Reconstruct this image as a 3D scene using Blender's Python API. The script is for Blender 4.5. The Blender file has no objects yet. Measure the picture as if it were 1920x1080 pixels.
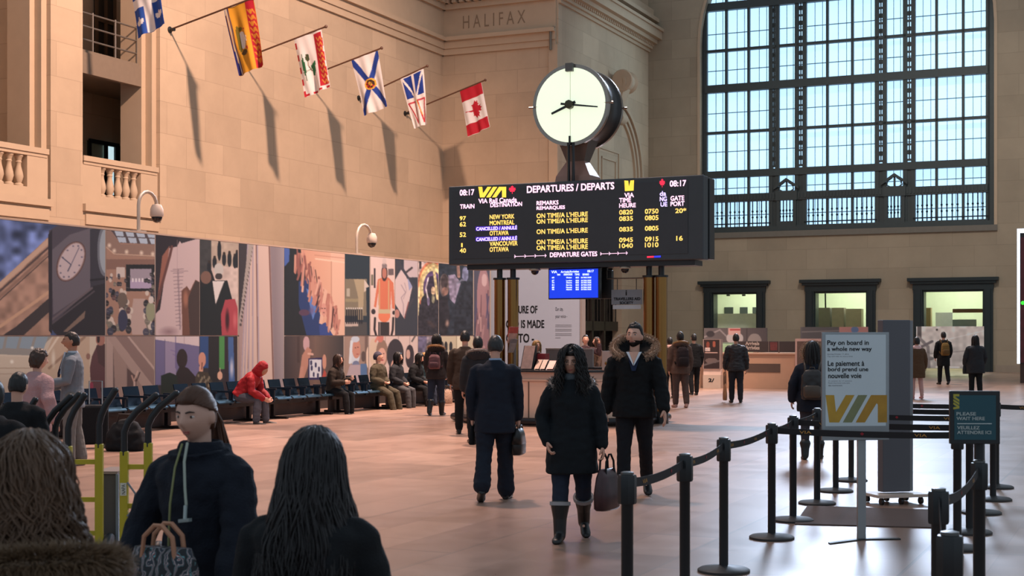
import bpy, math, random
import numpy as np
from mathutils import Vector as V, Matrix as M, noise, geometry
sin, cos, pi, rad = math.sin, math.cos, math.pi, math.radians
random.seed(7)
S = bpy.context.scene
COL = S.collection
# ---------------------------------------------------------------- camera
F, CH, HY = 2700.0, 1.72, 629.0            # focal length in pixels, eye height, horizon row
cam = bpy.data.cameras.new('camera'); camo = bpy.data.objects.new('camera', cam); COL.objects.link(camo)
camo.location = (0, 0, CH); camo.rotation_euler = (rad(90), 0, 0)
cam.sensor_width = 36; cam.lens = F / 1920 * 36; cam.shift_y = (HY - 540) / 1920
cam.clip_start = .1; cam.clip_end = 300
cam.dof.use_dof = True; cam.dof.focus_distance = 22; cam.dof.aperture_fstop = 7
S.camera = camo
# room axes: u along the hall, v to the left
TH = rad(24.2); US = V((sin(TH), cos(TH), 0)); VS = V((-cos(TH), sin(TH), 0)); RZ = pi / 2 - TH
def W(u, v, z): return US * u + VS * v + V((0, 0, z))
# ---------------------------------------------------------------- colour management, world, lights
S.view_settings.view_transform = 'Standard'; S.view_settings.look = 'None'
S.view_settings.exposure = 0.0; S.view_settings.gamma = 1; S.view_settings.use_curve_mapping = False
wd = bpy.data.worlds.new('ambient_fill'); S.world = wd; wd.use_nodes = True
wd.node_tree.nodes['Background'].inputs[0].default_value = (.72, .86, 1.0, 1)
wd.node_tree.nodes['Background'].inputs[1].default_value = .53  # even cool ambient fill from all sides, stands for no real source
def lamp(name, kind, loc, energy, col, target=None, size=1., spot=60, blend=.5):
    l = bpy.data.lights.new(name, kind); l.energy = energy; l.color = col
    if kind == 'AREA': l.size = size; l.shape = 'DISK'
    elif kind == 'SPOT': l.shadow_soft_size = size; l.spot_size = rad(spot); l.spot_blend = blend
    else: l.shadow_soft_size = size
    o = bpy.data.objects.new(name, l); COL.objects.link(o); o.location = loc
    if target is not None: o.rotation_euler = (V(target) - V(loc)).to_track_quat('-Z', 'Y').to_euler()
    o['kind'] = 'structure'
    return o
WARM = (1, .67, .52)
lamp('flood_light', 'SPOT', W(30, 6, 27), 70000, WARM, W(39, 30, 3), .75, 78, .6)     # flood on the opposite cornice: lights the flag wall
lamp('vault_light', 'SPOT', W(30, 16, 21), 30000, (1, .68, .55), W(24, 16.5, 0), .7, 66, .7)
lamp('vault_light', 'SPOT', W(20, 12, 20), 14000, (1, .68, .56), W(15, 14.5, 0), .7, 70, .7)
lamp('vault_light', 'SPOT', W(52, 13, 22), 20000, (1, .76, .64), W(46, 13, 0), .7, 70, .8)
lamp('end_wall_fill', 'SPOT', W(44, 6, 24), 11000, (1, .90, .80), W(71, 11, 4), .8, 58, .8)   # added fill that brightens the end wall, no real lamp
lamp('inner_wall_fill', 'SPOT', W(69, -3, 15), 8000, (.66, .88, 1), W(66, 24, 13), 1.0, 28, .6)   # added cool fill tinting the inner wall like daylight, no real source
lamp('window_daylight', 'SPOT', W(70, 13, 21.8), 42000, (.66, .78, 1), W(20, 3, 0), 3.4, 44, .7)   # daylight falling in through the top of the arched window
# ---------------------------------------------------------------- helpers
def s2l(c):
    c = c / 255.0
    return c / 12.92 if c <= .04045 else ((c + .055) / 1.055) ** 2.4
def lin(c): return tuple(s2l(x) for x in c[:3])
def P(px, py, Y): return V(((px - 960) / F * Y, Y, CH - (py - HY) / F * Y))
def FL(px, py): return P(px, py, F * CH / (py - HY))
def ray(px, py): return V(((px - 960) / F, 1, -(py - HY) / F))
def hit(px, py, o, n):
    r = ray(px, py); t = (o - V((0, 0, CH))).dot(n) / r.dot(n)
    return V((0, 0, CH)) + r * t
def u_at(px, v): p = hit(px, HY, W(0, v, 0), VS); return p.dot(US)
def v_at(px, u): p = hit(px, HY, W(u, 0, 0), US); return p.dot(VS)
def z_v(px, py, v): return hit(px, py, W(0, v, 0), VS).z
def z_u(px, py, u): return hit(px, py, W(u, 0, 0), US).z

MATS = {}
def mat(name, c, rough=.6, metal=0., bump=0., bscale=60., var=.10, vscale=5., emit=0., coat=0., spec=.5, sheen=0.):
    if name in MATS: return MATS[name]
    m = bpy.data.materials.new(name); m.use_nodes = True; nt = m.node_tree; b = nt.nodes['Principled BSDF']
    L = lin(c)
    tc = nt.nodes.new('ShaderNodeTexCoord'); nz = nt.nodes.new('ShaderNodeTexNoise')
    nz.inputs['Scale'].default_value = vscale; nz.inputs['Detail'].default_value = 3
    nt.links.new(tc.outputs['Object'], nz.inputs['Vector'])
    mx = nt.nodes.new('ShaderNodeMix'); mx.data_type = 'RGBA'
    mx.inputs[6].default_value = (*[x * (1 - var) for x in L], 1); mx.inputs[7].default_value = (*[min(1, x * (1 + var)) for x in L], 1)
    nt.links.new(nz.outputs['Fac'], mx.inputs[0]); nt.links.new(mx.outputs[2], b.inputs['Base Color'])
    b.inputs['Roughness'].default_value = rough; b.inputs['Metallic'].default_value = metal
    b.inputs['Specular IOR Level'].default_value = spec; b.inputs['Coat Weight'].default_value = coat
    b.inputs['Sheen Weight'].default_value = sheen
    if emit:
        nt.links.new(mx.outputs[2], b.inputs['Emission Color']); b.inputs['Emission Strength'].default_value = emit
    if bump:
        n2 = nt.nodes.new('ShaderNodeTexNoise'); n2.inputs['Scale'].default_value = bscale
        nt.links.new(tc.outputs['Object'], n2.inputs['Vector'])
        bp = nt.nodes.new('ShaderNodeBump'); bp.inputs['Strength'].default_value = bump; bp.inputs['Distance'].default_value = .02
        nt.links.new(n2.outputs['Fac'], bp.inputs['Height']); nt.links.new(bp.outputs['Normal'], b.inputs['Normal'])
    MATS[name] = m
    return m
def mat_col(name, rough=.6, emit=0., spec=.3):
    """printed picture: the colour comes from the print itself (a colour attribute)"""
    if name in MATS: return MATS[name]
    m = bpy.data.materials.new(name); m.use_nodes = True; nt = m.node_tree; b = nt.nodes['Principled BSDF']
    a = nt.nodes.new('ShaderNodeAttribute'); a.attribute_name = 'Col'
    nt.links.new(a.outputs['Color'], b.inputs['Base Color']); b.inputs['Roughness'].default_value = rough
    b.inputs['Specular IOR Level'].default_value = spec
    if emit:
        nt.links.new(a.outputs['Color'], b.inputs['Emission Color']); b.inputs['Emission Strength'].default_value = emit
    MATS[name] = m
    return m
def stone(name, ax, c, bw=2.1, rh=1.05, mortar=.012, var=.07, mdark=.80, off=0.):
    m = bpy.data.materials.new(name); m.use_nodes = True; nt = m.node_tree; b = nt.nodes['Principled BSDF']
    tc = nt.nodes.new('ShaderNodeTexCoord'); sp = nt.nodes.new('ShaderNodeSeparateXYZ'); cb = nt.nodes.new('ShaderNodeCombineXYZ')
    nt.links.new(tc.outputs['Object'], sp.inputs[0]); nt.links.new(sp.outputs[ax], cb.inputs[0]); nt.links.new(sp.outputs[2], cb.inputs[1])
    br = nt.nodes.new('ShaderNodeTexBrick'); nt.links.new(cb.outputs[0], br.inputs['Vector'])
    L = lin(c)
    br.inputs['Color1'].default_value = (*[x * (1 + var) for x in L], 1); br.inputs['Color2'].default_value = (*[x * (1 - var) for x in L], 1)
    br.inputs['Mortar'].default_value = (*[x * mdark for x in L], 1)
    br.inputs['Scale'].default_value = 1; br.inputs['Mortar Size'].default_value = mortar; br.inputs['Mortar Smooth'].default_value = .3
    br.inputs['Brick Width'].default_value = bw; br.inputs['Row Height'].default_value = rh
    nz = nt.nodes.new('ShaderNodeTexNoise'); nz.inputs['Scale'].default_value = .35; nz.inputs['Detail'].default_value = 6; nz.inputs['Roughness'].default_value = .65
    nt.links.new(tc.outputs['Object'], nz.inputs['Vector'])
    rp = nt.nodes.new('ShaderNodeMapRange'); rp.inputs[1].default_value = .3; rp.inputs[2].default_value = .7
    rp.inputs[3].default_value = .88; rp.inputs[4].default_value = 1.08
    nt.links.new(nz.outputs['Fac'], rp.inputs[0])
    mx = nt.nodes.new('ShaderNodeVectorMath'); mx.operation = 'SCALE'
    nt.links.new(br.outputs['Color'], mx.inputs[0]); nt.links.new(rp.outputs[0], mx.inputs['Scale'])
    nt.links.new(mx.outputs[0], b.inputs['Base Color']); b.inputs['Roughness'].default_value = .8; b.inputs['Specular IOR Level'].default_value = .2
    MATS[name] = m
    return m

class MB:
    """collects faces; T maps the builder's own coordinates to the world"""
    def __init__(s, T=None): s.v = []; s.f = []; s.c = []; s.T = T
    def add(s, vs, fs, col=None):
        o = len(s.v)
        s.v += [s.T(*p) if s.T else V(p) for p in vs]
        s.f += [tuple(o + i for i in f) for f in fs]
        if col is not None: s.c += [col] * len(fs)
        return s
    def bx(s, x0, x1, y0, y1, z0, z1):
        x0, x1 = sorted((x0, x1)); y0, y1 = sorted((y0, y1)); z0, z1 = sorted((z0, z1))
        vs = [(x, y, z) for z in (z0, z1) for y in (y0, y1) for x in (x0, x1)]
        return s.add(vs, [(0, 2, 3, 1), (4, 5, 7, 6), (0, 1, 5, 4), (2, 6, 7, 3), (0, 4, 6, 2), (1, 3, 7, 5)])
    def obx(s, c, ax, ay, az, sx, sy, sz):
        """oriented box: centre, three axes, full sizes"""
        c = V(c); ax = V(ax).normalized() * sx / 2; ay = V(ay).normalized() * sy / 2; az = V(az).normalized() * sz / 2
        vs = [c + ax * i + ay * j + az * k for k in (-1, 1) for j in (-1, 1) for i in (-1, 1)]
        return s.add(vs, [(0, 2, 3, 1), (4, 5, 7, 6), (0, 1, 5, 4), (2, 6, 7, 3), (0, 4, 6, 2), (1, 3, 7, 5)])
    def loft(s, rings, cap=True):
        n = len(rings[0]); vs = [p for r in rings for p in r]; fs = []
        for i in range(len(rings) - 1):
            for j in range(n):
                fs.append((i * n + j, i * n + (j + 1) % n, (i + 1) * n + (j + 1) % n, (i + 1) * n + j))
        if cap:
            fs.append(tuple(range(n))[::-1]); k = (len(rings) - 1) * n; fs.append(tuple(range(k, k + n)))
        return s.add(vs, fs)
    def tube(s, pts, r, n=8, cap=True):
        pts = [V(p) for p in pts]; R = r if isinstance(r, (list, tuple)) else [r] * len(pts)
        rings = []; side = None
        for i, p in enumerate(pts):
            t = (pts[min(i + 1, len(pts) - 1)] - pts[max(i - 1, 0)])
            t = t.normalized() if t.length > 1e-9 else V((0, 0, 1))
            if side is None: side = t.orthogonal().normalized()
            side = (side - t * side.dot(t)); side = side.normalized() if side.length > 1e-6 else t.orthogonal().normalized()
            up = t.cross(side)
            rings.append([p + (side * cos(2 * pi * k / n) + up * sin(2 * pi * k / n)) * R[i] for k in range(n)])
        return s.loft(rings, cap)
    def lathe(s, prof, n=20, c=(0, 0, 0), ax=(0, 0, 1)):
        c = V(c); ax = V(ax).normalized(); a = ax.orthogonal().normalized(); b = ax.cross(a)
        return s.loft([[c + ax * z + (a * cos(2 * pi * k / n) + b * sin(2 * pi * k / n)) * max(r, 1e-4) for k in range(n)] for r, z in prof])
    def sph(s, c, r, nu=14, nv=10, R=None):
        c = V(c); r = V(r) if not isinstance(r, (int, float)) else V((r, r, r)); rings = []
        for i in range(nv + 1):
            a = -pi / 2 + pi * (i + .02) / (nv + .04)
            rg = []
            for k in range(nu):
                d = V((cos(a) * cos(2 * pi * k / nu) * r.x, cos(a) * sin(2 * pi * k / nu) * r.y, sin(a) * r.z))
                rg.append(c + (R @ d if R else d))
            rings.append(rg)
        return s.loft(rings)
    def slab(s, pts, d):
        """closed prism: outline pts pushed by vector d"""
        pts = [V(p) for p in pts]; n = len(pts); d = V(d)
        vs = pts + [p + d for p in pts]
        return s.add(vs, [tuple(range(n)), tuple(range(n, 2 * n))[::-1]] + [((i + 1) % n, i, n + i, n + (i + 1) % n) for i in range(n)])
INV = {}
def thing(name, label, cat, loc=(0, 0, 0), rz=0., group=None):
    e = bpy.data.objects.new(name, None); COL.objects.link(e); e.location = loc; e.rotation_euler = (0, 0, rz)
    e.empty_display_size = .2
    e['label'] = label; e['category'] = cat
    if group: e['group'] = group
    INV[e.name] = (M.Translation(V(loc)) @ M.Rotation(rz, 4, 'Z')).inverted()
    return e
def obj(name, mb, m, parent=None, smooth=True, bevel=0., loc=None, rz=0., tag=None, kind=None, label=None, group=None, auto=True):
    me = bpy.data.meshes.new(name); o = bpy.data.objects.new(name, me); COL.objects.link(o)
    if parent is not None: inv = INV[parent.name]; o.parent = parent
    else:
        loc = loc if loc is not None else (0, 0, 0)
        o.location = loc; o.rotation_euler = (0, 0, rz); inv = (M.Translation(V(loc)) @ M.Rotation(rz, 4, 'Z')).inverted()
    INV[o.name] = inv
    me.from_pydata([inv @ V(p) for p in mb.v], [], mb.f)
    if mb.c:
        at = me.color_attributes.new('Col', 'FLOAT_COLOR', 'CORNER'); arr = []
        for f, c in zip(mb.f, mb.c):
            for _ in f: arr += [c[0], c[1], c[2], 1]
        at.data.foreach_set('color', arr)
    me.update()
    me.materials.append(m)
    if smooth:
        me.polygons.foreach_set('use_smooth', [True] * len(me.polygons))
        if auto: me.set_sharp_from_angle(angle=rad(38))
    if bevel:
        b = o.modifiers.new('bevel', 'BEVEL'); b.width = bevel; b.segments = 2; b.limit_method = 'ANGLE'; b.angle_limit = rad(50)
    if tag: o['label'], o['category'] = tag
    if label: o['label'] = label
    if kind: o['kind'] = kind
    if group: o['group'] = group
    return o
def struct(name, mb, m, parent=None, **k):
    return obj(name, mb, m, parent, kind='structure', smooth=k.pop('smooth', False), rz=0 if parent else RZ, **k)
TXT = {}
def text2d(s):
    """outline of a line of writing, normalised to a unit box"""
    if s not in TXT:
        cu = bpy.data.curves.new('t', 'FONT'); cu.body = s; cu.resolution_u = 3
        o = bpy.data.objects.new('t', cu); COL.objects.link(o)
        me = bpy.data.meshes.new_from_object(o)
        vs = [(v.co.x, v.co.y) for v in me.vertices]; fs = [tuple(p.vertices) for p in me.polygons]
        bpy.data.objects.remove(o); bpy.data.meshes.remove(me); bpy.data.curves.remove(cu)
        xs = [a for a, b in vs]; ys = [b for a, b in vs]; x0, x1, y0, y1 = min(xs), max(xs), min(ys), max(ys)
        TXT[s] = ([((a - x0) / (x1 - x0 or 1), (b - y0) / (y1 - y0 or 1)) for a, b in vs], fs, (x1 - x0) / (y1 - y0 or 1))
    return TXT[s]
def put_text(mb, s, o, right, up, w, h, wt=0.):
    """writing with its lower left corner at o, w wide and h high"""
    vs, fs, _ = text2d(s); o, right, up = V(o), V(right), V(up)
    n = right.cross(up)
    base = [o + right * (a * w) + up * (b * h) for a, b in vs]
    mb.add(base, fs)
    if wt:
        for dx, dy in ((wt, 0), (0, wt), (wt, wt)):
            mb.add([p + right * dx + up * dy + n * .0006 for p in base], fs)
class Face:
    """a flat face in the world addressed by photo pixels: rows run level in the face"""
    def __init__(s, o, right, up=(0, 0, 1)):
        s.o = V(o); s.r = V(right).normalized(); s.u = V(up).normalized(); s.n = s.r.cross(s.u)
    def at(s, px, py, off=0.): return hit(px, py, s.o, s.n) + s.n * off
    def text(s, mb, t, xl, yt, yb, xr, off=.004, wt=0.):
        a = s.at(xl, yb); b = s.at(xl, yt); c = s.at(xr, yb)
        put_text(mb, t, a + s.n * off, s.r, s.u, (c - a).dot(s.r), (b - a).dot(s.u), wt)
    def poly(s, mb, pts, off=.003, d=0.):
        w = [s.at(x, y, off) for x, y in pts]
        tri = geometry.tessellate_polygon([[V((x, -y, 0)) for x, y in pts]])
        fs = []
        for t in tri:
            a, b, c = (w[i] for i in t)
            fs.append(t if (b - a).cross(c - a).dot(s.n) > 0 else t[::-1])
        mb.add(w, fs)
def remesh(mb, vox, sm=2, wr=0., wf=9., push=0.):
    me = bpy.data.meshes.new('tmp'); me.from_pydata([tuple(p) for p in mb.v], [], mb.f)
    o = bpy.data.objects.new('tmp', me); COL.objects.link(o)
    r = o.modifiers.new('r', 'REMESH'); r.mode = 'VOXEL'; r.voxel_size = vox
    if sm: q = o.modifiers.new('s', 'SMOOTH'); q.iterations = sm; q.factor = .5
    dg = bpy.context.evaluated_depsgraph_get(); ev = o.evaluated_get(dg); m2 = bpy.data.meshes.new_from_object(ev)
    out = MB(); out.v = [v.co.copy() for v in m2.vertices]; out.f = [tuple(p.vertices) for p in m2.polygons]
    if wr:
        for i, v in enumerate(m2.vertices):
            p = v.co
            out.v[i] = p + v.normal * wr * (noise.noise(V((p.x * wf, p.y * wf, p.z * wf * 1.7))) + .5 * noise.noise(p * wf * 2.3) + push)
    bpy.data.objects.remove(o); bpy.data.meshes.remove(me); bpy.data.meshes.remove(m2)
    return out
# ================================================================ THE SETTING
LIME = (186, 163, 138)
st_u = stone('limestone_u', 0, LIME); st_v = stone('limestone_v', 1, LIME)
st_p = mat('limestone_plain', LIME, .8, var=.06, vscale=2, spec=.2)
st_e = stone('limestone_end', 1, (160, 145, 124), 2.0, 1.0)
teal = mat('dark_bronze', (34, 44, 46), .45, .3, var=.1)
def floor_mat():
    m = bpy.data.materials.new('polished_marble'); m.use_nodes = True; nt = m.node_tree; b = nt.nodes['Principled BSDF']
    tc = nt.nodes.new('ShaderNodeTexCoord')
    def brick(bw, rh, c1, c2, mo, ms, off=.5):
        br = nt.nodes.new('ShaderNodeTexBrick'); nt.links.new(tc.outputs['Object'], br.inputs['Vector'])
        br.inputs['Color1'].default_value = (*lin(c1), 1); br.inputs['Color2'].default_value = (*lin(c2), 1); br.inputs['Mortar'].default_value = (*lin(mo), 1)
        br.inputs['Scale'].default_value = 1; br.inputs['Brick Width'].default_value = bw; br.inputs['Row Height'].default_value = rh
        br.inputs['Mortar Size'].default_value = ms; br.offset = off
        return br
    a = brick(3.4, 1.7, (196, 164, 148), (160, 134, 120), (160, 138, 126), .014)
    c = brick(1.13, .57, (235, 228, 222), (205, 196, 190), (206, 198, 192), .006)
    mx = nt.nodes.new('ShaderNodeMix'); mx.data_type = 'RGBA'; mx.blend_type = 'MULTIPLY'; mx.inputs[0].default_value = 1
    nt.links.new(a.outputs['Color'], mx.inputs[6]); nt.links.new(c.outputs['Color'], mx.inputs[7])
    nz = nt.nodes.new('ShaderNodeTexNoise'); nz.inputs['Scale'].default_value = 1.3; nz.inputs['Detail'].default_value = 7; nz.inputs['Distortion'].default_value = 1.5
    nt.links.new(tc.outputs['Object'], nz.inputs['Vector'])
    rp = nt.nodes.new('ShaderNodeMapRange'); rp.inputs[1].default_value = .3; rp.inputs[2].default_value = .75; rp.inputs[3].default_value = .94; rp.inputs[4].default_value = 1.12
    nt.links.new(nz.outputs['Fac'], rp.inputs[0])
    sc = nt.nodes.new('ShaderNodeVectorMath'); sc.operation = 'SCALE'; nt.links.new(mx.outputs[2], sc.inputs[0]); nt.links.new(rp.outputs[0], sc.inputs['Scale'])
    nt.links.new(sc.outputs[0], b.inputs['Base Color'])
    r2 = nt.nodes.new('ShaderNodeMapRange'); r2.inputs[3].default_value = .24; r2.inputs[4].default_value = .38
    nt.links.new(nz.outputs['Fac'], r2.inputs[0]); nt.links.new(r2.outputs[0], b.inputs['Roughness'])
    b.inputs['Specular IOR Level'].default_value = .6
    return m
MB_ = lambda: MB(W)
m = MB_(); m.bx(-8, 78, -12, 40, -.25, 0); struct('floor', m, floor_mat())

# ---- left wall with two tall recessed openings
VL = 30.0
uE = 59.0                                                    # where the flag wall ends
u2a, u2b = u_at(155, VL), u_at(300, VL); u1b = u_at(95, VL); u1a = u1b - (u2b - u2a)
SILL = 5.75
m = MB_()
m.bx(10, uE, VL, VL + 1.3, 0, SILL)
m.bx(u2b, uE, VL, VL + 1.3, SILL, 14.6); m.bx(u1b, u2a, VL, VL + 1.3, SILL, 18); m.bx(10, u1a, VL, VL + 1.3, SILL, 18)
m.bx(u2b, uE, VL, VL + 1.3, 14.6, 18)
struct('wall_left', m, st_u)
m = MB_()                                                     # stepped jamb strips and sill mouldings
for ub in (u1b, u2b):
    m.bx(ub - .22, ub, VL + .16, VL + 1.28, SILL, 18); m.bx(ub - .42, ub - .22, VL + .42, VL + 1.28, SILL, 18)
for a, b in ((u1a, u1b), (u2a, u2b)):
    m.bx(a, b, VL - .12, VL + .3, SILL - .22, SILL); m.bx(a + .1, b - .1, VL - .05, VL + .3, SILL - .62, SILL - .3)
struct('trim_1', m, st_p)
m = MB_()
m.bx(10, 50, 34.0, 34.3, SILL - .3, 18)
m.bx(u2b + 6, u2b + 6.4, VL + 1.3, 34, SILL, 18); m.bx(u1b - .1, u1b + .3, VL + 1.3, 34, SILL, 18); m.bx(u2b - .1, u2b + 6, VL + 1.28, VL + 1.5, SILL, 18)
struct('wall_gallery', m, st_u)
m = MB_(); m.bx(10, 48, VL + .2, 34, SILL - .3, SILL - .02); struct('floor_gallery', m, st_p)
# upper gallery landing in the nearer opening
zA = z_v(190, 103, VL + .6)
m = MB_(); m.bx(u2a - 1, u2b + 6, VL + 1.3, 34, zA - .45, zA); m.bx(u2a - 1, u2b - .2, VL + .5, VL + 1.4, zA - .45, zA); m.bx(u2a - 1, u2b - .2, VL + .42, VL + .6, zA - .75, zA - .1)
struct('trim_2', m, mat('landing_stone', (120, 104, 88), .8))
t = thing('gallery_railing', 'grey metal three bar railing on the upper landing in the left wall opening', 'railing', W((u2a + u2b) / 2, VL + .6, zA), RZ)
steel = mat('painted_rail', (120, 112, 104), .4, .6)
for k in range(3):
    r = MB_(); r.tube([(u2a - .4, VL + .62, zA + .35 + .42 * k), (u2b - .25, VL + .62, zA + .35 + .42 * k)], .03); obj('rail', r, steel, t)
for k in range(4):
    r = MB_(); uu = u2a + .1 + k * (u2b - u2a - .5) / 3; r.tube([(uu, VL + .62, zA), (uu, VL + .62, zA + 1.25)], .035); obj('baluster', r, steel, t)
dark = mat('dark_opening', (26, 28, 28), .7)
m = MB_()                                                      # door leaf on the upper landing
a, b = u_at(180, 33.9), u_at(214, 33.9)
m.bx(a, b, 33.9, 34, zA, zA + 3.2); struct('door_4', m, mat('gallery_door', (44, 38, 32), .5))
m = MB_()
for x in (a, (a + b) / 2, b): m.bx(x - .06, x + .06, 33.84, 33.9, zA, zA + 3.2)
m.bx(a, b, 33.84, 33.9, zA + 2.1, zA + 2.2); struct('door_frame', m, mat('brown_wood', (96, 72, 52), .5), bpy.data.objects['door_4'])
# lit doorway on the lower landing
a, b = u_at(166, 33.9), u_at(221, 33.9); zt = z_v(190, 268, 33.9)
m = MB_(); m.bx(a, b, 33.95, 34, SILL, zt); struct('door_5', m, mat('office_green', (150, 160, 140), .7))
m = MB_(); c = u_at(197, 33.9); d = u_at(216, 33.9); m.bx(c, d, 33.9, 33.94, SILL, zt - .06)
struct('window_2', m, mat('bright_pane', (200, 228, 235), .4, emit=.95))
m = MB_()
for x in (a, c, d, b): m.bx(x - .07, x + .07, 33.82, 33.9, SILL, zt)
m.bx(a, b, 33.82, 33.9, zt - .07, zt + .07); m.bx(c, d, 33.82, 33.9, SILL + .75, SILL + .95)
m.bx(c + .25, c + .6, 33.8, 33.9, SILL, SILL + .55)
struct('door_frame', m, dark, bpy.data.objects['door_5'])
# blue glazed window at the far left
a, b = u_at(-60, 33.9), u_at(16, 33.9)
m = MB_(); m.bx(a, b, 33.92, 33.96, SILL, z_v(8, 118, 33.9)); struct('window_3', m, mat('blue_pane', (70, 160, 205), .3, emit=.75))
m = MB_(); z1 = z_v(8, 118, 33.9)
for x in (a, b, (a + b) / 2): m.bx(x - .07, x + .07, 33.84, 33.92, SILL, z1)
for z in (z_v(8, 205, 33.9), z_v(8, 296, 33.9), z1): m.bx(a, b, 33.84, 33.92, z - .1, z + .1)
m.bx(a - .3, b + .1, 33.7, 33.95, z1, z1 + 3.5); struct('window_frame', m, dark, bpy.data.objects['window_3'])
# balustrades
def balustrade(a, b, n, label):
    t = thing('balustrade', label, 'balustrade', W((a + b) / 2, VL + .15, SILL), RZ, 'stone balustrades in the left wall openings')
    v0, v1 = VL + .02, VL + .32; zb, zt = SILL + .3, SILL + 1.32
    r = MB_(); r.bx(a, b, v0 - .06, v1 + .06, zt, zt + .16); r.bx(a + .03, b - .03, v0 - .02, v1 + .02, zt - .1, zt); obj('handrail', r, st_p, t, smooth=False)
    r = MB_(); r.bx(a, b, v0, v1, SILL, zb); obj('plinth', r, st_p, t, smooth=False)
    e = .85
    for x0, x1 in ((a, a + e), (b - e, b)): r = MB_(); r.bx(x0, x1, v0, v1, zb, zt - .1); obj('end_block', r, st_p, t, smooth=False)
    for k in range(n):
        uu = a + e + (b - a - 2 * e) * (k + .5) / n; h = zt - .1 - zb
        pr = [(.13, 0), (.13, .06), (.08, .1), (.10, .16), (.135, .3), (.12, .42), (.075, .62), (.07, .72), (.09, .76), (.075, .8), (.10, .9), (.13, .94), (.13, 1)]
        r = MB(); r.lathe([(q * 1.05, w * h) for q, w in pr], 14, W(uu, VL + .17, zb)); obj('baluster', r, st_p, t)
balustrade(u2a + .02, u2b - .1, 5, 'stone balustrade with five balusters under the gallery opening left of the flags')
balustrade(u1a, u1b - .1, 5, 'stone balustrade at the far left edge in front of the blue window')

# ---- return wall, inner side wall, end wall
VR = v_at(1047, uE)                                          # inner wall plane
m = MB_(); m.bx(uE, uE + .4, VR, VL + 1.3, 0, 20); struct('wall_return', m, st_v)
uW = 71.3
d0, d1 = u_at(1096, VR), u_at(1166, VR); DT = 5.5
m = MB_()
m.bx(uE + .4, d0, VR, VR + .5, 0, 20); m.bx(d1, uW, VR, VR + .5, 0, 20); m.bx(d0, d1, VR, VR + .5, DT, 20)
struct('wall_inner', m, st_u)
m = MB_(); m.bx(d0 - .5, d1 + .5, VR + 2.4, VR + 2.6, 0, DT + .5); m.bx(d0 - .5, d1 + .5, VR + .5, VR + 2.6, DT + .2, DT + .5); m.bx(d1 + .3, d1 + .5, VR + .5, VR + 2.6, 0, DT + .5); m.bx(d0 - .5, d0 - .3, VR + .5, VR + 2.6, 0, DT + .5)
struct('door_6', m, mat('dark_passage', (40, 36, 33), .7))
m = MB_()
for k in range(12): uu = d0 + (d1 - d0) * (k + .5) / 12; m.tube([(uu, VR + .25, 2.35), (uu, VR + .25, 3.6)], .03, 6)
for z in (2.35, 3.6): m.bx(d0, d1, VR + .2, VR + .3, z - .05, z + .05)
m.bx(d0, d1, VR + .2, VR + .6, 1.95, 2.3)
for uu in (d0 + 1.6, d0 + 3.2): m.bx(uu - .1, uu + .1, VR + .2, VR + .4, 0, DT)
struct('door_grille', m, mat('iron', (58, 50, 44), .5, .4), bpy.data.objects['door_6'])
# pilaster edge and pipe on the return wall
m = MB_(); m.bx(uE - .12, uE, VR, VR + .42, 0, 14.6); struct('trim_3', m, st_p)
t = MB_(); t.tube([(uE - .2, VR + .3, z_u(1036, 95, uE)), (uE - .2, VR + .3, z_u(1036, 60, uE)), (uE - .2, VR + .12, z_u(1036, 52, uE))], .06)
obj('wall_pipe', t, mat('pipe_grey', (120, 110, 98), .4, .5), tag=('short grey pipe running up the stone beside the carved letters', 'pipe'))
# entablature (left wall, return wall)
zC = 14.55
def entab(mb, f):                                              # f(distance out of the wall) -> box along the wall
    for z0, z1, o in ((zC, zC + .28, .10), (zC + .28, zC + .62, .16), (zC + .62, zC + .8, .30), (zC + .8, zC + 2.05, .08), (zC + 2.05, zC + 2.3, .22), (zC + 2.62, zC + 2.8, .5), (zC + 2.8, zC + 3.4, .8)):
        f(mb, z0, z1, o)
m = MB_(); entab(m, lambda b, z0, z1, o: b.bx(u2b + .4, uE, VL - o, VL, z0, z1))
k = u2b + 1
while k < uE: m.bx(k, k + .2, VL - .42, VL, zC + 2.3, zC + 2.62); k += .36
struct('trim_4', m, st_p)
m = MB_(); entab(m, lambda b, z0, z1, o: b.bx(uE - o, uE, VR + .1, VL, z0, z1))
k = VR + .2
while k < VL: m.bx(uE - .42, uE, k, k + .2, zC + 2.3, zC + 2.62); k += .36
struct('trim_5', m, st_p)
fc = Face(W(uE - .085, 0, 0), -VS)
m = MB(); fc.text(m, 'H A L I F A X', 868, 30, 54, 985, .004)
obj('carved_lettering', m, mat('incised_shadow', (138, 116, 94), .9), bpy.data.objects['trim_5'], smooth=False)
# cornice on the inner wall
m = MB_(); zc = 16.45
for z0, z1, o in ((zc, zc + .15, .12), (zc + .15, zc + .4, .25), (zc + .4, zc + .6, .5), (zc + .6, zc + 1.0, .75), (zc + 1.0, zc + 1.15, .85), (zc + 1.5, zc + 1.7, .6), (zc + 1.7, zc + 2.2, .3)): m.bx(uE, uW, VR - o, VR, z0, z1)
k = uE + .2
while k < uW: m.bx(k, k + .12, VR - .32, VR, zc + .28, zc + .4); k += .25
struct('trim_6', m, st_p)
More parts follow.
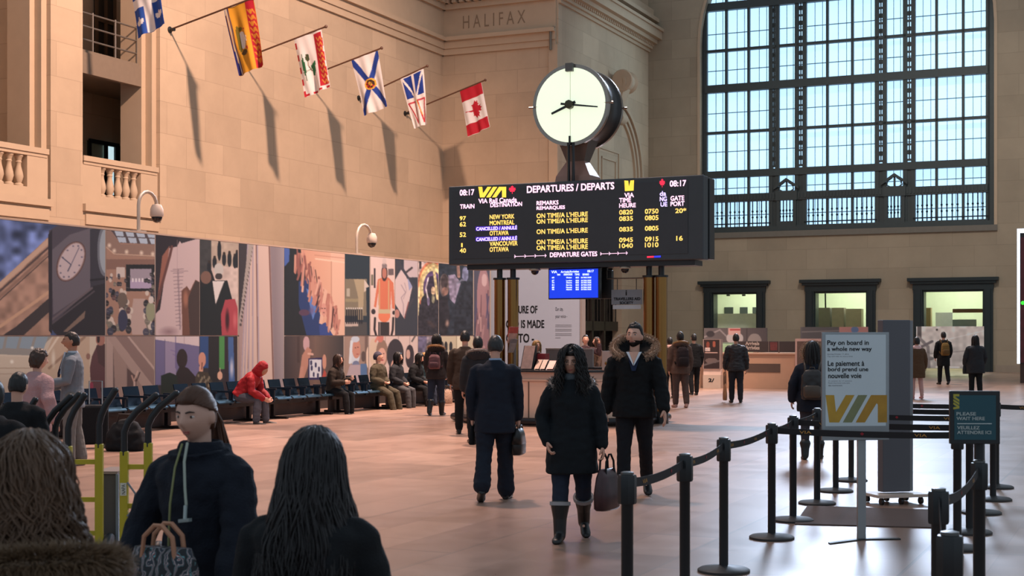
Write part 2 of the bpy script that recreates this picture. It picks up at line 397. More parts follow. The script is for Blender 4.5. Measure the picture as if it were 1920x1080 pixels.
# blind arch with a scrolled keystone on the inner wall
uc, zs = u_at(1148, VR), 9.6; ra = u_at(1197, VR) - uc
m = MB_()
for r0, r1, o in ((ra - .75, ra - .55, .12), (ra - .5, ra - .28, .2), (ra - .22, ra, .3)):
    ring = []
    for k in range(33):
        a = pi * k / 32; cu, sz = cos(a), sin(a)
        ring.append([(uc + cu * r0, VR, zs + sz * r0 * .95), (uc + cu * r0, VR - o, zs + sz * r0 * .95), (uc + cu * r1, VR - o, zs + sz * r1 * .95), (uc + cu * r1, VR, zs + sz * r1 * .95)])
    m.loft(ring)
    for sg in (-1, 1): m.bx(uc + sg * r0, uc + sg * r1, VR - o, VR, 5.6, zs)
struct('trim_7', m, st_p, smooth=True)
m = MB_()
zk = zs + ra * .95
m.loft([[(uc + a * w, VR - o - b * .12, z) for a, b in ((-1, 0), (-1, 1), (-.5, 1.5), (.5, 1.5), (1, 1), (1, 0))] for z, w, o in ((zk - 1.1, .28, .1), (zk - .5, .32, .35), (zk + .1, .4, .55), (zk + .6, .5, .75), (zk + .9, .5, .7))])
m.lathe([(.5, -.45), (.55, -.4), (.42, -.3), (.42, .3), (.55, .4), (.5, .45)], 20, (uc, VR - .65, zk + .75), (1, 0, 0))
m.lathe([(.3, -.34), (.3, .34)], 16, (uc, VR - .4, zk - 1.0), (1, 0, 0))
struct('keystone', m, st_p, bpy.data.objects['trim_7'], smooth=True)
m = MB_(); a, b = u_at(1121, VR), u_at(1160, VR); z1 = z_v(1140, 279, VR)
for o, i in ((.0, .1), (.45, .55)):
    m.bx(a + o, a + i, VR - .06, VR, 6, z1 - o); m.bx(b - i, b - o, VR - .06, VR, 6, z1 - o); m.bx(a + o, b - o, VR - .06, VR, z1 - i, z1 - o)
struct('trim_8', m, st_p)

# ---- end wall
wl, wr = v_at(1313, uW), v_at(1864, uW); wc = (wl + wr) / 2; wrad = (wl - wr) / 2
zb, zsp = 6.95, 16.6
DR = [(1336, 1420), (1527, 1626), (1730, 1845)]; DZ = 3.9
dv = [(v_at(a, uW), v_at(b, uW)) for a, b in DR]
m = MB_(); T_ = .7; lo = -14
edges = [VR + .5] + [x for p in dv for x in p] + [lo]
for k in range(0, 8, 2): m.bx(uW, uW + T_, edges[k], edges[k + 1], 0, DZ)
m.bx(uW, uW + T_, VR + .5, lo, DZ, zb); m.bx(uW, uW + T_, VR + .5, wl, zb, 27); m.bx(uW, uW + T_, wr, lo, zb, 27)
N = 28
for k in range(N):
    p = [(wc + wrad * cos(pi * q / N), zsp + wrad * sin(pi * q / N)) for q in (k, k + 1)]
    m.slab([(uW, p[0][0], p[0][1]), (uW, p[1][0], p[1][1]), (uW, p[1][0], 27), (uW, p[0][0], 27)], (T_, 0, 0)) if False else \
        m.add([(uu, v, z) for uu in (uW, uW + T_) for v, z in ((p[0][0], p[0][1]), (p[1][0], p[1][1]), (p[1][0], 27), (p[0][0], 27))],
              [(3, 2, 1, 0), (4, 5, 6, 7), (0, 1, 5, 4), (2, 3, 7, 6)])
struct('wall_end', m, st_e)
m = MB_(); m.bx(uW - .06, uW, lo, dv[2][1] - .5, 0, .32); struct('baseboard_end', m, mat('pale_base', (150, 134, 116), .6))
# the arched window: bronze frame, outer glazing bars, frosted panes, grille
fr = mat('window_bronze', (58, 66, 66), .5, .2, var=.15)
vx = lambda px: v_at(px / 2.348 + 1290, uW + .5)
edge = [80, 172, 270, 368, 396, 482, 516, 616, 726, 834, 868, 958, 994, 1096, 1213, 1322]
EV = [vx(e) for e in edge]
zr = [zb, 8.55, 8.95, 9.75, 10.15, 12.05, 14.15, 14.55, 16.2, 18.35, 18.8, 20.9, 23, 24]
m = MB_(); uf = uW + .30
for k, e in enumerate(EV):
    w = .06 if k in (1, 2, 7, 8, 13, 14) else .10
    m.bx(uf, uf + .22, e - w, e + w, zb, 24)
for k in (3, 5, 9, 11): m.bx(uf + .05, uf + .17, EV[k], EV[k + 1] if k in (3, 5, 9, 11) else EV[k], zb, 10.0)
for z, h, o in ((zb + .1, .2, .1), (8.72, .2, .06), (9.95, .18, .06), (12.1, .07, 0), (14.35, .2, .06), (16.3, .07, 0), (18.55, .2, .06), (20.9, .07, 0), (23, .2, .06)):
    m.bx(uf - o, uf + .24, EV[0], EV[-1], z - h, z + h)
m.bx(uf, uf + .3, wl, EV[0], zb, 24); m.bx(uf, uf + .3, EV[-1], wr, zb, 24)
m.bx(uf - .2, uf + .5, wl, wr, zb - .02, zb + .22)
k = EV[-1]
while k < EV[0]: m.bx(uf - .1, uf, k, k + .08, 8.6, 8.86); k += .16
win = struct('window_1', m, fr)
m = MB_()                                                       # pierced scroll strips between the double mullions
for k in (3, 5, 9, 11):
    c = (EV[k] + EV[k + 1]) / 2; z = 10.2
    while z < 22:
        m.bx(uf + .06, uf + .14, c - .13, c + .13, z, z + .1); m.lathe([(.05, -.03), (.13, -.03), (.13, .03), (.05, .03)], 8, (uf + .1, c, z + .42), (1, 0, 0)); m.bx(uf + .07, uf + .13, c - .03, c + .03, z, z + .75); z += .75
struct('scroll_strip', m, fr, win)
m = MB_(); uo = uW + 1.0                                          # outer glazing bars
for k in range(len(EV) - 1):
    if k in (3, 5, 9, 11): continue
    n = 2
    for q in range(1, n + 1): c = EV[k] + (EV[k + 1] - EV[k]) * q / (n + 1); m.bx(uo, uo + .05, c - .012, c + .012, zb, 24)
for z in (7.9, 9.3, 11.2, 13.2, 15.4, 17.3, 19.6): m.bx(uo, uo + .05, wl, wr, z - .02, z + .02)
struct('glazing_bar', m, mat('outer_bar', (120, 150, 160), .5), win)
pane = mat('daylit_frosted_pane', (176, 218, 252), .35, emit=1.4, var=.05, vscale=.5)
m = MB_(); m.bx(uo + .06, uo + .1, wl + .3, wr - .3, zb, 24.2); struct('frosted_glazing', m, pane, win)
gl = bpy.data.materials.new('clear_pane'); gl.use_nodes = True; nt = gl.node_tree; nt.nodes.clear()
ou = nt.nodes.new('ShaderNodeOutputMaterial'); mxs = nt.nodes.new('ShaderNodeMixShader'); tr = nt.nodes.new('ShaderNodeBsdfTransparent'); gs = nt.nodes.new('ShaderNodeBsdfGlossy')
gs.inputs['Roughness'].default_value = .05; mxs.inputs[0].default_value = .02; tr.inputs[0].default_value = (1, 1, 1, 1)
nt.links.new(tr.outputs[0], mxs.inputs[1]); nt.links.new(gs.outputs[0], mxs.inputs[2]); nt.links.new(mxs.outputs[0], ou.inputs[0])
m = MB_(); m.bx(uf + .10, uf + .115, wl, wr, zb, 24); struct('clear_glazing', m, gl, win)
m = MB_()                                                        # wrought grille in the lowest row
for k in range(len(EV) - 1):
    if k in (4, 10):
        n = 6
    elif k in (3, 5, 9, 11): continue
    else: n = 5
    for q in range(1, n): c = EV[k] + (EV[k + 1] - EV[k]) * q / n; m.tube([(uf - .02, c, zb + .2), (uf - .02, c, 8.55)], .03, 6); [m.sph((uf - .02, c, z), .06, 6, 5) for z in (7.7, 8.0)]
    m.bx(uf - .05, uf + .01, EV[k], EV[k + 1], zb + .42, zb + .48)
struct('wrought_grille', m, mat('wrought_iron', (30, 40, 46), .5, .5), win)
for k in (4, 10):                                                # doors with open pediments
    c = (EV[k] + EV[k + 1]) / 2; h = abs(EV[k] - EV[k + 1]) / 2
    m = MB_()
    for s_ in (-1, 1):
        m.bx(uf - .12, uf + .1, c + s_ * h, c + s_ * (h - .16), zb, 8.6)
        m.add([(uu, c + s_ * a, z) for uu in (uf - .18, uf + .02) for a, z in ((0, 9.62), (h + .14, 9.18), (h + .14, 9.05), (0, 9.46))], [(0, 1, 2, 3), (7, 6, 5, 4), (0, 4, 5, 1), (1, 5, 6, 2), (2, 6, 7, 3)])
        m.tube([(uf - .08, c + s_ * .1, 9.4), (uf - .08, c + s_ * .32, 9.25), (uf - .08, c + s_ * .36, 9.05), (uf - .08, c + s_ * .2, 8.95)], .035, 6)
    m.bx(uf - .16, uf + .1, c - h - .05, c + h + .05, 8.5, 8.98); m.bx(uf - .06, uf + .06, c - .04, c + .04, 8.9, 9.5); m.bx(uf - .14, uf, c - h, c + h, zb, zb + .5)
    struct('door_surround', m, fr, win)
m = MB_(); m.bx(uW - .12, uW + .7, wl + .15, wr - .15, zb - .28, zb); struct('window_sill', m, mat('sill_stone', (110, 104, 94), .7), win)
m = MB_()                                                        # thin moulding round the arch
ring = []
for k in range(29):
    a = pi * k / 28; ring.append([(uW + o, wc + (wrad + r) * cos(a), zsp + (wrad + r) * sin(a)) for r, o in ((0, .1), (0, -.05), (.14, -.05), (.14, .1))])
m.loft(ring)
for s_ in (-1, 1): m.bx(uW - .05, uW + .1, wc + s_ * wrad, wc + s_ * (wrad + .14), zb, zsp)
struct('trim_9', m, st_p, smooth=True)
# ---- three bronze-framed openings with lit offices behind
for i, ((a, b), (v0, v1)) in enumerate(zip(DR, dv)):
    m = MB_()
    for s_, v in ((1, v0), (-1, v1)):
        m.bx(uW - .16, uW + .1, v, v + s_ * .42, 0, DZ + .1); m.bx(uW - .22, uW, v + s_ * .08, v + s_ * .3, 0, DZ)
        m.bx(uW - .02, uW + .72, v - s_ * .06, v, 0, DZ)
    m.bx(uW - .18, uW + .1, v0 + .45, v1 - .45, DZ, DZ + .32); m.bx(uW - .3, uW + .05, v0 + .56, v1 - .56, DZ + .3, DZ + .42); m.bx(uW - .4, uW + .05, v0 + .68, v1 - .68, DZ + .42, DZ + .58)
    m.bx(uW, uW + .7, v0, v1, DZ - .08, DZ)
    struct('door_%d' % (i + 1), m, teal)
ob0, ob1 = dv[0][0] + 2.5, dv[2][1] - 2.5
m = MB_(); m.bx(uW + 6, uW + 6.2, ob0, ob1, 0, 5.4); m.bx(uW + .7, uW + 6, ob0, ob0 + .2, 0, 5.4); m.bx(uW + .7, uW + 6, ob1, ob1 - .2, 0, 5.4)
for q in (0, 1): c = (dv[q][1] + dv[q + 1][0]) / 2; m.bx(uW + .7, uW + 6, c - .1, c + .1, 0, 5.4)
struct('wall_office', m, mat('office_wall', (186, 196, 170), .8, var=.05))
m = MB_(); m.bx(uW + .7, uW + 6.2, ob0, ob1, 5.4, 5.5); struct('ceiling_office', m, mat('office_ceiling', (200, 204, 190), .8))
for i, (v0, v1) in enumerate(dv):
    c = (v0 + v1) / 2
    t = MB_(); t.bx(uW + 2.6, uW + 4.2, c - 1.2, c + 1.2, 5.36, 5.398)
    obj('ceiling_light', t, mat('office_tube', (238, 242, 226), .5, emit=30), kind='structure')
# fittings seen through the openings
def blk(name, lab, cat, c, u0, u1, px0, px1, y0, y1, group=None, rough=.6, emit=0.):
    v0, v1 = v_at(px0, u0), v_at(px1, u0); m = MB_(); m.bx(u0, u1, v0, v1, max(0, z_u((px0 + px1) / 2, y1, u0)), z_u((px0 + px1) / 2, y0, u0))
    return obj(name, m, mat(name + '_m%d%d%d' % c, c, rough, emit=emit), smooth=False, tag=(lab, cat), group=group, loc=W((u0 + u1) / 2, (v0 + v1) / 2, 0))
for a, b, l in ((1335, 1343, 'leftmost'), (1358, 1374, 'second'), (1387, 1401, 'third'), (1411, 1421, 'rightmost')):
    blk('wall_vent', '%s of the dark square vents on the office wall behind the left opening' % l, 'vent', (38, 46, 44), uW + 5.9, uW + 6, a, b, 576, 588, 'dark vents on the office wall')
blk('office_partition', 'pale green low partition inside the left lit opening', 'partition', (196, 206, 190), uW + 2, uW + 2.1, 1340, 1424, 588, 645)
for a, b in ((1362, 1367), (1391, 1396)): blk('ceiling_fitting', 'short dark fitting hanging at the top of the left lit opening', 'light fitting', (40, 40, 38), uW + 1.2, uW + 1.4, a, b, 540, 555, 'ceiling fittings in the left opening')
blk('office_cabinet', 'tall grey office cabinet on the left inside the middle lit opening', 'cabinet', (96, 94, 84), uW + 3, uW + 3.6, 1529, 1556, 577, 650)
blk('office_cabinet', 'beige office cabinet in the centre inside the middle lit opening', 'cabinet', (128, 122, 104), uW + 3, uW + 3.6, 1560, 1582, 577, 650)
blk('office_cabinet', 'beige office cabinet on the right inside the middle lit opening', 'cabinet', (134, 128, 108), uW + 3, uW + 3.6, 1586, 1615, 579, 650)
t = MB_(); t.tube([(uW + 2.4, v_at(1546, uW + 2.4), 5.3), (uW + 2.4, v_at(1548, uW + 2.4), z_u(1547, 577, uW + 2.4))], .04, 6)
obj('hanging_cable', t, dark, tag=('dark cable hanging from the ceiling inside the middle lit opening', 'cable'))
blk('white_board', 'white rectangular board inside the right lit opening', 'board', (222, 232, 232), uW + 3, uW + 3.1, 1754, 1786, 586, 612)
blk('office_screen', 'grey framed screen beside the white board in the right lit opening', 'screen', (120, 138, 136), uW + 2.6, uW + 2.8, 1786, 1830, 599, 612)
blk('wall_shelf', 'brown wall shelf above the grey screen in the right lit opening', 'shelf', (104, 74, 48), uW + 2.4, uW + 2.8, 1786, 1850, 579, 586)
blk('office_cabinet', 'brown cabinet at the left edge of the right lit opening', 'cabinet', (120, 104, 70), uW + 3, uW + 3.5, 1732, 1745, 577, 640)
# ================================================================ HOARDING WITH PHOTO MURAL
VH = 18.0; HZ = 3.70
uHe = u_at(920, VH)
hoard = mat('hoarding_board', (150, 138, 130), .6)
t = thing('hoarding', 'long temporary hoarding wall behind the benches, carrying the photo panels', 'hoarding', W(25, VH, 0), RZ)
m = MB_(); m.bx(8, uHe, VH + .01, VH + .2, 0, HZ); obj('wall_board', m, hoard, t, smooth=False)
m = MB_(); m.bx(8, uHe, VH - .01, VH + .22, HZ, HZ + .03); obj('capping', m, mat('capping', (176, 150, 132), .5), t, smooth=False)
m = MB_(); m.bx(8, uHe, VH - .03, VH + .01, 0, .5); obj('kick_board', m, mat('kick_board', (40, 34, 33), .6), t, smooth=False)
GAIN = (.80, .92, .96)
m = MB_(); m.bx(8, u_at(447, VH), VH - .03, VH + .01, 1.703, 1.722); m.bx(u_at(533, VH), u_at(888, VH), VH - .03, VH + .01, 1.703, 1.722); obj('joint_strip', m, mat('joint_strip', (214, 184, 170), .5), t, smooth=False)
class Canvas:
    """a printed picture painted on a small grid; x, y are the photograph's rows and columns where the print hangs"""
    SS = 2
    def __init__(s, x0, y0, x1, y1, c=(60, 60, 60)):
        s.x0, s.y0 = x0, y0; s.w = int((x1 - x0) * s.SS) + 2; s.h = int((y1 - y0) * s.SS) + 2
        s.a = np.zeros((s.h, s.w, 3)); s.a[:] = c
        s.Y, s.X = np.mgrid[0:s.h, 0:s.w]; s.X = s.X / s.SS + x0; s.Y = s.Y / s.SS + y0
    def put(s, mk, c, al=1.):
        mk = np.clip(mk * al, 0, 1)[..., None]; s.a = s.a * (1 - mk) + np.array(c, float) * mk
    def poly(s, p, c, al=1.):
        mk = np.zeros(s.X.shape, bool); n = len(p) // 2
        for i in range(n):
            xa, ya = p[2 * i], p[2 * i + 1]; j = (i + 1) % n; xb, yb = p[2 * j], p[2 * j + 1]
            if ya == yb: continue
            mk ^= ((ya > s.Y) != (yb > s.Y)) & (s.X < (xb - xa) * (s.Y - ya) / (yb - ya) + xa)
        s.put(mk.astype(float), c, al)
    def ell(s, cx, cy, rx, ry, c, al=1., rot=0., soft=0.):
        r = rad(rot); dx, dy = s.X - cx, s.Y - cy
        d = np.sqrt(((dx * cos(r) + dy * sin(r)) / rx) ** 2 + ((-dx * sin(r) + dy * cos(r)) / ry) ** 2)
        s.put(np.clip((1 - d) / soft, 0, 1) if soft else (d < 1).astype(float), c, al)
    def line(s, p, w, c, al=1.):
        d = np.full(s.X.shape, 1e9)
        for i in range(0, len(p) - 3, 2):
            ax, ay, bx, by = p[i:i + 4]; L = (bx - ax) ** 2 + (by - ay) ** 2 or 1e-6
            q = np.clip(((s.X - ax) * (bx - ax) + (s.Y - ay) * (by - ay)) / L, 0, 1)
            d = np.minimum(d, np.hypot(s.X - ax - q * (bx - ax), s.Y - ay - q * (by - ay)))
        s.put(np.clip(w / 2 - d + .4, 0, 1), c, al)
    def grad(s, xa, ya, ca, xb, yb, cb, box=None):
        q = np.clip(((s.X - xa) * (xb - xa) + (s.Y - ya) * (yb - ya)) / ((xb - xa) ** 2 + (yb - ya) ** 2), 0, 1)[..., None]
        g = np.array(ca, float) * (1 - q) + np.array(cb, float) * q
        if box is None: s.a = g
        else: mk = ((s.X >= box[0]) & (s.X < box[2]) & (s.Y >= box[1]) & (s.Y < box[3]))[..., None]; s.a = np.where(mk, g, s.a)
    def rect(s, x0, y0, x1, y1, c, al=1.): s.put(((s.X >= x0) & (s.X < x1) & (s.Y >= y0) & (s.Y < y1)).astype(float), c, al)
    def blur(s, r):
        for ax in (0, 1):
            acc = 0
            for k in range(-r, r + 1): acc = acc + np.roll(s.a, k, ax) if False else acc + np.take(s.a, np.clip(np.arange(s.a.shape[ax]) + k, 0, s.a.shape[ax] - 1), ax)
            s.a = acc / (2 * r + 1)
    def mottle(s, amp, sc, seed=0):
        rg = np.random.RandomState(seed); gh, gw = int(s.h / sc) + 3, int(s.w / sc) + 3; g = rg.rand(gh, gw) - .5
        yy, xx = np.mgrid[0:s.h, 0:s.w] / sc; iy, ix = yy.astype(int), xx.astype(int); fy, fx = yy - iy, xx - ix
        fy = fy * fy * (3 - 2 * fy); fx = fx * fx * (3 - 2 * fx)
        n = (g[iy, ix] * (1 - fx) + g[iy, ix + 1] * fx) * (1 - fy) + (g[iy + 1, ix] * (1 - fx) + g[iy + 1, ix + 1] * fx) * fy
        s.a = np.clip(s.a * (1 + amp * 2 * n[..., None]), 0, 255)
    def at(s, x, y):
        i = int(min(max((y - s.y0) * s.SS, 0), s.h - 1)); j = int(min(max((x - s.x0) * s.SS, 0), s.w - 1)); return s.a[i, j]
def colmesh(name, pts, cols, ny, nx, m, parent):
    me = bpy.data.meshes.new(name); inv = INV[parent.name]
    me.from_pydata([inv @ p for p in pts], [], [(j * nx + i, j * nx + i + 1, (j + 1) * nx + i + 1, (j + 1) * nx + i) for j in range(ny - 1) for i in range(nx - 1)])
    at = me.color_attributes.new('Col', 'FLOAT_COLOR', 'POINT'); arr = np.ones((len(pts), 4)); arr[:, :3] = cols; at.data.foreach_set('color', arr.ravel())
    me.materials.append(m); me.polygons.foreach_set('use_smooth', [True] * len(me.polygons)); me.update()
    o = bpy.data.objects.new(name, me); COL.objects.link(o); o.parent = parent; INV[o.name] = inv
    return o
def panel(label, x0, x1, z0, z1, cv, group='photo panels on the hoarding'):
    """a printed board on the hoarding between two photo columns"""
    cv.blur(1)
    a, b = u_at(x0, VH), u_at(x1, VH)
    t = thing('photo_panel', label, 'photo panel', W((a + b) / 2, VH, z0), RZ, group)
    m = MB_(); m.bx(a, b, VH - .045, VH - .032, z0, z1); obj('backing', m, hoard, t, smooth=False)
    nx = max(3, int(abs(x1 - x0) / 1.0)); ytop = HY - (z1 - CH) / hit(x0, HY, W(0, VH, 0), VS).y * F; ybot = HY - (z0 - CH) / hit(x0, HY, W(0, VH, 0), VS).y * F
    ny = max(3, int((ybot - ytop) / 1.0)); pts, cols = [], []
    for j in range(ny):
        z = z1 + (z0 - z1) * j / (ny - 1)
        for i in range(nx):
            px = x0 + (x1 - x0) * i / (nx - 1); p = hit(px, HY, W(0, VH - .048, 0), VS); p.z = z
            py = HY - (z - CH) / p.y * F; c = cv.at(px, py); pts.append(p)
            g_ = sum(c) / 3; c = [.80 * q + .20 * g_ for q in c]; cols.append([min(.88, s2l(c[q]) * GAIN[q]) for q in range(3)])
    colmesh('print', pts, cols, ny, nx, mat_col('printed_photo', .42), t)
    return t
TOP = (1.725, 3.69); BOT = (.52, 1.70); FULL = (.52, 3.69)
SK = (196, 130, 108)
# clock
c = Canvas(-60, 395, 200, 632, (86, 100, 150))
c.mottle(.5, 30, 3); c.grad(0, 0, (0, 0, 0), 1, 0, (0, 0, 0), (-99, -99, -98, -98))
c.poly((-60, 590, 0, 528, 95, 440, 95, 632, -60, 632), (172, 126, 104)); c.mottle(.16, 22, 5)
c.line((-60, 584, 0, 534, 95, 448), 9, (205, 158, 130)); c.line((-60, 596, 0, 545, 95, 460), 4, (92, 70, 66)); c.line((-60, 606, 0, 556, 95, 470), 5, (150, 108, 90)); c.line((-60, 613, 0, 562, 95, 476), 2, (80, 62, 58))
c.poly((0, 632, 30, 612, 95, 556, 95, 582, 40, 632), (66, 56, 56)); c.line((0, 612, 95, 545), 6, (206, 152, 118))
c.poly((92, 432, 112, 420, 200, 432, 200, 632, 110, 632, 92, 600), (80, 70, 80)); c.poly((92, 470, 200, 420, 200, 470, 98, 520), (86, 76, 86))
c.poly((96, 470, 130, 440, 180, 424, 172, 540, 100, 590), (106, 94, 102))
c.ell(133, 490, 40, 24, (96, 62, 60), rot=-65); c.ell(133, 490, 38.5, 22.5, (150, 116, 108), rot=-65); c.ell(133, 490, 36.5, 20.5, (196, 168, 168), rot=-65)
for k in range(12):
    a = pi * 2 * k / 12; x, y = cos(a) * 32, sin(a) * 17; q = rad(-65); c.ell(133 + x * cos(q) - y * sin(q), 490 + x * sin(q) + y * cos(q), 2, 1.6, (120, 108, 124))
c.line((133, 496, 116, 482), 2, (90, 84, 104)); c.line((134, 494, 148, 464), 1.4, (90, 84, 104)); c.line((133, 496, 127, 508), 2.4, (90, 84, 104))
c.poly((168, 430, 182, 426, 200, 430, 200, 632, 170, 632), (62, 58, 66)); c.ell(196, 470, 14, 48, (110, 110, 120)); c.ell(198, 470, 12, 42, (152, 156, 164))
c.poly((92, 612, 175, 536, 200, 530, 200, 632, 110, 632), (50, 46, 50)); c.line((96, 600, 172, 540), 4, (104, 88, 92)); c.line((96, 608, 176, 546), 3, (86, 74, 80)); c.poly((118, 622, 160, 582, 158, 596, 126, 622), (150, 116, 96), .8)
c.poly((90, 440, 98, 430, 98, 628, 92, 620), (52, 46, 52)); c.line((170, 525, 200, 522), 4, (44, 42, 46))
panel('photo panel of an old station clock against blue sky, leftmost panel', -50, 197, *TOP, c)
# assembly hall
c = Canvas(198, 425, 292, 632, (170, 122, 100))
c.poly((205, 428, 292, 436, 292, 458, 225, 455), (90, 74, 76))
for k in range(4):
    for j in range(2): c.poly((214 + 20 * k + 5 * j, 432 + 12 * j + k, 230 + 20 * k + 5 * j, 433 + 12 * j + k, 232 + 20 * k + 5 * j, 443 + 12 * j + k, 218 + 20 * k + 5 * j, 442 + 12 * j + k), (176, 184, 200))
c.poly((198, 430, 206, 430, 226, 458, 292, 458, 292, 482, 215, 478, 198, 462), (150, 112, 96)); c.line((198, 462, 214, 476, 292, 480), 2, (206, 160, 132))
for x, y in ((205, 460), (214, 470), (237, 472), (265, 474), (286, 476)): c.ell(x, y, 5, 6, (240, 206, 180), soft=.9)
c.rect(199, 486, 292, 505, (140, 98, 84)); c.rect(236, 496, 290, 546, (44, 42, 44)); c.rect(244, 504, 284, 541, (160, 140, 152)); c.rect(244, 526, 284, 541, (176, 150, 180))
for k in range(6): c.ell(249 + 6 * k, 525, 2, 4, (226, 206, 210))
c.rect(218, 501, 234, 520, (206, 180, 168)); c.poly((248, 628, 244, 600, 250, 560, 272, 560, 276, 590, 274, 628), (188, 152, 140))
rg = random.Random(4)
for k in range(120):
    x = rg.choice((rg.uniform(199, 246), rg.uniform(272, 291))); y = rg.uniform(512, 627); q = (y - 500) / 130
    col = rg.choice(((46, 44, 50), (60, 54, 60), (210, 186, 170), (120, 110, 96), (92, 62, 64), (66, 66, 84), (36, 36, 40)))
    c.ell(x, y, 2 + 4 * q, 3 + 5 * q, col, .9); c.line((x - 3, y, x + 3, y + 1), 1, (220, 190, 170), .5)
c.ell(229, 562, 9, 14, (112, 92, 80)); c.ell(230, 600, 9, 20, (60, 60, 84)); c.ell(282, 584, 9, 18, (150, 146, 112)); c.ell(283, 562, 5, 7, (210, 190, 180))
panel('photo panel of an assembly hall audience facing a screen, right of the clock panel', 199, 290, *TOP, c)
# hand drawing
c = Canvas(290, 432, 376, 632, (206, 170, 168))
c.poly((290, 432, 345, 436, 332, 462, 316, 465, 300, 580, 290, 590), (54, 44, 48)); c.poly((304, 480, 318, 460, 312, 500, 300, 560, 294, 570), (158, 92, 74)); c.line((290, 584, 318, 480, 322, 462), 5, (110, 66, 60)); c.poly((330, 440, 374, 446, 340, 456), (60, 52, 56))
for k in range(16): y = 505 + 7 * k; c.line((324 + k * .4, y, 344 - k * .5, y - 1), 1.2, (128, 104, 112)); c.line((334 + k * .3, y, 333 + k * .3, y + 7), 3, (150, 122, 128), .8)
c.line((320, 508, 352, 508), 1, (130, 104, 110)); c.line((332, 450, 332, 540), .8, (170, 138, 140))
c.poly((342, 632, 340, 545, 350, 536, 356, 545, 366, 524, 376, 530, 376, 632), (120, 74, 60)); c.poly((352, 560, 366, 526, 376, 530, 376, 632, 356, 632), (76, 58, 54)); c.ell(348, 560, 6, 20, (170, 104, 80), soft=.6); c.ell(316, 622, 22, 12, (150, 112, 116), soft=1)
panel('photo panel of a dark hand sketching lines on white paper', 292, 374, *TOP, c)
# people in hall, pink coat
c = Canvas(374, 440, 448, 632, (208, 176, 164))
c.rect(374, 440, 396, 520, (70, 66, 66)); c.rect(396, 446, 448, 500, (190, 160, 140)); c.mottle(.08, 12, 2)
for x, y, h in ((411, 470, 34), (420, 486, 22), (430, 486, 26), (440, 490, 24), (444, 486, 30), (392, 500, 18), (402, 492, 20)): c.ell(x, y, 4, h * .55, (44, 44, 48)); c.ell(x, y - h * .5, 2.4, 3, (60, 46, 42))
c.poly((374, 520, 396, 506, 404, 530, 402, 632, 374, 632), (46, 42, 44)); c.ell(386, 520, 10, 12, (130, 90, 76)); c.poly((376, 540, 398, 526, 426, 526, 440, 580, 420, 632, 374, 632), (40, 42, 44)); c.ell(410, 505, 9, 12, (196, 182, 174)); c.ell(410, 518, 7, 6, (70, 60, 60)); c.poly((398, 527, 421, 527, 404, 572), (222, 202, 196)); c.line((404, 572, 420, 530), 1.4, (50, 46, 48))
c.poly((416, 632, 414, 590, 422, 562, 440, 560, 446, 580, 446, 632), (186, 62, 72)); c.ell(426, 600, 5, 26, (70, 34, 40), soft=.6); c.ell(440, 600, 5, 20, (214, 90, 96), soft=.7)
panel('photo panel of a crowd seen behind a grey haired person beside a pink coat', 375, 446, *TOP, c)
# big white columns
c = Canvas(446, 445, 536, 740, (172, 136, 132))
c.poly((446, 445, 468, 445, 455, 560, 447, 600), (66, 58, 62))
for x0, x1, xt0, xt1 in ((450, 457, 464, 467), (456, 464, 465, 470), (464, 473, 467, 474), (472, 484, 473, 480), (484, 513, 481, 504)):
    c.poly((xt0, 445, xt1, 445, x1, 740, x0, 740), (212, 172, 158)); c.line((x1, 740, xt1, 445), 2.4, (120, 78, 70)); c.line((x0 + 1.5, 740, xt0 + 1, 445), 2.5, (150, 134, 160), .7)
c.poly((506, 445, 536, 450, 536, 740, 515, 740), (138, 118, 124)); c.grad(510, 0, (132, 112, 118), 536, 0, (158, 138, 142), (516, 445, 536, 740))
rg = random.Random(2)
for k in range(20): q = k / 20; c.ell(470 - 21 * q, 462 + 150 * q, 5 - 3 * q, 8 - 4 * q, (168, 148, 140)); c.ell(471 - 21 * q, 466 + 150 * q, 3 - 1 * q, 3, (90, 72, 72))
panel('tall full-height photo panel of fluted white columns behind the red jacket person', 448, 532, *FULL, c)
# raised arms
c = Canvas(532, 460, 648, 632, (222, 152, 122))
c.grad(560, 0, (214, 140, 112), 646, 0, (224, 164, 136)); c.rect(620, 470, 644, 632, (226, 168, 142)); c.line((592, 485, 646, 492), 3, (236, 184, 156)); c.line((621, 490, 621, 600), 1.5, (178, 116, 92)); c.line((590, 478, 646, 484), 1.2, (180, 112, 90))
c.poly((532, 460, 562, 460, 574, 520, 600, 632, 532, 632), (42, 44, 48)); c.poly((532, 464, 543, 466, 542, 490, 533, 500), (66, 92, 168))
c.poly((560, 528, 576, 520, 598, 575, 606, 632, 575, 632, 560, 570), (44, 60, 112)); c.poly((574, 540, 584, 548, 594, 580, 586, 600), (84, 116, 190)); c.poly((598, 610, 610, 604, 626, 632, 600, 632), (52, 70, 140)); c.ell(570, 586, 10, 6, (90, 60, 84)); c.ell(584, 582, 6, 10, (106, 90, 140), soft=.8)
rg = random.Random(11)
for k in range(70):
    q = rg.random(); x = 558 + 72 * q + rg.uniform(-6, 9); y = 468 + 118 * q + rg.uniform(-8, 20); L = rg.uniform(22, 44); dx = rg.uniform(-9, 6)
    c.line((x, y, x + dx * .4, y + L * .5, x + dx, y + L), rg.uniform(2.4, 4.4), rg.choice(((206, 134, 114), (184, 108, 92), (222, 156, 134), (150, 84, 76), (196, 120, 104))))
    if k % 6 == 0: c.line((x + 4, y + 4, x + 4 + dx, y + L), 1.6, (66, 40, 44))
c.poly((598, 606, 608, 540, 614, 545, 604, 608), (224, 164, 140)); c.ell(607, 580, 5, 12, (214, 140, 124))
for x, y in ((604, 578), (609, 578), (607, 586)): c.ell(x, y, 1.2, 1, (90, 50, 52))
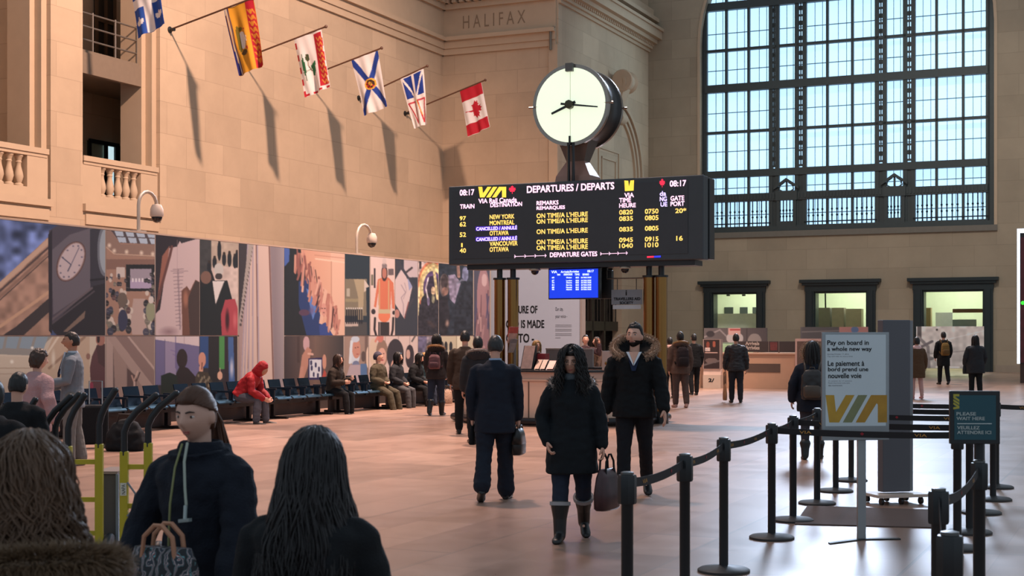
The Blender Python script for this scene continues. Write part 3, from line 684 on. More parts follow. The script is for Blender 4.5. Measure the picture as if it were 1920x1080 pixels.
panel('photo panel of a row of bare raised arms above blue clothes', 533, 646, *TOP, c)
# dark hall with column
c = Canvas(646, 470, 696, 632, (46, 56, 66))
c.rect(647, 523, 688, 592, (128, 112, 92)); c.poly((663, 523, 682, 524, 694, 540, 682, 548, 680, 600, 671, 600, 672, 560), (170, 146, 114)); c.poly((683, 524, 692, 537, 683, 547), (206, 180, 166)); c.rect(650, 541, 656, 556, (176, 160, 142)); c.rect(647, 560, 672, 566, (150, 132, 100)); c.rect(647, 604, 690, 632, (78, 74, 74)); c.rect(647, 604, 672, 612, (188, 160, 148))
for k in range(8): x = 650 + 4 * k; c.line((x, 580, x, 606), 2.6, (40, 40, 48)); c.ell(x, 578, 1.5, 2, (206, 190, 184))
c.poly((686, 540, 696, 535, 696, 632, 688, 632), (44, 54, 64))
panel('dark photo panel of a dim hall with one tan column', 647, 693, *TOP, c)
# worker in orange
c = Canvas(693, 475, 743, 632, (222, 184, 174))
c.rect(728, 504, 738, 516, (110, 90, 92)); c.rect(701, 503, 704, 540, (54, 46, 52)); c.rect(696, 515, 700, 535, (120, 110, 90))
c.poly((708, 524, 716, 520, 728, 520, 737, 530, 741, 580, 735, 578, 733, 546, 731, 596, 710, 596, 709, 548, 705, 576, 701, 575), (222, 108, 74)); c.ell(720, 592, 11, 12, (236, 116, 76)); c.ell(720.5, 512, 6, 15, (70, 50, 50)); c.ell(720.5, 512, 4.4, 10, (190, 110, 92)); c.ell(720.5, 498, 5, 5, (130, 110, 112)); c.ell(720.5, 490, 4, 6, (200, 170, 164), .7)
for x in (711, 728.5): c.line((x, 526, x, 585), 2, (204, 168, 116))
c.rect(709.5, 580, 731.5, 588, (196, 170, 130)); c.rect(709, 604, 730, 632, (58, 52, 54)); c.ell(700, 584, 4, 5, (60, 50, 54)); c.ell(738, 586, 3, 4, (56, 44, 48)); c.line((703, 596, 702, 618, 706, 632), 4, (48, 40, 44)); c.line((737, 596, 736, 618, 733, 632), 4, (48, 40, 44)); c.line((712, 604, 712, 632), 1, (220, 186, 176)); 
panel('photo panel of a worker in an orange high visibility coat', 695, 740, *TOP, c)
# paper
c = Canvas(739, 478, 786, 632, (58, 60, 70))
c.rect(757, 480, 786, 520, (200, 172, 174)); c.poly((741, 486, 752, 488, 741, 520), (70, 64, 70)); c.line((743, 488, 776, 540), 7, (66, 64, 74)); c.line((762, 510, 772, 502), 4, (70, 60, 62)); c.poly((740, 526, 752, 505, 773, 537, 766, 570, 758, 598, 746, 578, 740, 568), (212, 180, 178))
c.line((752, 534, 760, 548, 752, 558, 756, 570, 756, 592), 1.4, (150, 126, 136)); c.line((758, 530, 762, 544, 756, 560), 1.2, (160, 134, 140)); c.poly((764, 520, 773, 537, 767, 545), (150, 150, 190)); c.ell(744, 588, 5, 8, (190, 120, 108)); c.line((766, 566, 758, 596), 1.6, (150, 60, 56)); c.line((774, 560, 760, 590), 3, (80, 70, 78), .6)
panel('photo panel of a white paper diamond sketch on a dark ground', 741, 783, *TOP, c)
# rainbow
c = Canvas(782, 484, 825, 632, (52, 48, 56))
c.poly((783, 486, 826, 492, 826, 560, 783, 560), (196, 166, 160)); c.rect(786, 488, 790, 504, (60, 50, 50))
for r, col in ((36, (206, 110, 74)), (32, (224, 180, 110)), (27, (232, 206, 140)), (22, (100, 70, 120)), (16, (60, 48, 66))): c.ell(811, 540, r * .8, r * 1.45, col)
c.line((783, 590, 786, 540), 4, (226, 206, 150)); c.poly((784, 600, 790, 560, 800, 545, 826, 560, 826, 632, 784, 632), (50, 46, 54)); c.line((812, 494, 820, 560), 5, (216, 190, 130)); c.line((803, 520, 798, 540, 802, 560), 3, (226, 200, 206)); c.ell(812, 545, 4, 8, (212, 170, 130)); c.ell(803, 565, 3, 8, (120, 104, 140)); c.ell(812, 560, 3, 9, (150, 140, 110)); c.mottle(.25, 7, 5)
for k in range(3): c.ell(805 + 4 * k, 604 + 4 * k, 8, 5, (84, 64, 60), .6, soft=.9)
panel('photo panel of a rainbow arch over dark figures', 784, 822, *TOP, c)
c = Canvas(822, 488, 890, 632, (46, 52, 64))
c.ell(833, 535, 9, 22, (112, 92, 88)); c.ell(833, 528, 6, 14, (70, 56, 56)); c.ell(834, 546, 6, 8, (150, 104, 90)); c.poly((840, 516, 852, 514, 864, 530, 852, 570, 843, 560), (140, 124, 150)); c.line((859, 500, 860, 518), 6, (178, 126, 112)); c.ell(872, 514, 6, 14, (124, 124, 160)); c.line((857, 532, 866, 524, 876, 532), 3, (130, 128, 150)); c.poly((824, 560, 838, 552, 844, 600, 836, 632, 824, 632), (44, 40, 46)); c.ell(838, 606, 5, 9, (160, 122, 110), soft=.8); c.poly((852, 580, 868, 526, 889, 530, 889, 632, 850, 632), (42, 46, 56)); c.mottle(.25, 9, 7)
panel('dark photo panel of two people talking, right of the rainbow panel', 823, 887, *TOP, c)
c = Canvas(886, 492, 924, 740, (78, 74, 92))
c.ell(906, 560, 12, 60, (170, 118, 122)); c.ell(908, 525, 5, 12, (206, 160, 160)); c.ell(905, 650, 13, 60, (150, 104, 110))
rg = random.Random(5)
for k in range(30): x = rg.uniform(893, 916); y = rg.uniform(530, 690); c.line((x, y, x + rg.uniform(-5, 5), y + rg.uniform(15, 40)), 2.2, rg.choice(((200, 150, 146), (120, 78, 88), (180, 128, 130), (86, 76, 110))))
panel('full-height photo panel of pink tangled arms at the right end of the hoarding', 889, 918, *FULL, c)
# ---- lower row
c = Canvas(-60, 626, 200, 790, (196, 166, 142))
c.grad(0, 690, (206, 180, 156), 0, 760, (172, 142, 122)); c.poly((-60, 629, 100, 629, 60, 668, -60, 660), (150, 140, 132))
for k in range(5): c.poly((-40 + 27 * k, 631, -18 + 27 * k, 631, -22 + 26 * k, 654, -42 + 26 * k, 652), (138, 152, 164))
c.line((-60, 664, 70, 668), 3, (214, 190, 166)); c.line((-60, 690, 60, 690), 2, (176, 146, 122)); c.line((-60, 702, 60, 700), 1.4, (170, 140, 118)); c.ell(22, 678, 5, 5, (244, 226, 206), soft=.8); c.ell(60, 652, 4, 4, (250, 236, 220), soft=.8)
c.poly((70, 700, 100, 630, 168, 630, 168, 720, 100, 720), (196, 160, 132)); c.line((92, 690, 158, 632), 5, (160, 122, 98)); c.line((84, 670, 110, 630), 4, (224, 196, 170)); c.ell(100, 672, 5, 22, (224, 200, 176), soft=.8)
c.poly((168, 690, 172, 668, 182, 646, 197, 644, 198, 790, 174, 790), (98, 60, 62)); c.poly((180, 648, 196, 644, 197, 690, 184, 680), (80, 54, 54)); c.ell(188, 636, 9, 12, (168, 106, 90)); c.ell(184, 634, 3, 9, (60, 44, 44)); c.ell(165, 668, 4, 6, (150, 104, 88)); c.ell(171, 724, 4, 8, (150, 50, 70))
panel('lower photo panel of a bright concourse with a person in maroon at the edge', -50, 197, .12, 1.70, c)
c = Canvas(198, 626, 292, 790, (150, 118, 108))
c.rect(199, 630, 212, 790, (176, 142, 130)); c.rect(212, 655, 236, 790, (112, 86, 80)); c.poly((212, 650, 236, 665, 236, 790, 218, 790), (158, 124, 112)); c.poly((199, 630, 222, 630, 292, 716, 292, 760), (170, 136, 124)); c.poly((216, 630, 240, 630, 292, 700, 292, 730), (140, 108, 100)); c.line((240, 630, 292, 695), 4, (186, 152, 140)); c.poly((238, 690, 256, 706, 256, 790, 238, 790), (96, 72, 68)); c.poly((270, 730, 292, 750, 292, 790, 266, 790), (128, 98, 90))
c.line((252, 712, 258, 696), 2.4, (206, 160, 140)); c.line((256, 714, 262, 698), 2, (70, 48, 46)); c.line((247, 704, 252, 718), 3, (190, 140, 122)); c.line((252, 716, 252, 742), 4, (196, 156, 142)); c.line((253, 742, 258, 764), 6, (88, 120, 164))
panel('lower photo panel of a stone column and a raised hand', 199, 289, .12, 1.70, c)
c = Canvas(290, 626, 448, 740, (60, 52, 56))
c.poly((291, 634, 374, 644, 374, 722, 291, 722), (112, 100, 142)); c.poly((309, 640, 330, 642, 330, 720, 309, 720), (150, 130, 160)); c.poly((291, 629, 374, 629, 374, 649, 291, 636), (212, 184, 184)); c.line((329, 629, 329, 690), 1.3, (90, 74, 130)); c.line((309, 636, 309, 700), 1, (90, 78, 110)); c.line((345, 629, 345, 645), 1, (160, 130, 140))
for k in range(4): c.line((320 + 4 * k, 656 + 8 * k, 332, 660 + 8 * k), 1, (110, 84, 150))
c.rect(375, 630, 391, 690, (48, 76, 132)); c.rect(391, 630, 411, 740, (48, 44, 46)); c.rect(411, 630, 421, 692, (76, 146, 72)); c.rect(421, 630, 446, 740, (58, 46, 52)); c.poly((427, 632, 437, 632, 440, 720, 429, 722), (66, 96, 156)); c.ell(434, 690, 5, 24, (190, 184, 204), soft=.8)
c.ell(341, 672, 10, 18, (56, 44, 44)); c.poly((330, 700, 338, 684, 352, 690, 366, 706, 366, 740, 326, 740), (52, 42, 42)); c.ell(379, 674, 7, 14, (214, 136, 112)); c.ell(377, 692, 4, 8, (226, 150, 122)); c.line((379, 680, 378, 692), 2, (120, 66, 54)); c.poly((366, 706, 372, 696, 390, 698, 400, 720, 400, 740, 366, 740), (74, 62, 52)); c.poly((302, 704, 318, 698, 332, 704, 334, 740, 302, 740), (44, 50, 44)); c.ell(412, 704, 5, 8, (224, 160, 132)); c.line((413, 700, 412, 690), 1.5, (226, 164, 136))
for k in range(14): c.ell(372 + (k * 7) % 22, 704 + (k * 5) % 26, 2, 3, (170, 150, 120), .6)
panel('lower photo panel of two presenters by a purple board and green strip', 291, 445, .3, 1.70, c)
c = Canvas(532, 626, 648, 740, (76, 62, 62))
c.grad(535, 0, (70, 58, 60), 590, 0, (116, 86, 78), (533, 627, 590, 740)); c.grad(590, 0, (120, 90, 80), 645, 0, (64, 58, 60), (590, 627, 646, 740)); c.rect(557, 630, 562, 680, (64, 48, 48), .5)
c.ell(574, 644, 6, 14, (196, 146, 150)); c.poly((566, 666, 576, 650, 584, 656, 576, 690, 566, 720, 560, 712), (190, 124, 104)); c.line((566, 690, 562, 720, 576, 722), 7, (196, 130, 112)); c.poly((578, 672, 605, 670, 605, 712, 577, 712), (52, 44, 90)); c.rect(580, 674, 603, 708, (206, 198, 206))
for x, y in ((584, 690), (592, 684), (598, 692), (588, 702), (596, 704), (583, 680)): c.ell(x, y, 2, 5, (54, 50, 90))
c.ell(608, 678, 4, 14, (206, 136, 112)); c.poly((602, 712, 608, 692, 612, 700, 606, 730), (190, 70, 60)); c.line((578, 663, 586, 664), 4, (220, 160, 140))
panel('lower photo panel of hands holding up a framed blue and white drawing', 533, 644, *BOT, c)
c = Canvas(644, 626, 696, 740, (160, 126, 112))
c.rect(684, 630, 694, 740, (120, 92, 84)); c.ell(665, 660, 10, 26, (196, 196, 208)); c.ell(668, 654, 8, 18, (204, 130, 108)); c.ell(666, 636, 8, 6, (188, 190, 204)); c.line((659, 640, 656, 680), 5, (206, 206, 214)); c.ell(667, 684, 7, 8, (110, 116, 150)); c.poly((650, 704, 656, 684, 680, 684, 684, 740, 648, 740), (176, 150, 158)); c.rect(676, 682, 688, 712, (80, 110, 158)); c.ell(681, 668, 4, 10, (96, 76, 72)); c.ell(690, 670, 4, 20, (226, 186, 162))
for x, y in ((666, 652), (671, 651)): c.ell(x, y, 1.3, 1, (70, 40, 44))
c.ell(670, 664, 2.4, 1, (160, 60, 62))
panel('lower photo panel of a person in a pale scarf looking right', 646, 690, *BOT, c)
c = Canvas(690, 626, 788, 740, (214, 178, 168))
for x in (722, 747, 768): c.line((x, 627, x, 660), 1.2, (150, 122, 120))
c.ell(700, 660, 8, 26, (214, 176, 150)); c.ell(716, 662, 11, 26, (150, 112, 94)); c.ell(716, 668, 8, 16, (222, 156, 136)); c.ell(713, 632, 6, 10, (206, 110, 96)); c.line((704, 640, 710, 628), 4, (220, 120, 100)); c.ell(741, 665, 16, 30, (62, 54, 60)); c.ell(740, 690, 10, 20, (196, 138, 122)); c.ell(768, 668, 8, 22, (60, 48, 54)); c.ell(765, 664, 4, 9, (206, 152, 136)); c.poly((730, 680, 734, 660, 756, 690, 758, 740, 726, 740), (60, 54, 60)); c.ell(740, 688, 8, 14, (206, 146, 128)); c.line((772, 640, 780, 626), 3, (90, 82, 80))
for x, y in ((713, 664), (719, 663), (737, 684), (744, 684)): c.ell(x, y, 1.5, 1, (60, 36, 40))
for x, y in ((716, 675), (740, 695)): c.ell(x, y, 3, 1.2, (170, 52, 60))
panel('lower photo panel of several faces close together behind the seated olive coat person', 692, 783, *BOT, c)
c = Canvas(782, 626, 826, 740, (150, 130, 140)); c.rect(783, 630, 800, 660, (100, 90, 120)); c.ell(806, 660, 10, 20, (92, 80, 84)); c.mottle(.3, 8, 3)
panel('lower photo panel of blurred mauve shapes behind the standing backpack person', 784, 822, *BOT, c)
c = Canvas(822, 626, 890, 740, (204, 178, 146)); c.rect(856, 628, 868, 700, (226, 204, 172)); c.line((856, 628, 856, 700), 1.4, (150, 126, 100)); c.rect(823, 668, 889, 680, (170, 146, 122))
for x in (829, 836, 845, 874): c.ell(x, 650, 3, 10, (44, 42, 48))
c.rect(823, 690, 889, 740, (150, 124, 108))
panel('lower photo panel of a pale cream hall with small standing figures', 823, 887, *BOT, c)
# ---- white text board, the return of the hoarding
uT = uHe + .02
v0, v1 = v_at(920, uT), v_at(1088, uT)
white = mat('white_board', (160, 170, 186), .5, var=.03)
t = thing('text_board', 'large white text board at the end of the hoarding behind the information booth', 'board', W(uT, (v0 + v1) / 2, 0), RZ)
m = MB_(); m.bx(uT, uT + .25, v0, v1, 0, HZ); obj('board', m, white, t, smooth=False)
for a, b in ((v1 - .06, v1), (v0, v0 + .05)): m = MB_(); m.bx(uT - .02, uT + .26, a, b, 0, HZ); obj('edge_post', m, mat('edge_post', (140, 132, 128), .5), t, smooth=False)
fc = Face(W(uT, 0, 0), -VS); ink = mat('black_ink', (22, 24, 28), .6)
Z = lambda x, y: (900 + x / 3.376, 480 + y / 3.376)
def ztext(s, x0, y0, y1, x1, **k):
    m = MB(); a, b = Z(x0, y0), Z(x1, y1); fc.text(m, s, a[0], a[1], b[1], b[0], **k); obj('lettering', m, ink, t, smooth=False)
ztext('FUTURE OF', 181, 318, 364, 362, wt=.012); ztext('OLD IS MADE', 165, 408, 456, 405, wt=.012); ztext('ONTO -', 165, 494, 548, 340, wt=.012)
ztext('Our city,', 477, 324, 354, 527); ztext('your voice -', 477, 372, 398, 552)
m = MB()
for k, y in enumerate((435, 445, 462, 472, 490, 500, 516)): a, b = Z(477, y), Z(580 if k < 6 else 510, y + 3); fc.poly(m, [(a[0], a[1]), (b[0], a[1]), (b[0], b[1]), (a[0], b[1])], .004)
obj('small_print', m, mat('grey_ink', (120, 124, 132), .6), t, smooth=False)
# ---- cctv gooseneck posts on top of the hoarding
def cctv(px, pxc, ytop, ydome, label):
    u = u_at(px, VH); t = thing('cctv_post', label, 'security camera', W(u, VH + .08, HZ + .03), RZ, 'gooseneck cameras on the hoarding')
    gp = mat('grey_pole', (176, 162, 148), .4, .2)
    zt = z_v(px, ytop, VH + .08); u2 = u_at(pxc, VH + .08); r = (u2 - u) / 2; zd = z_v(pxc, ydome, VH + .08)
    m = MB_(); m.bx(u - .14, u + .14, VH, VH + .18, HZ + .03, HZ + .06); obj('base_plate', m, gp, t, smooth=False)
    m = MB_(); m.tube([(u, VH + .08, HZ + .05), (u, VH + .08, zt - r)] + [(u + r - r * cos(pi * k / 8), VH + .08, zt - r + r * sin(pi * k / 8)) for k in range(1, 9)] + [(u2, VH + .08, zd + .16)], .035, 10); obj('gooseneck', m, gp, t)
    m = MB(); m.lathe([(.05, .2), (.09, .19), (.13, .1), (.135, -.02), (.12, -.05)], 16, W(u2, VH + .08, zd)); obj('housing', m, mat('camera_housing', (190, 172, 158), .4), t)
    m = MB(); m.sph(W(u2, VH + .08, zd - .05), (.11, .11, .12)); obj('dome', m, mat('smoked_dome', (20, 18, 20), .15), t)
cctv(266, 294, 358, 402, 'gooseneck camera post on the hoarding above the assembly hall panel')
cctv(674, 697, 420, 452, 'gooseneck camera post on the hoarding above the dark hall panel')
# ================================================================ DEPARTURE BOARD, CLOCK AND INFORMATION BOOTH
blackm = mat('black_plastic', (22, 24, 26), .4); dgrey = mat('board_grey', (56, 62, 66), .5)
brass = mat('polished_brass', (146, 106, 60), .24, 1., var=.12, vscale=2)
uB = 26.5
fb = Face(W(uB, 0, 0), -VS)
bz = lambda x, y: (830 + x / 3.692, 320 + y / 3.692)
bv0, bv1 = v_at(841, uB), v_at(1319, uB); bz1 = z_u(841, 350, uB); bz0 = z_u(841, 497, uB)
bt = thing('departure_board', 'long black departure board listing trains in yellow letters above the booth', 'departure board', W(uB + .3, (bv0 + bv1) / 2, bz0), RZ)
m = MB_(); m.bx(uB, uB + .32, bv0, bv1, bz0, bz1); obj('housing', m, dgrey, bt, smooth=False, bevel=.02)
m = MB_(); m.bx(uB + .36, uB + .7, bv0 - .02, bv1 - .02, bz0 + .02, bz1 - .02); obj('rear_housing', m, blackm, bt, smooth=False, bevel=.02)
m = MB_(); m.bx(uB - .012, uB, v_at(848, uB), v_at(1290, uB), bz0 + .12, bz1 - .1); obj('screen', m, mat('dark_screen', (52, 56, 60), .5), bt, smooth=False)
m = MB_(); m.bx(uB + .1, uB + .6, v_at(872, uB), v_at(1300, uB), bz0 - .1, bz0); obj('underside_rail', m, blackm, bt, smooth=False)
fs = Face(W(uB - .013, 0, 0), -VS)
led = {'w': mat('led_white', (255, 206, 232), .5, emit=1.05, var=.03), 'y': mat('led_amber', (255, 204, 112), .5, emit=.9, var=.3, vscale=14),
       'p': mat('led_violet', (206, 190, 255), .5, emit=1.2), 'r': mat('led_red', (255, 44, 74), .5, emit=1.1), 'Y': mat('led_yellow', (255, 208, 70), .5, emit=1.1), 'v': mat('led_purple', (60, 24, 170), .5, emit=.8), 'b': mat('led_blue', (50, 60, 255), .5, emit=1.)}
def bt_text(s, x0, y0, y1, x1, c='y', wt=.007):
    m = MB(); a, b = bz(x0, y0), bz(x1, y1); fs.text(m, s, a[0], a[1], b[1], b[0], .003, wt); obj('lettering', m, led[c], bt, smooth=False)
def bpoly(name, pts, c, off=.003):
    m = MB(); fs.poly(m, [bz(*p) for p in pts], off); obj(name, m, led[c], bt, smooth=False)
LEAF = [(0, -1), (.12, -.78), (.28, -.86), (.22, -.45), (.42, -.62), (.48, -.5), (.74, -.55), (.64, -.3), (.78, -.2), (.46, .1), (.5, .24), (.08, .18), (.06, .62), (-.06, .62), (-.08, .18), (-.5, .24), (-.46, .1), (-.78, -.2), (-.64, -.3), (-.74, -.55), (-.48, -.5), (-.42, -.62), (-.22, -.45), (-.28, -.86), (-.12, -.78)]
def via(x0, y0, x1, y1):
    """the three slanted strokes of the railway's mark in a box"""
    w, h = x1 - x0, y1 - y0; f = lambda a, b: (x0 + a * w, y0 + b * h)
    return [[f(0, 0), f(.14, 0), f(.17, .62), f(.33, 0), f(.47, 0), f(.22, 1), f(.06, 1)], [f(.53, 0), f(.68, 0), f(.43, 1), f(.28, 1)], [f(.74, 0), f(1, 0), f(1, 1), f(.85, 1), f(.85, .35), f(.83, .3), f(.64, 1), f(.49, 1)]]
for pl in via(247, 112, 440, 185): bpoly('logo_stroke', pl, 'Y')
bpoly('maple_leaf', [(482 + x * 32, 138 + y * 36) for x, y in LEAF], 'r')
bpoly('logo_stroke', [(1258, 68), (1285, 70), (1290, 110), (1300, 68), (1325, 66), (1322, 138), (1262, 142)], 'Y')
bpoly('maple_leaf', [(1520 + x * 26, 92 + y * 38) for x, y in LEAF], 'r')
for r in (('08:17', 118, 135, 174, 217, 'w', .008), ('VIA Rail Canada', 248, 197, 228, 512, 'w'), ('DEPARTURES / DEPARTS', 583, 110, 156, 1185, 'w', .010), ('08:17', 1572, 72, 112, 1683, 'w', .008), ('VIA', 1258, 157, 187, 1322, 'w'),
          ('TRAIN', 120, 236, 265, 218, 'w'), ('DESTINATION', 330, 226, 254, 548, 'w'), ('REMARKS', 650, 213, 241, 800, 'w'), ('REMARQUES', 650, 250, 277, 845, 'w'), ('TIME', 1222, 192, 222, 1302, 'w'), ('HEURE', 1222, 230, 258, 1335, 'w'),
          ('da', 1503, 145, 176, 1545, 'p'), ('NG', 1503, 183, 213, 1550, 'p'), ('UE', 1508, 221, 250, 1553, 'p'), ('GATE', 1577, 178, 210, 1670, 'w'), ('PORT', 1577, 217, 247, 1672, 'w'),
          ('97', 118, 318, 345, 160), ('NEW YORK', 325, 308, 338, 495), ("ON TIME/A L'HEURE", 650, 298, 330, 1003), ('0820', 1222, 275, 306, 1315), ('0750', 1400, 268, 300, 1492), ('20*', 1610, 263, 295, 1685),
          ('62', 118, 358, 388, 160), ('MONTREAL', 325, 349, 379, 495), ("ON TIME/A L'HEURE", 650, 338, 369, 1003), ('0835', 1222, 319, 350, 1315), ('0805', 1400, 313, 345, 1492),
          ('CANCELLED / ANNUL\u00c9', 232, 388, 416, 513, 'p'), ('52', 118, 430, 460, 160), ('OTTAWA', 325, 420, 450, 455), ("ON TIME/A L'HEURE", 650, 408, 440, 1003), ('0835', 1222, 393, 423, 1315), ('0805', 1400, 386, 417, 1492),
          ('CANCELLED / ANNUL\u00c9', 232, 460, 489, 513, 'p'), ('1', 128, 504, 530, 137), ('VANCOUVER', 325, 493, 523, 517), ("ON TIME/A L'HEURE", 650, 480, 512, 1003), ('0945', 1222, 467, 497, 1315), ('0915', 1400, 460, 491, 1492), ('16', 1617, 454, 486, 1660),
          ('40', 118, 540, 570, 160), ('OTTAWA', 325, 532, 563, 455), ("ON TIME/A L'HEURE", 650, 520, 552, 1003), ('1040', 1222, 507, 537, 1315), ('1010', 1400, 500, 532, 1492), ('DEPARTURE GATES', 742, 569, 600, 1068, 'w')):
    bt_text(r[0], *r[1:5], *(r[5:] if len(r) > 5 else ()))
for x0, x1, y in ((228, 516, 387), (228, 516, 459)): bpoly('row_highlight', [(x0, y), (x1, y - 8), (x1, y + 22), (x0, y + 30)], 'v', .001)
for x0, x1, y in ((495, 718, 594), (1090, 1280, 576)):
    m = MB(); f = lambda p: [bz(*q) for q in p]
    fs.poly(m, f([(x0, y - 2), (x1, y - 8), (x1, y - 4), (x0, y + 2)]), .003)
    for k in range(4): x = x0 + 6 + k * (x1 - x0 - 12) / 3; yy = y - 6 * (x - x0) / (x1 - x0); fs.poly(m, f([(x - 6, yy - 11), (x - 1, yy - 11), (x + 7, yy), (x - 1, yy + 11), (x - 6, yy + 11), (x + 1, yy)]), .003)
    obj('arrow_line', m, led['w'], bt, smooth=False)
bpoly('status_strip', [(1415, 592), (1462, 590), (1462, 602), (1415, 604)], 'r'); bpoly('status_strip', [(1464, 590), (1510, 588), (1510, 600), (1464, 602)], 'b')
# columns in pairs carry the board
CB = []
for px, y1, uo in ((937, 813, .02), (962, 813, .02), (1217, 795, .1), (1240, 790, .1)):
    u = uB + .3 + uo; v = v_at(px, u); CB.append((u, v))
    t = thing('brass_column', 'polished brass column under the %s of the departure board, %s of its pair' % ('left part' if px < 1000 else 'right part', 'left one' if px in (937, 1217) else 'right one'), 'column', W(u, v, 0), RZ, 'brass columns')
    m = MB(); m.lathe([(.115, .13), (.115, bz0 - .28)], 12, W(u, v, 0)); obj('shaft', m, brass, t)
    m = MB(); m.lathe([(.06, bz0 - .28), (.06, bz0 - .1)], 10, W(u, v, 0)); obj('neck', m, blackm, t)
    m = MB(); m.lathe([(.135, bz0 - .31), (.135, bz0 - .27)], 16, W(u, v, 0)); obj('collar', m, blackm, t)
    m = MB(); m.lathe([(.14, 0), (.14, .22), (.117, .24)], 14, W(u, v, 0)); obj('foot', m, blackm, t)
# dome cameras under the board
for px in (1003, 1172):
    v = v_at(px, uB + .2); t = thing('dome_camera', 'small dome camera under the departure board, %s of the two' % ('left' if px < 1100 else 'right'), 'security camera', W(uB + .2, v, bz0 - .1), RZ, 'dome cameras')
    m = MB(); m.lathe([(.1, 0), (.12, -.03), (.1, -.04)][::-1], 16, W(uB + .2, v, bz0 - .101)); obj('mount', m, mat('cream_mount', (190, 176, 156), .5), t)
    m = MB(); m.sph(W(uB + .2, v, bz0 - .15), (.08, .08, .08)); obj('dome', m, mat('smoked_dome', (20, 18, 20), .15), t)
# hanging monitors
um = 26.75
t = thing('arrivals_monitor', 'blue arrivals monitor hanging under the departure board', 'monitor', W(um, v_at(1076, um), bz0 - .6), RZ + rad(9))
rt = (-VS * cos(rad(7)) - US * sin(rad(7))); fm = Face(hit(1076, 530, W(um, 0, 0), US), rt)
w0 = [fm.at(1028, 508), fm.at(1126, 508), fm.at(1126, 560), fm.at(1028, 560)]
ca = fm.at(1030, 506); cb = fm.at(1121, 558); wd_ = (cb - ca).dot(fm.r); ht = (ca - cb).z
m = MB(); m.obx((ca + cb) / 2 - fm.n * .06, fm.r, fm.n, (0, 0, 1), wd_ + .06, .1, ht + .05); obj('casing', m, blackm, t, smooth=False, bevel=.01)
m = MB(); m.obx((ca + cb) / 2 - fm.n * .004, fm.r, fm.n, (0, 0, 1), wd_, .012, ht); obj('screen', m, mat('blue_screen', (18, 60, 226), .4, emit=.9), t, smooth=False)
ctr = (ca + cb) / 2 + V((0, 0, ht / 2))
m = MB(); m.tube([ctr - fm.n * .06, V((ctr.x - fm.n.x * .06, ctr.y - fm.n.y * .06, bz0 - .1))], .04); obj('hanger', m, blackm, t)
mz = lambda x, y: (900 + x / 3.376, 480 + y / 3.376)
wled = mat('screen_white', (215, 228, 255), .5, emit=.9)
def mtext(s, x0, y0, y1, x1): m = MB(); a, b = mz(x0, y0), mz(x1, y1); fm.text(m, s, a[0], a[1], b[1], b[0], .006, .004); obj('lettering', m, wled, t, smooth=False)
mtext('VIA', 452, 94, 110, 488); mtext('Arrivals/Arriv\u00e9es', 512, 94, 108, 626); mtext('08:17', 680, 90, 104, 720)
for k, y in enumerate((133, 152, 165, 180, 195, 208)):
    mtext('%d' % (60 + 7 * k), 456, y, y + 9, 470); mtext(('Windsor', 'London', 'Ottawa', 'Sarnia', 'Montr\u00e9al', 'Aldershot')[k], 546, y, y + 9, 582); mtext('08:%d' % (25 + 5 * k), 606, y, y + 9, 626); mtext('ON TIME/A L\'HEURE', 640, y, y + 9, 704)
mtext('TRAIN', 488, 114, 124, 508); mtext('ORIGIN/ORIGINE', 530, 112, 124, 585); mtext('TIME', 600, 112, 124, 630); mtext('REMARKS', 650, 112, 124, 690)
t2 = thing('rear_monitor', 'black back of a second monitor hanging behind the blue one', 'monitor', W(27.1, v_at(1135, 27.1), bz0 - .5), RZ)
ub = 27.06; va, vb = v_at(1060, ub), v_at(1147, ub); z0, z1 = z_u(1135, 560, ub), z_u(1135, 507, ub)
m = MB_(); m.bx(ub, ub + .12, va, vb, z0, z1); obj('casing', m, blackm, t2, smooth=False, bevel=.01)
m = MB_(); m.bx(ub, ub + .03, v_at(1134, ub) - .06, v_at(1134, ub) + .06, z1, bz0 - .1); obj('hanger', m, blackm, t2, smooth=False)
# hanging society sign
us = 27.06; fsg = Face(W(us - .021, 0, 0), -VS); va, vb = v_at(1147, us), v_at(1204, us); z0, z1 = z_u(1175, 571, us), z_u(1175, 543, us); zr_ = z_u(1175, 522, us)
t = thing('hanging_sign', 'grey hanging sign reading TRAVELLERS AID SOCIETY', 'sign', W(us, (va + vb) / 2, z0), RZ)
m = MB_(); m.bx(us - .02, us + .02, va, vb, z0, z1); obj('plate', m, mat('sign_grey', (130, 136, 142), .5), t, smooth=False)
m = MB_(); m.bx(us - .02, us + .02, va - .03, vb + .03, z0 - .09, z0 - .01); obj('lower_strip', m, mat('sign_white', (196, 200, 204), .5), t, smooth=False)
m = MB_(); m.tube([(us, va + .1, zr_), (us, vb - .1, zr_)], .015, 6); obj('hanging_bar', m, mat('thin_rod', (110, 108, 100), .4, .6), t)
for v in (va - .12, vb + .12): m = MB_(); m.tube([(us, v, z1), (us, v, zr_)], .01, 5); obj('rod', m, mat('thin_rod', (110, 108, 100), .4, .6), t)
for v in (va + .1, vb - .1): m = MB_(); m.tube([(us, v, zr_), (us, v, bz0 - .1)], .01, 5); obj('rod', m, mat('thin_rod', (110, 108, 100), .4, .6), t)
def stext(s, x0, y0, y1, x1): m = MB(); fsg.text(m, s, 1130 + x0 / 3.376, 500 + y0 / 3.376, 500 + y1 / 3.376, 1130 + x1 / 3.376, .003, .006); obj('lettering', m, ink, t, smooth=False)
stext('i', 145, 152, 182, 152); stext('TRAVELLERS AID', 70, 197, 214, 237); stext('SOCIETY', 108, 222, 238, 192)
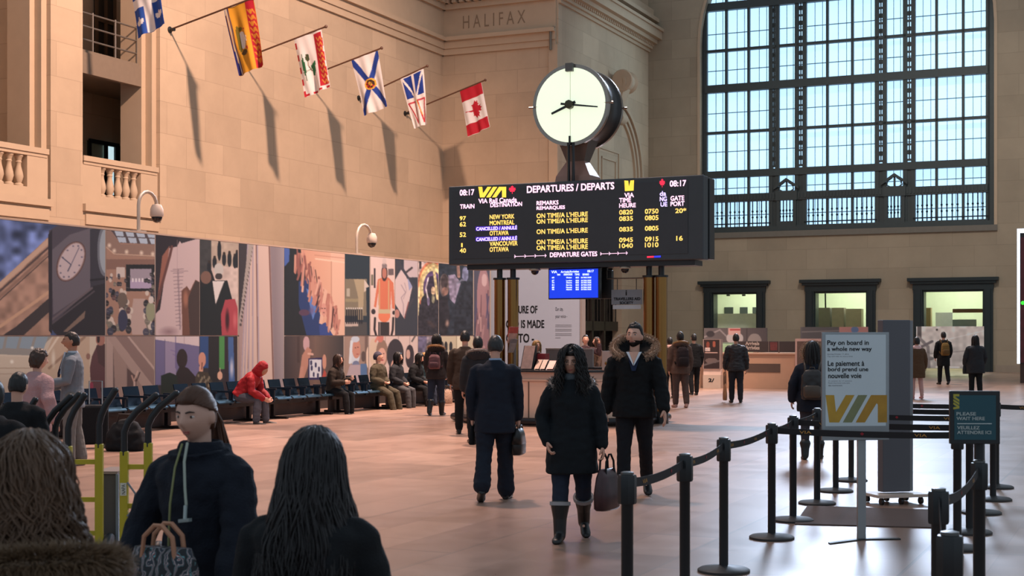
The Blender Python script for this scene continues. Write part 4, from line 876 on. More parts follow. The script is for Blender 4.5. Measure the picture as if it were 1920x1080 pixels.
# ---- clock
uk = 26.6; cv_, cz_ = v_at(1070, uk), z_u(1070, 197, uk); cr = .77; cd = .8
t = thing('station_clock', 'large round illuminated clock on a pedestal above the departure board', 'clock', W(uk + .4, cv_, bz1), RZ)
O = W(uk, cv_, cz_); n = -US; rt = -VS; up = V((0, 0, 1))
m = MB(); m.lathe([(cr - .03, 0), (cr + .035, .0), (cr + .04, .05), (cr, .09), (cr - .02, .12), (cr - .02, cd - .12), (cr, cd - .09), (cr + .04, cd - .05), (cr + .035, cd), (cr - .03, cd)], 56, O, US)
obj('drum', m, mat('clock_drum', (52, 50, 50), .35, .5), t)
steelc = mat('clock_steel', (150, 140, 130), .25, .9)
for s_ in (0, cd - .05):
    m = MB(); m.lathe([(cr - .03, s_ - .012), (cr + .045, s_ - .012), (cr + .05, s_ + .062), (cr - .03, s_ + .062)], 56, O, US); obj('rim', m, steelc, t)
face = mat('lit_dial', (226, 238, 210), .4, emit=.9, var=.02)
for s_ in (-.02, cd + .005):
    m = MB(); m.lathe([(.001, s_), (cr - .03, s_), (cr - .03, s_ + .012), (.001, s_ + .012)], 56, O, US); obj('dial', m, face, t)
def bar(name, a, r0, r1, w0, w1, off, col, th=.02):
    d = rt * sin(a) + up * cos(a); q = d.cross(n).normalized(); o = O + n * off
    m = MB(); m.slab([o + d * r0 - q * w0, o + d * r1 - q * w1, o + d * r1 + q * w1, o + d * r0 + q * w0], n * th); return obj(name, m, col, t, smooth=False)
bar('hour_hand', rad(248), -.13, .42, .028, .02, .045, blackm); bar('minute_hand', rad(98), -.18, .61, .022, .012, .075, blackm)
m = MB(); m.lathe([(.09, 0), (.09, .12), (.05, .13)], 8, O, n); obj('hub', m, mat('hub_bronze', (74, 72, 54), .4, .5), t)
m = MB(); m.obx(O + n * .06 + up * (cr - .03), rt, n, up, .15, .1, .16); obj('hour_mark', m, mat('mark_grey', (92, 92, 88), .5), t, smooth=False)
for a in (90, 270):
    d = rt * sin(rad(a))
    for uo in (0, cd): m = MB(); m.tube([O + US * uo + d * (cr - .06), O + US * uo + d * (cr + .13)], .022, 6); obj('hour_mark', m, steelc, t)
m = MB(); m.obx(O + n * .05 - up * (cr - .06), rt, n, up, .035, .04, .18); obj('hour_mark', m, blackm, t, smooth=False)
m = MB(); m.slab([O + n * .022 + up * (cr - .05) - rt * .004, O + n * .022 + up * (cr - .05) + rt * .004, O + n * .022 - up * (cr - .05) + rt * .004, O + n * .022 - up * (cr - .05) - rt * .004], n * .003); obj('dial_seam', m, mat('seam_grey', (176, 184, 160), .5, emit=.3), t, smooth=False)
m = MB_()
sq = lambda h, z: [(uk + .4 + a * h * .8, cv_ + b * h, z) for a, b in ((-1, -1), (1, -1), (1, 1), (-1, 1))]
zl = cz_ - cr
m.loft([sq(.34, zl + .12), sq(.19, zl - .32)]); obj('neck', m, mat('clock_bronze', (92, 82, 76), .4, .4), t, smooth=False)
m = MB_(); m.loft([sq(.19, zl - .32), sq(.36, zl - .62), sq(.38, bz1 + .004)]); obj('pedestal', m, mat('clock_pedestal', (150, 112, 98), .4, .3), t, smooth=False)
for k in (-.04, .06): m = MB(); m.tube([O + n * .02 - up * (cr - .02) + rt * k, O + n * .0 + rt * k + V((0, 0, bz1 - cz_ + .004))], .03, 6); obj('conduit', m, blackm, t)
# ---- counter of the information booth
wood = mat('booth_panel', (226, 188, 164), .45, var=.07, vscale=1.5); wood2 = mat('booth_fascia', (188, 160, 144), .45, var=.06)
ctop = mat('counter_top', (36, 34, 36), .25)
u0, u1 = 25.2, 28.4; v0, v1 = 12.75, 9.2; ch = .8
def octo(g, z): return [W(a, b, z) for a, b in ((u0 - g, v1 + ch), (u0 - g, v0 - ch), (u0 + ch, v0 + g), (u1 - ch, v0 + g), (u1 + g, v0 - ch), (u1 + g, v1 + ch), (u1 - ch, v1 - g), (u0 + ch, v1 - g))]
t = thing('information_booth', 'octagonal wooden information booth counter under the departure board', 'counter', W((u0 + u1) / 2, (v0 + v1) / 2, 0), RZ)
def ringwall(name, mt, g0, g1, z0, z1):
    m = MB(); o0, o1, i0, i1 = octo(g1, z0), octo(g1, z1), octo(g0, z0), octo(g0, z1); n_ = 8
    m.add(o0 + o1 + i0 + i1, [f for k in range(n_) for f in ((k, (k + 1) % n_, n_ + (k + 1) % n_, n_ + k)[::-1], (16 + k, 24 + k, 24 + (k + 1) % n_, 16 + (k + 1) % n_)[::-1], (8 + k, 8 + (k + 1) % n_, 24 + (k + 1) % n_, 24 + k)[::-1], (k, 16 + k, 16 + (k + 1) % n_, (k + 1) % n_)[::-1])])
    return obj(name, m, mt, t, smooth=False)
ringwall('panelling', wood, -.14, 0, .12, .84); ringwall('fascia', wood2, -.16, .02, .84, 1.02); ringwall('trim_line', mat('pale_trim', (226, 190, 164), .4), -.1, .035, .86, .885)
ringwall('counter_top', ctop, -.5, .08, 1.02, 1.06); ringwall('plinth', blackm, -.1, .01, 0, .12)
m = MB(); rr = octo(.22, .09); m.tube(rr + [rr[0]], .075, 10); obj('foot_rail', m, mat('foot_rail', (30, 30, 34), .3, .4), t)
for k in range(8):
    a, b = octo(.006, .12)[k], octo(.006, .12)[(k + 1) % 8]
    for q in (.0, .5): p = a.lerp(b, q); m = MB(); m.obx(p + V((0, 0, .36)), (b - a), (b - a).cross(V((0, 0, 1))), (0, 0, 1), .02, .012, .72); obj('panel_seam', m, mat('seam_dark', (96, 72, 60), .5), t, smooth=False)
# back screen wall standing on the rear of the counter
t = thing('booth_screen', 'low grey screen wall on the rear edge of the booth counter', 'screen', W(u1 - .3, (v0 + v1) / 2, 1.06), RZ)
m = MB_(); m.bx(u1 - .28, u1 - .2, v0 - .9, v_at(1120, u1), 1.06, 1.42); obj('panel', m, mat('screen_panel', (136, 122, 118), .5), t, smooth=False)
m = MB_(); m.bx(u1 - .3, u1 - .18, v0 - .9, v_at(1120, u1), 1.42, 1.45); obj('capping', m, mat('screen_cap', (170, 150, 140), .5), t, smooth=False)
# leaflet holders and other things on the counter
uc_ = u0 + .2; Zc = 1.06
def cx(px): return v_at(px, uc_)
def leaflet(px0, px1, ytop, label, cols):
    a, b = cx(px0), cx(px1); zt = z_u((px0 + px1) / 2, ytop, uc_ + .1)
    t = thing('leaflet_holder', label, 'leaflet holder', W(uc_ + .08, (a + b) / 2, Zc), RZ, 'leaflet holders on the booth counter')
    m = MB_(); m.slab([(uc_, a, Zc), (uc_ + .22, a, Zc), (uc_ + .2, a, zt)], (0, b - a, 0)); obj('stand', m, blackm, t, smooth=False)
    k = len(cols)
    for i, c in enumerate(cols):
        p = MB_(); y0 = a + (b - a) * (i + .08) / k; y1 = a + (b - a) * (i + .92) / k
        p.slab([(uc_ - .015, y0, Zc + .02), (uc_ - .015, y1, Zc + .02), (uc_ + .175, y1, zt - .01), (uc_ + .175, y0, zt - .01)], (.004, 0, .004)); obj('leaflet', p, mat('leaf_%d_%d_%d' % c, c, .5, var=.5, vscale=9), t, smooth=False)
leaflet(975, 999, 648, 'tall dark leaflet holder on the counter left of the glasses woman', [(150, 120, 110)])
leaflet(1001, 1022, 674, 'leaflet holder with dark framed photo cards on the counter', [(170, 130, 106), (190, 150, 128)])
leaflet(1023, 1038, 676, 'small leaflet holder with a red figure leaflet beside the glasses woman', [(216, 150, 136)])
t = MB_(); t.bx(uc_ + .3, uc_ + .5, cx(996), cx(1011), Zc, z_u(1003, 663, uc_ + .3)); obj('red_box', t, mat('red_box', (150, 38, 44), .5), smooth=False, tag=('small red box behind the leaflet holders on the booth counter', 'box'), loc=W(uc_ + .4, cx(1003), Zc))
t = thing('counter_monitor', 'pale flat box with a brass knob on the right of the booth counter', 'box', W(uc_ + .2, cx(1133), Zc), RZ)
m = MB_(); m.bx(uc_ + .1, uc_ + .3, cx(1125), cx(1146), Zc, z_u(1135, 658, uc_ + .1)); obj('casing', m, mat('pale_casing', (168, 150, 142), .5), t, smooth=False, bevel=.01)
m = MB(); m.sph(W(uc_ + .08, cx(1133), z_u(1133, 681, uc_ + .1)), (.02, .02, .03)); obj('knob', m, brass, t)
uq = uc_ + 1.0; a, b = v_at(951, uq), v_at(976, uq)
t = thing('card_rack', 'tall counter display of red and pale cards in front of the brass columns', 'display', W(uq, (a + b) / 2, Zc), RZ)
m = MB_(); m.tube([(uq + .05, (a + b) / 2, Zc), (uq + .05, (a + b) / 2, 1.55)], .03); m.bx(uq - .12, uq + .2, a, b, Zc, Zc + .02); obj('stem', m, mat('rack_steel', (120, 110, 104), .4, .5), t)
for k, (y, c) in enumerate(((622, (196, 84, 70)), (634, (214, 160, 140)), (645, (130, 116, 112)), (652, (160, 140, 130)))):
    m = MB_(); z = z_u(963, y, uq); m.obx((uq - .04 + .0 * k, (a + b) / 2 + .02 * (k % 2), z), VS, US + V((0, 0, .3)), V((0, 0, 1)) - US * .3, .24 - .03 * k, .02, .2); obj('card', m, mat('card_%d' % k, c, .5, var=.4, vscale=12), t, smooth=False)
# ================================================================ FLAGS
polem = mat('flag_pole', (96, 66, 50), .45, .2)
cloth = mat_col('flag_cloth', .75)
def lcol(a): return [[s2l(x) for x in c] for c in a]
def flag(label, ub, TL, TR, BR, BL, cv, zoff=0., tip=.18, base=None):
    t3, r3 = hit(*TL, W(ub, 0, 0), US), hit(*TR, W(ub, 0, 0), US); d = (r3 - t3).normalized()
    k = (VL - t3.dot(VS)) / d.dot(VS); b3 = t3 + d * k; tip3 = r3 + d * tip
    t = thing('flag', label, 'flag', b3, RZ, 'flags on poles along the left wall')
    m = MB(); m.tube([b3, tip3], .032, 8); m.sph(tip3, .06, 8, 6); obj('pole', m, polem, t)
    m = MB(); m.lathe([(.11, 0), (.11, .03), (.06, .05), (.06, .2)], 12, b3, -VS); obj('wall_bracket', m, blackm, t)
    bl, br = P(*BL, t3.y), P(*BR, r3.y); nx, ny = 40, 84; pts, cols = [], []
    h = (bl - t3).length
    nrm = d.cross(V((0, 0, 1))).normalized()
    for j in range(ny):
        b = j / (ny - 1)
        for i in range(nx):
            a = i / (nx - 1); p = t3.lerp(r3, a).lerp(bl.lerp(br, a), b)
            wv = (.05 * sin(a * 9 + b * 2.4 + ub) + .03 * sin(a * 17 - b * 3)) * (.25 + b)
            pts.append(p + nrm * wv - V((0, 0, .035)) * (1 - b)); c = cv.at(a * 60, b * 120); cols.append([min(.9, s2l(c[q]) * .85) for q in range(3)])
    colmesh('flag_cloth', pts, cols, ny, nx, cloth, t)
RED, BLUE, GOLD, WHT = (186, 30, 48), (30, 60, 146), (226, 158, 44), (232, 226, 224)
def C0(c): return Canvas(0, 0, 60, 120, c)
c = C0((34, 76, 160)); c.rect(22, 0, 38, 120, WHT); c.rect(0, 52, 60, 68, WHT)
for x, y in ((11, 26), (49, 26), (11, 94), (49, 94)): c.ell(x, y, 3, 8, WHT); c.ell(x - 5, y + 1, 3, 5, WHT, rot=-25); c.ell(x + 5, y + 1, 3, 5, WHT, rot=25); c.rect(x - 6, y + 4, x + 6, y + 6, WHT)
flag('blue flag with a white cross, cut off by the top of the picture', u_at(318, VL) - 4.1, (239, -50), (292, -72), (312, 45), (258, 72), c)
c = C0(GOLD); c.rect(42, 0, 60, 120, RED); c.rect(0, 0, 3, 120, WHT); c.poly((0, 0, 3, 20, 2, 60, 6, 120, 0, 120), (30, 30, 100)); c.line((4, 0, 5, 40, 4, 70, 7, 120), 2, WHT); c.line((7, 0, 8, 40, 7, 70, 9, 120), 2.5, (34, 34, 96))
c.ell(24, 62, 10, 15, (232, 226, 220)); c.ell(16, 58, 4, 24, (110, 100, 36)); c.ell(20, 42, 8, 4, (120, 100, 30)); c.ell(24, 84, 8, 5, (90, 70, 40)); c.line((30, 46, 33, 62, 30, 78), 1.6, (150, 90, 40)); c.ell(31, 44, 2, 2, RED); c.ell(33, 78, 2, 3, RED)
for k in range(9): y = 14 + k * 11; c.line((45, y, 50, y + 9, 54, y + 2, 57, y + 10), 2.2, (226, 150, 50)); c.ell(50 + 3 * (k % 2), y + 5, 3, 4, (220, 140, 46))
flag('gold flag with a red band of gold lions and a ship', u_at(318, VL), (420, 17), (475, -4), (495, 122), (447, 143), c)
c = C0(WHT); c.rect(41, 4, 60, 112, RED)
for k in range(9): y = 12 + k * 11; c.line((46, y, 50, y + 8, 54, y + 1, 57, y + 9), 2.2, (214, 150, 70))
for k in range(5): c.rect(0, 8 + k * 25, 3.4, 21 + k * 25, RED)
for k in range(4): c.rect(4 + 16 * k, 115, 12 + 16 * k, 120, RED)
for k in range(4): c.rect(57.5, 4 + k * 30, 60, 16 + k * 30, WHT)
c.poly((10, 30, 15, 60, 12, 90, 8, 60), (40, 96, 60)); c.ell(20, 44, 4, 8, (60, 80, 50)); c.poly((24, 62, 36, 54, 34, 76, 30, 84, 26, 82), (34, 104, 64)); c.line((20, 38, 19, 60, 24, 72), 2, (80, 66, 46)); c.line((8, 72, 32, 66), 1.4, (60, 90, 60))
flag('white flag with a red lion band, green trees and a dashed red border', u_at(318, VL) + 4.1, (551, 73), (603, 53), (619, 163), (573, 183), c)
c = C0(WHT); c.line((-2, -2, 62, 122), 11, BLUE); c.line((62, -2, -2, 122), 11, BLUE); c.ell(30, 61, 13, 12, (224, 168, 60)); 
for k in range(14): a = k * 2.4; c.ell(30 + 7 * cos(a), 61 + 7 * sin(a), 2.6, 2, (60, 36, 24) if k % 3 else RED)
c.line((24, 56, 28, 66, 32, 58, 37, 66), 1.6, (70, 40, 20))
flag('white flag with a blue diagonal cross and gold shield', u_at(672, VL) - 4.1, (659, 112), (708, 93), (728, 200), (682, 217), c)
c = C0(WHT); c.poly((6, 2, 27, 2, 27, 48), BLUE); c.poly((4, 8, 24, 52, 4, 52), BLUE); c.poly((33, 2, 54, 2, 33, 48), BLUE); c.poly((56, 8, 56, 52, 36, 52), BLUE)
for P_ in ((4, 62, 25, 62, 25, 112), (35, 62, 56, 62, 46, 112)): c.line(P_ + P_[:2], 3.4, RED)
c.line((32, 60, 44, 96), 2, (226, 180, 60))
flag('white flag with blue triangles above and red outlined triangles below', u_at(672, VL), (751, 147), (794, 127), (801, 232), (776, 241), c)
c = C0(WHT); c.rect(0, 0, 60, 30, RED); c.rect(0, 90, 60, 120, RED)
c.poly([q for x, y in LEAF for q in (28 - y * 22, 60 + x * 30)], RED); c.line((6, 58, 14, 59), 2, RED)
flag('red and white flag with a red maple leaf, nearest the departure board', u_at(759, VL), (862, 170), (903, 153), (919, 238), (878, 257), c)

# ================================================================ BENCHES
seatm = mat('bench_steel', (44, 60, 76), .24, .9); frm = mat('bench_black', (24, 24, 28), .45, .3); armm = mat('bench_arm', (30, 40, 52), .35, .3)
BV = 16.75
def copy_thing(root, loc, label, rz=None):
    r = root.copy(); COL.objects.link(r); r.location = loc; r['label'] = label
    if rz is not None: r.rotation_euler = (0, 0, rz)
    for ch in [o for o in ALL if o.parent == root]:
        c2 = ch.copy(); COL.objects.link(c2); c2.parent = r
        for g in [o for o in ALL if o.parent == ch]: d = g.copy(); COL.objects.link(d); d.parent = c2
    return r
def bench(u, label):
    L = 2.45; t = thing('bench', label, 'bench', W(u, BV, 0), RZ, 'beam benches along the hoarding')
    m = MB_(); m.bx(u - L / 2, u + L / 2, BV - .05, BV + .05, .30, .38); obj('beam', m, frm, t, smooth=False)
    for k in (-1, 1):
        x = u + k * (L / 2 - .35); m = MB_(); m.bx(x - .03, x + .03, BV - .04, BV + .04, .05, .3); m.bx(x - .035, x + .035, BV - .36, BV + .36, 0, .05); obj('leg', m, frm, t, smooth=False)
    m = MB_(); m.bx(u - L / 2 + .1, u + L / 2 - .1, BV + .1, BV + .13, .04, .36); obj('skirt_panel', m, mat('bench_skirt', (52, 40, 38), .6), t, smooth=False)
    for k in range(4):
        x = u - L / 2 + .08 + (k + .5) * (L - .16) / 4; w = .25
        m = MB_(); m.loft([[(x + s_ * w, BV + y, z + dz) for s_, dz in ((-1, 0), (1, 0), (1, .02), (-1, .02))] for y, z in ((-.29, .40), (-.25, .43), (-.05, .42), (.15, .40), (.24, .42))]); obj('seat', m, mat('seat_steel_glint', (86, 124, 150), .26, .85), t)  # blue window glint is put into the seat pan colour
        m = MB_(); m.loft([[(x + s_ * w * .86, BV + y + dy, z) for s_, dy in ((-1, 0), (1, 0), (1, .02), (-1, .02))] for y, z in ((.24, .42), (.30, .52), (.34, .68), (.37, .79))]); obj('backrest', m, seatm, t)
    for k in range(5):
        x = u - L / 2 + .08 + k * (L - .16) / 4
        m = MB_(); m.bx(x - .02, x + .02, BV - .22, BV - .16, .36, .62); m.bx(x - .025, x + .025, BV - .26, BV + .28, .60, .64); m.bx(x - .02, x + .02, BV + .2, BV + .26, .36, .62); obj('armrest', m, armm, t, smooth=False)
BU = [18.2 + 2.62 * k for k in range(8)]
for k, u in enumerate(BU):
    bench(u, ('first', 'second', 'third', 'fourth', 'fifth', 'sixth', 'seventh', 'last and farthest')[k] + ' steel seat bench from the left along the photo hoarding')

# ================================================================ QUEUE BARRIER POSTS
ALL = bpy.data.objects
pm = mat('barrier_black', (26, 30, 34), .4, .1); bm = mat('barrier_base', (44, 42, 42), .5); beltm = mat('belt_black', (24, 20, 24), .7); gold_ink = mat('belt_gold', (196, 140, 60), .6); red_ink = mat('belt_red', (150, 24, 40), .6)
PH = .965
def post(px, py=None, Y=None, label='', base=True, r=.033):
    p = FL(px, py) if py else V(((px - 960) / F * Y, Y, 0))
    t = thing('barrier_post', label, 'barrier post', p, RZ, 'retractable belt barrier posts')
    m = MB(); m.lathe([(.19, 0), (.19, .018), (.17, .03), (.05, .045), (.04, .05)], 28, p); obj('base', m, bm, t)
    m = MB(); m.lathe([(r, .03), (r, PH - .16), (r + .004, PH - .155)], 14, p); obj('pole', m, pm, t)
    m = MB(); m.lathe([(.048, PH - .16), (.052, PH - .15), (.052, PH - .012), (.048, PH - .002), (.03, PH)], 8, p); obj('cassette', m, pm, t)
    m = MB(); m.lathe([(.036, PH), (.036, PH + .012), (.02, PH + .016)], 8, p); obj('cap', m, mat('cap_grey', (90, 92, 92), .4, .4), t)
    return t, p
def belt(t, a, b, sag=.03, z=PH - .05, marks=True):
    a, b = a + V((0, 0, z)), b + V((0, 0, z)); d = (b - a); L = d.length; d.normalize(); n = 10; hw = .026
    sd = V((-d.y, d.x, 0)).normalized(); a, b = a + d * .052, b - d * .052
    f = lambda q: a.lerp(b, q) - V((0, 0, sag * 4 * q * (1 - q)))
    m = MB(); m.loft([[f(k / n) + V((0, 0, h)) + sd * s_ for h, s_ in ((-hw, -.002), (-hw, .002), (hw, .002), (hw, -.002))] for k in range(n + 1)]); o = obj('belt', m, beltm, t, smooth=False)
    if not marks: return
    for k in range(max(2, int(L / .45))):
        q = (k + .5) / max(2, int(L / .45)); c = f(q)
        for s_ in (-1, 1):
            g = MB(); rt_ = d * -s_ if sd.dot(c - V((0, 0, CH))) * s_ > 0 else d * s_
            rt_ = d if d.x > 0 else -d; s2 = -1 if sd.y > 0 else 1; off = sd * s2 * .0045
            if k % 2 == 0: put_text(g, 'VIA', c + off - rt_ * .05 - V((0, 0, .012)), rt_, V((0, 0, 1)), .1, .024)
            else: g.add([c + off + rt_ * (x * .02) - V((0, 0, 1)) * (y * .02) for x, y in LEAF], [tuple(range(len(LEAF)))[::-1]])
            if s_ == 1: continue
            obj('belt_mark', g, gold_ink if k % 2 == 0 else red_ink, o, smooth=False)
row = [(1176, None, 7.83, 'nearest post of the left barrier row, its base below the picture'), (1284, None, 9.04, 'second nearest post of the left barrier row'), (1357, 1072, None, 'third nearest post of the left barrier row, round base at the bottom edge'),
       (1447, 1010, None, 'fourth post of the left barrier row, in front of the big mat'), (1487, 977, None, 'fifth post of the left barrier row, left of the brown mat'), (1532, 945, None, 'sixth post of the left barrier row, just left of the payment sign'),
       (1567, 922, None, 'seventh post of the left barrier row, behind the payment sign panel'), (1596, 902, None, 'farthest post of the left barrier row, between the payment sign and grey kiosk')]
LP = [post(a, b, c, l) for a, b, c, l in row]
rgt = [(1795, 1030, 'post under the left edge of the wait sign, nearest of the right barrier row'), (1818, 1000, 'second post of the right barrier row under the wait sign'), (1840, 963, 'third post of the right barrier row, mostly behind the wait sign post'),
       (1862, 938, 'fourth post of the right barrier row, right of the wait sign post'), (1868, 915, 'farthest post of the right barrier row near the right edge')]
RP = [post(a, b, None, l) for a, b, l in rgt]
for k in range(7): belt(LP[k][0], LP[k][1], LP[k + 1][1], .025 if k < 3 else .018)
for k in range(5): belt(RP[k][0], RP[k][1], LP[3 + k][1], .012)
fx = V(((2050 - 960) / F * 16.6, 16.6, 0)); FPp = post(2050, None, 16.6, 'barrier post outside the right edge of the picture')
belt(FPp[0], RP[4][1], FPp[1], .02)
nearp = [post(1760, None, 7.0, 'front barrier post at the lower right with a belt rising to the wait sign post', r=.036), post(1781, None, 5.45, 'closest barrier post at the bottom right edge of the picture', r=.036)]
wp = post(1836, None, 8.55, 'thick post holding up the green wait sign', r=.036)
belt(nearp[0][0], nearp[0][1], wp[1], .05); belt(nearp[1][0], nearp[1][1], nearp[0][1], .14)
# the wait sign on its post
alu = mat('brushed_aluminium', (150, 156, 160), .35, .7)
p = wp[1]; rt = V((cos(rad(4)), -sin(rad(4)), 0)); fw = Face(V((p.x, p.y - .06, 0)), rt)
a, b = fw.at(1780, 832), fw.at(1874, 733); t = thing('wait_sign', 'dark green sign reading PLEASE WAIT HERE VEUILLEZ ATTENDRE ICI', 'sign', V((p.x, p.y, PH + .016)), 0)
cc = (a + b) / 2; w, h = (b - a).dot(fw.r), b.z - a.z
m = MB(); m.obx(cc, fw.r, fw.n, (0, 0, 1), w, .03, h); obj('frame', m, pm, t, smooth=False, bevel=.004)
m = MB(); m.obx(cc + fw.n * .016, fw.r, fw.n, (0, 0, 1), w - .05, .003, h - .05); obj('face', m, mat('sign_teal', (24, 74, 86), .5, var=.05), t, smooth=False)
m = MB(); m.tube([V((p.x, p.y, PH + .02)), V((p.x, p.y, a.z + .1))], .03, 10); obj('stem', m, pm, t)
wz = lambda x, y: (1700 + x / 3, 720 + y / 3)
pw = mat('sign_ink_white', (206, 216, 214), .5, emit=0)
for s_, x0, y0, y1, x1 in (('PLEASE', 276, 158, 176, 384), ('WAIT HERE', 276, 184, 202, 434), ('VEUILLEZ', 280, 236, 254, 405), ('ATTENDRE ICI', 280, 262, 280, 470)):
    m = MB(); A, B = wz(x0, y0), wz(x1, y1); fw.text(m, s_, A[0], A[1], B[1], B[0], .019, .001); obj('lettering', m, pw, t, smooth=False)
m = MB(); fw.poly(m, [wz(280, 220), wz(474, 220), wz(474, 224), wz(280, 224)], .019); obj('rule', m, pw, t, smooth=False)
for pl in via(0, 0, 1, 1):
    m = MB(); fw.poly(m, [wz(258 + y * 34, 142 - x * 86) for x, y in pl], .019); obj('logo_stroke', m, mat('sign_gold', (170, 160, 60), .5), t, smooth=False)
# ---- the payment sign
p = FL(1615, 1012); rt = V((cos(rad(6)), sin(rad(6)), 0)); fg = Face(p - V((0, .03, 0)), rt)
t = thing('payment_sign', 'white floor sign reading Pay on board in a whole new way, on a silver post', 'sign', p, 0)
a, b = fg.at(1541, 826), fg.at(1667, 623); cc = (a + b) / 2; w, h = (b - a).dot(fg.r), b.z - a.z
m = MB(); m.obx(cc - fg.n * .01, fg.r, fg.n, (0, 0, 1), w, .025, h); obj('frame', m, alu, t, smooth=False, bevel=.004)
m = MB(); m.obx(cc + fg.n * .004 + V((0, 0, .05)), fg.r, fg.n, (0, 0, 1), w - .06, .004, h - .14); obj('poster', m, mat('poster_white', (200, 212, 218), .4, var=.03), t, smooth=False)
m = MB(); m.obx(V((p.x, p.y, (a.z) / 2 + .0)), fg.r, fg.n, (0, 0, 1), .07, .03, a.z + .1); obj('post', m, alu, t, smooth=False)
for s_ in (-1, 1):
    m = MB(); e = p + fg.r * s_ * .33 - V((0, .12 - .1 * s_, 0)); m.slab([p + V((0, .03, .0)), p - V((0, .04, 0)), e - V((0, .03, 0)), e + V((0, .03, 0))], V((0, 0, .012))); obj('foot', m, bm, t, smooth=False)
pz = lambda x, y: (1440 + x / 2.16, 580 + y / 2.16)
def ptext(s, x0, y0, y1, x1, mt=ink, wt=.0015): m = MB(); A, B = pz(x0, y0), pz(x1, y1); fg.text(m, s, A[0], A[1], B[1], B[0], .008, wt); obj('lettering', m, mt, t, smooth=False)
for r in (('Pay on board in', 239, 126, 150, 406), ('a whole new way', 239, 152, 174, 418), ('Le paiement \u00e0', 241, 209, 236, 388), ('bord prend une', 242, 235, 256, 404), ('nouvelle voie', 243, 259, 279, 376)): ptext(*r)
gi = mat('grey_ink', (120, 124, 132), .6)
for r in (('Starting October 17, 2016', 239, 179, 185, 326), ('Tap and ride on every train', 239, 188, 194, 342), ('\u00c0 compter du 17 octobre', 243, 287, 293, 338), ('Payez \u00e0 bord avec votre carte', 243, 296, 302, 330), ('d\u00e8s maintenant', 243, 305, 311, 300)): ptext(*r, mt=gi, wt=0)
for k, pl in enumerate(via(232, 347, 481, 458)):
    m = MB(); fg.poly(m, [pz(*q) for q in pl], .007); obj('logo_stroke', m, mat('logo_gold_%d' % k, ((186, 146, 46), (126, 130, 92), (176, 132, 40))[k], .4, var=.3, vscale=9), t, smooth=False)
# ---- grey kiosk on a wheeled board, mat
p = FL(1676, 943); t = thing('kiosk_panel', 'tall dark grey freestanding kiosk slab on a white wheeled board behind the payment sign', 'kiosk', p, 0)
rt = V((cos(rad(14)), sin(rad(14)), 0)); n_ = V((sin(rad(14)), -cos(rad(14)), 0)); ht = CH + 29 / F * p.y
m = MB(); m.obx(p + V((0, 0, .12 + (ht - .12) / 2)), rt, n_, (0, 0, 1), .31, .12, ht - .12); obj('slab', m, mat('kiosk_grey', (88, 88, 94), .5, var=.05), t, smooth=False, bevel=.008)
m = MB(); m.obx(p + V((0, 0, .12 + (ht - .12) / 2)) + rt * .172, rt, n_, (0, 0, 1), .034, .1, ht - .13); obj('edge_strip', m, mat('kiosk_edge', (126, 128, 132), .4, .3), t, smooth=False)
m = MB(); m.obx(p + V((0, 0, .09)) , rt, n_, (0, 0, 1), .56, .4, .03); obj('dolly_board', m, mat('dolly_cream', (206, 186, 172), .5), t, smooth=False)
for s_ in (-.22, .0, .22):
    for q in (-.15, .15): c_ = p + rt * s_ + n_ * q + V((0, 0, .036)); m = MB(); m.lathe([(.035, -.015), (.035, .015)], 12, c_, rt); m.obx(c_ + V((0, 0, .03)), rt, n_, (0, 0, 1), .03, .03, .03); obj('castor', m, blackm, t)
m = MB(); q4 = [FL(1490, 984), FL(1752, 991), FL(1764, 958), FL(1514, 950)]; m.slab([x + V((0, 0, .012)) for x in q4], V((0, 0, -.012))); obj('floor_mat', m, mat('brown_mat', (96, 78, 72), .9, bump=.3, bscale=150), smooth=False, tag=('brown entrance mat lying under the payment sign barriers', 'mat'), loc=sum(q4, V()) / 4)
# ---- arrivals counter, poster totem, boards
UC = 45.9
fa = Face(W(UC - .06, 0, 0), -VS)
va, vb = v_at(1296, UC), v_at(1493, UC); zc_ = z_u(1420, 664, UC)
t = thing('arrivals_counter', 'long beige counter with the Arrivals Arriv\u00e9es band, under the left lit opening', 'counter', W(UC + .4, (va + vb) / 2, 0), RZ)
m = MB_(); m.bx(UC, UC + .8, va, vb, 0, zc_); obj('body', m, mat('counter_beige', (196, 156, 128), .5, var=.05), t, smooth=False)
m = MB_(); m.bx(UC - .08, UC + .85, va, vb, zc_, zc_ + .05); obj('counter_top', m, mat('counter_top_pale', (206, 174, 150), .3), t, smooth=False)
m = MB_(); m.bx(UC - .02, UC, v_at(1401, UC), v_at(1463, UC), z_u(1430, 698, UC), z_u(1430, 682, UC)); obj('recess', m, mat('recess_grey', (92, 74, 64), .6), t, smooth=False)
bandm = mat('band_brown', (62, 54, 52), .5)
m = MB_(); m.bx(UC - .06, UC + .1, v_at(1378, UC), v_at(1491, UC), z_u(1430, 660, UC), z_u(1430, 640, UC)); obj('sign_band', m, bandm, t, smooth=False)
az = lambda x, y: (1300 + x / 4.155, 500 + y / 4.155)
for s_, x0, y0, y1, x1 in (('Arrivals', 406, 586, 612, 512), ('Arriv\u00e9es', 406, 618, 646, 514)): m = MB(); A, B = az(x0, y0), az(x1, y1); fa.text(m, s_, A[0], A[1], B[1], B[0], .006, .01); obj('lettering', m, mat('band_ink', (206, 190, 178), .5), t, smooth=False)
m = MB(); fa.poly(m, [az(598, 588), az(655, 588), az(655, 652), az(598, 652)], .005); obj('notice', m, mat('notice_red', (110, 56, 54), .5, var=.5, vscale=14), t, smooth=False)
for x in (585, 666): m = MB(); fa.poly(m, [az(x, 580), az(x + 3, 580), az(x + 3, 664), az(x, 664)], .006); obj('band_divider', m, mat('divider', (150, 130, 120), .5), t, smooth=False)
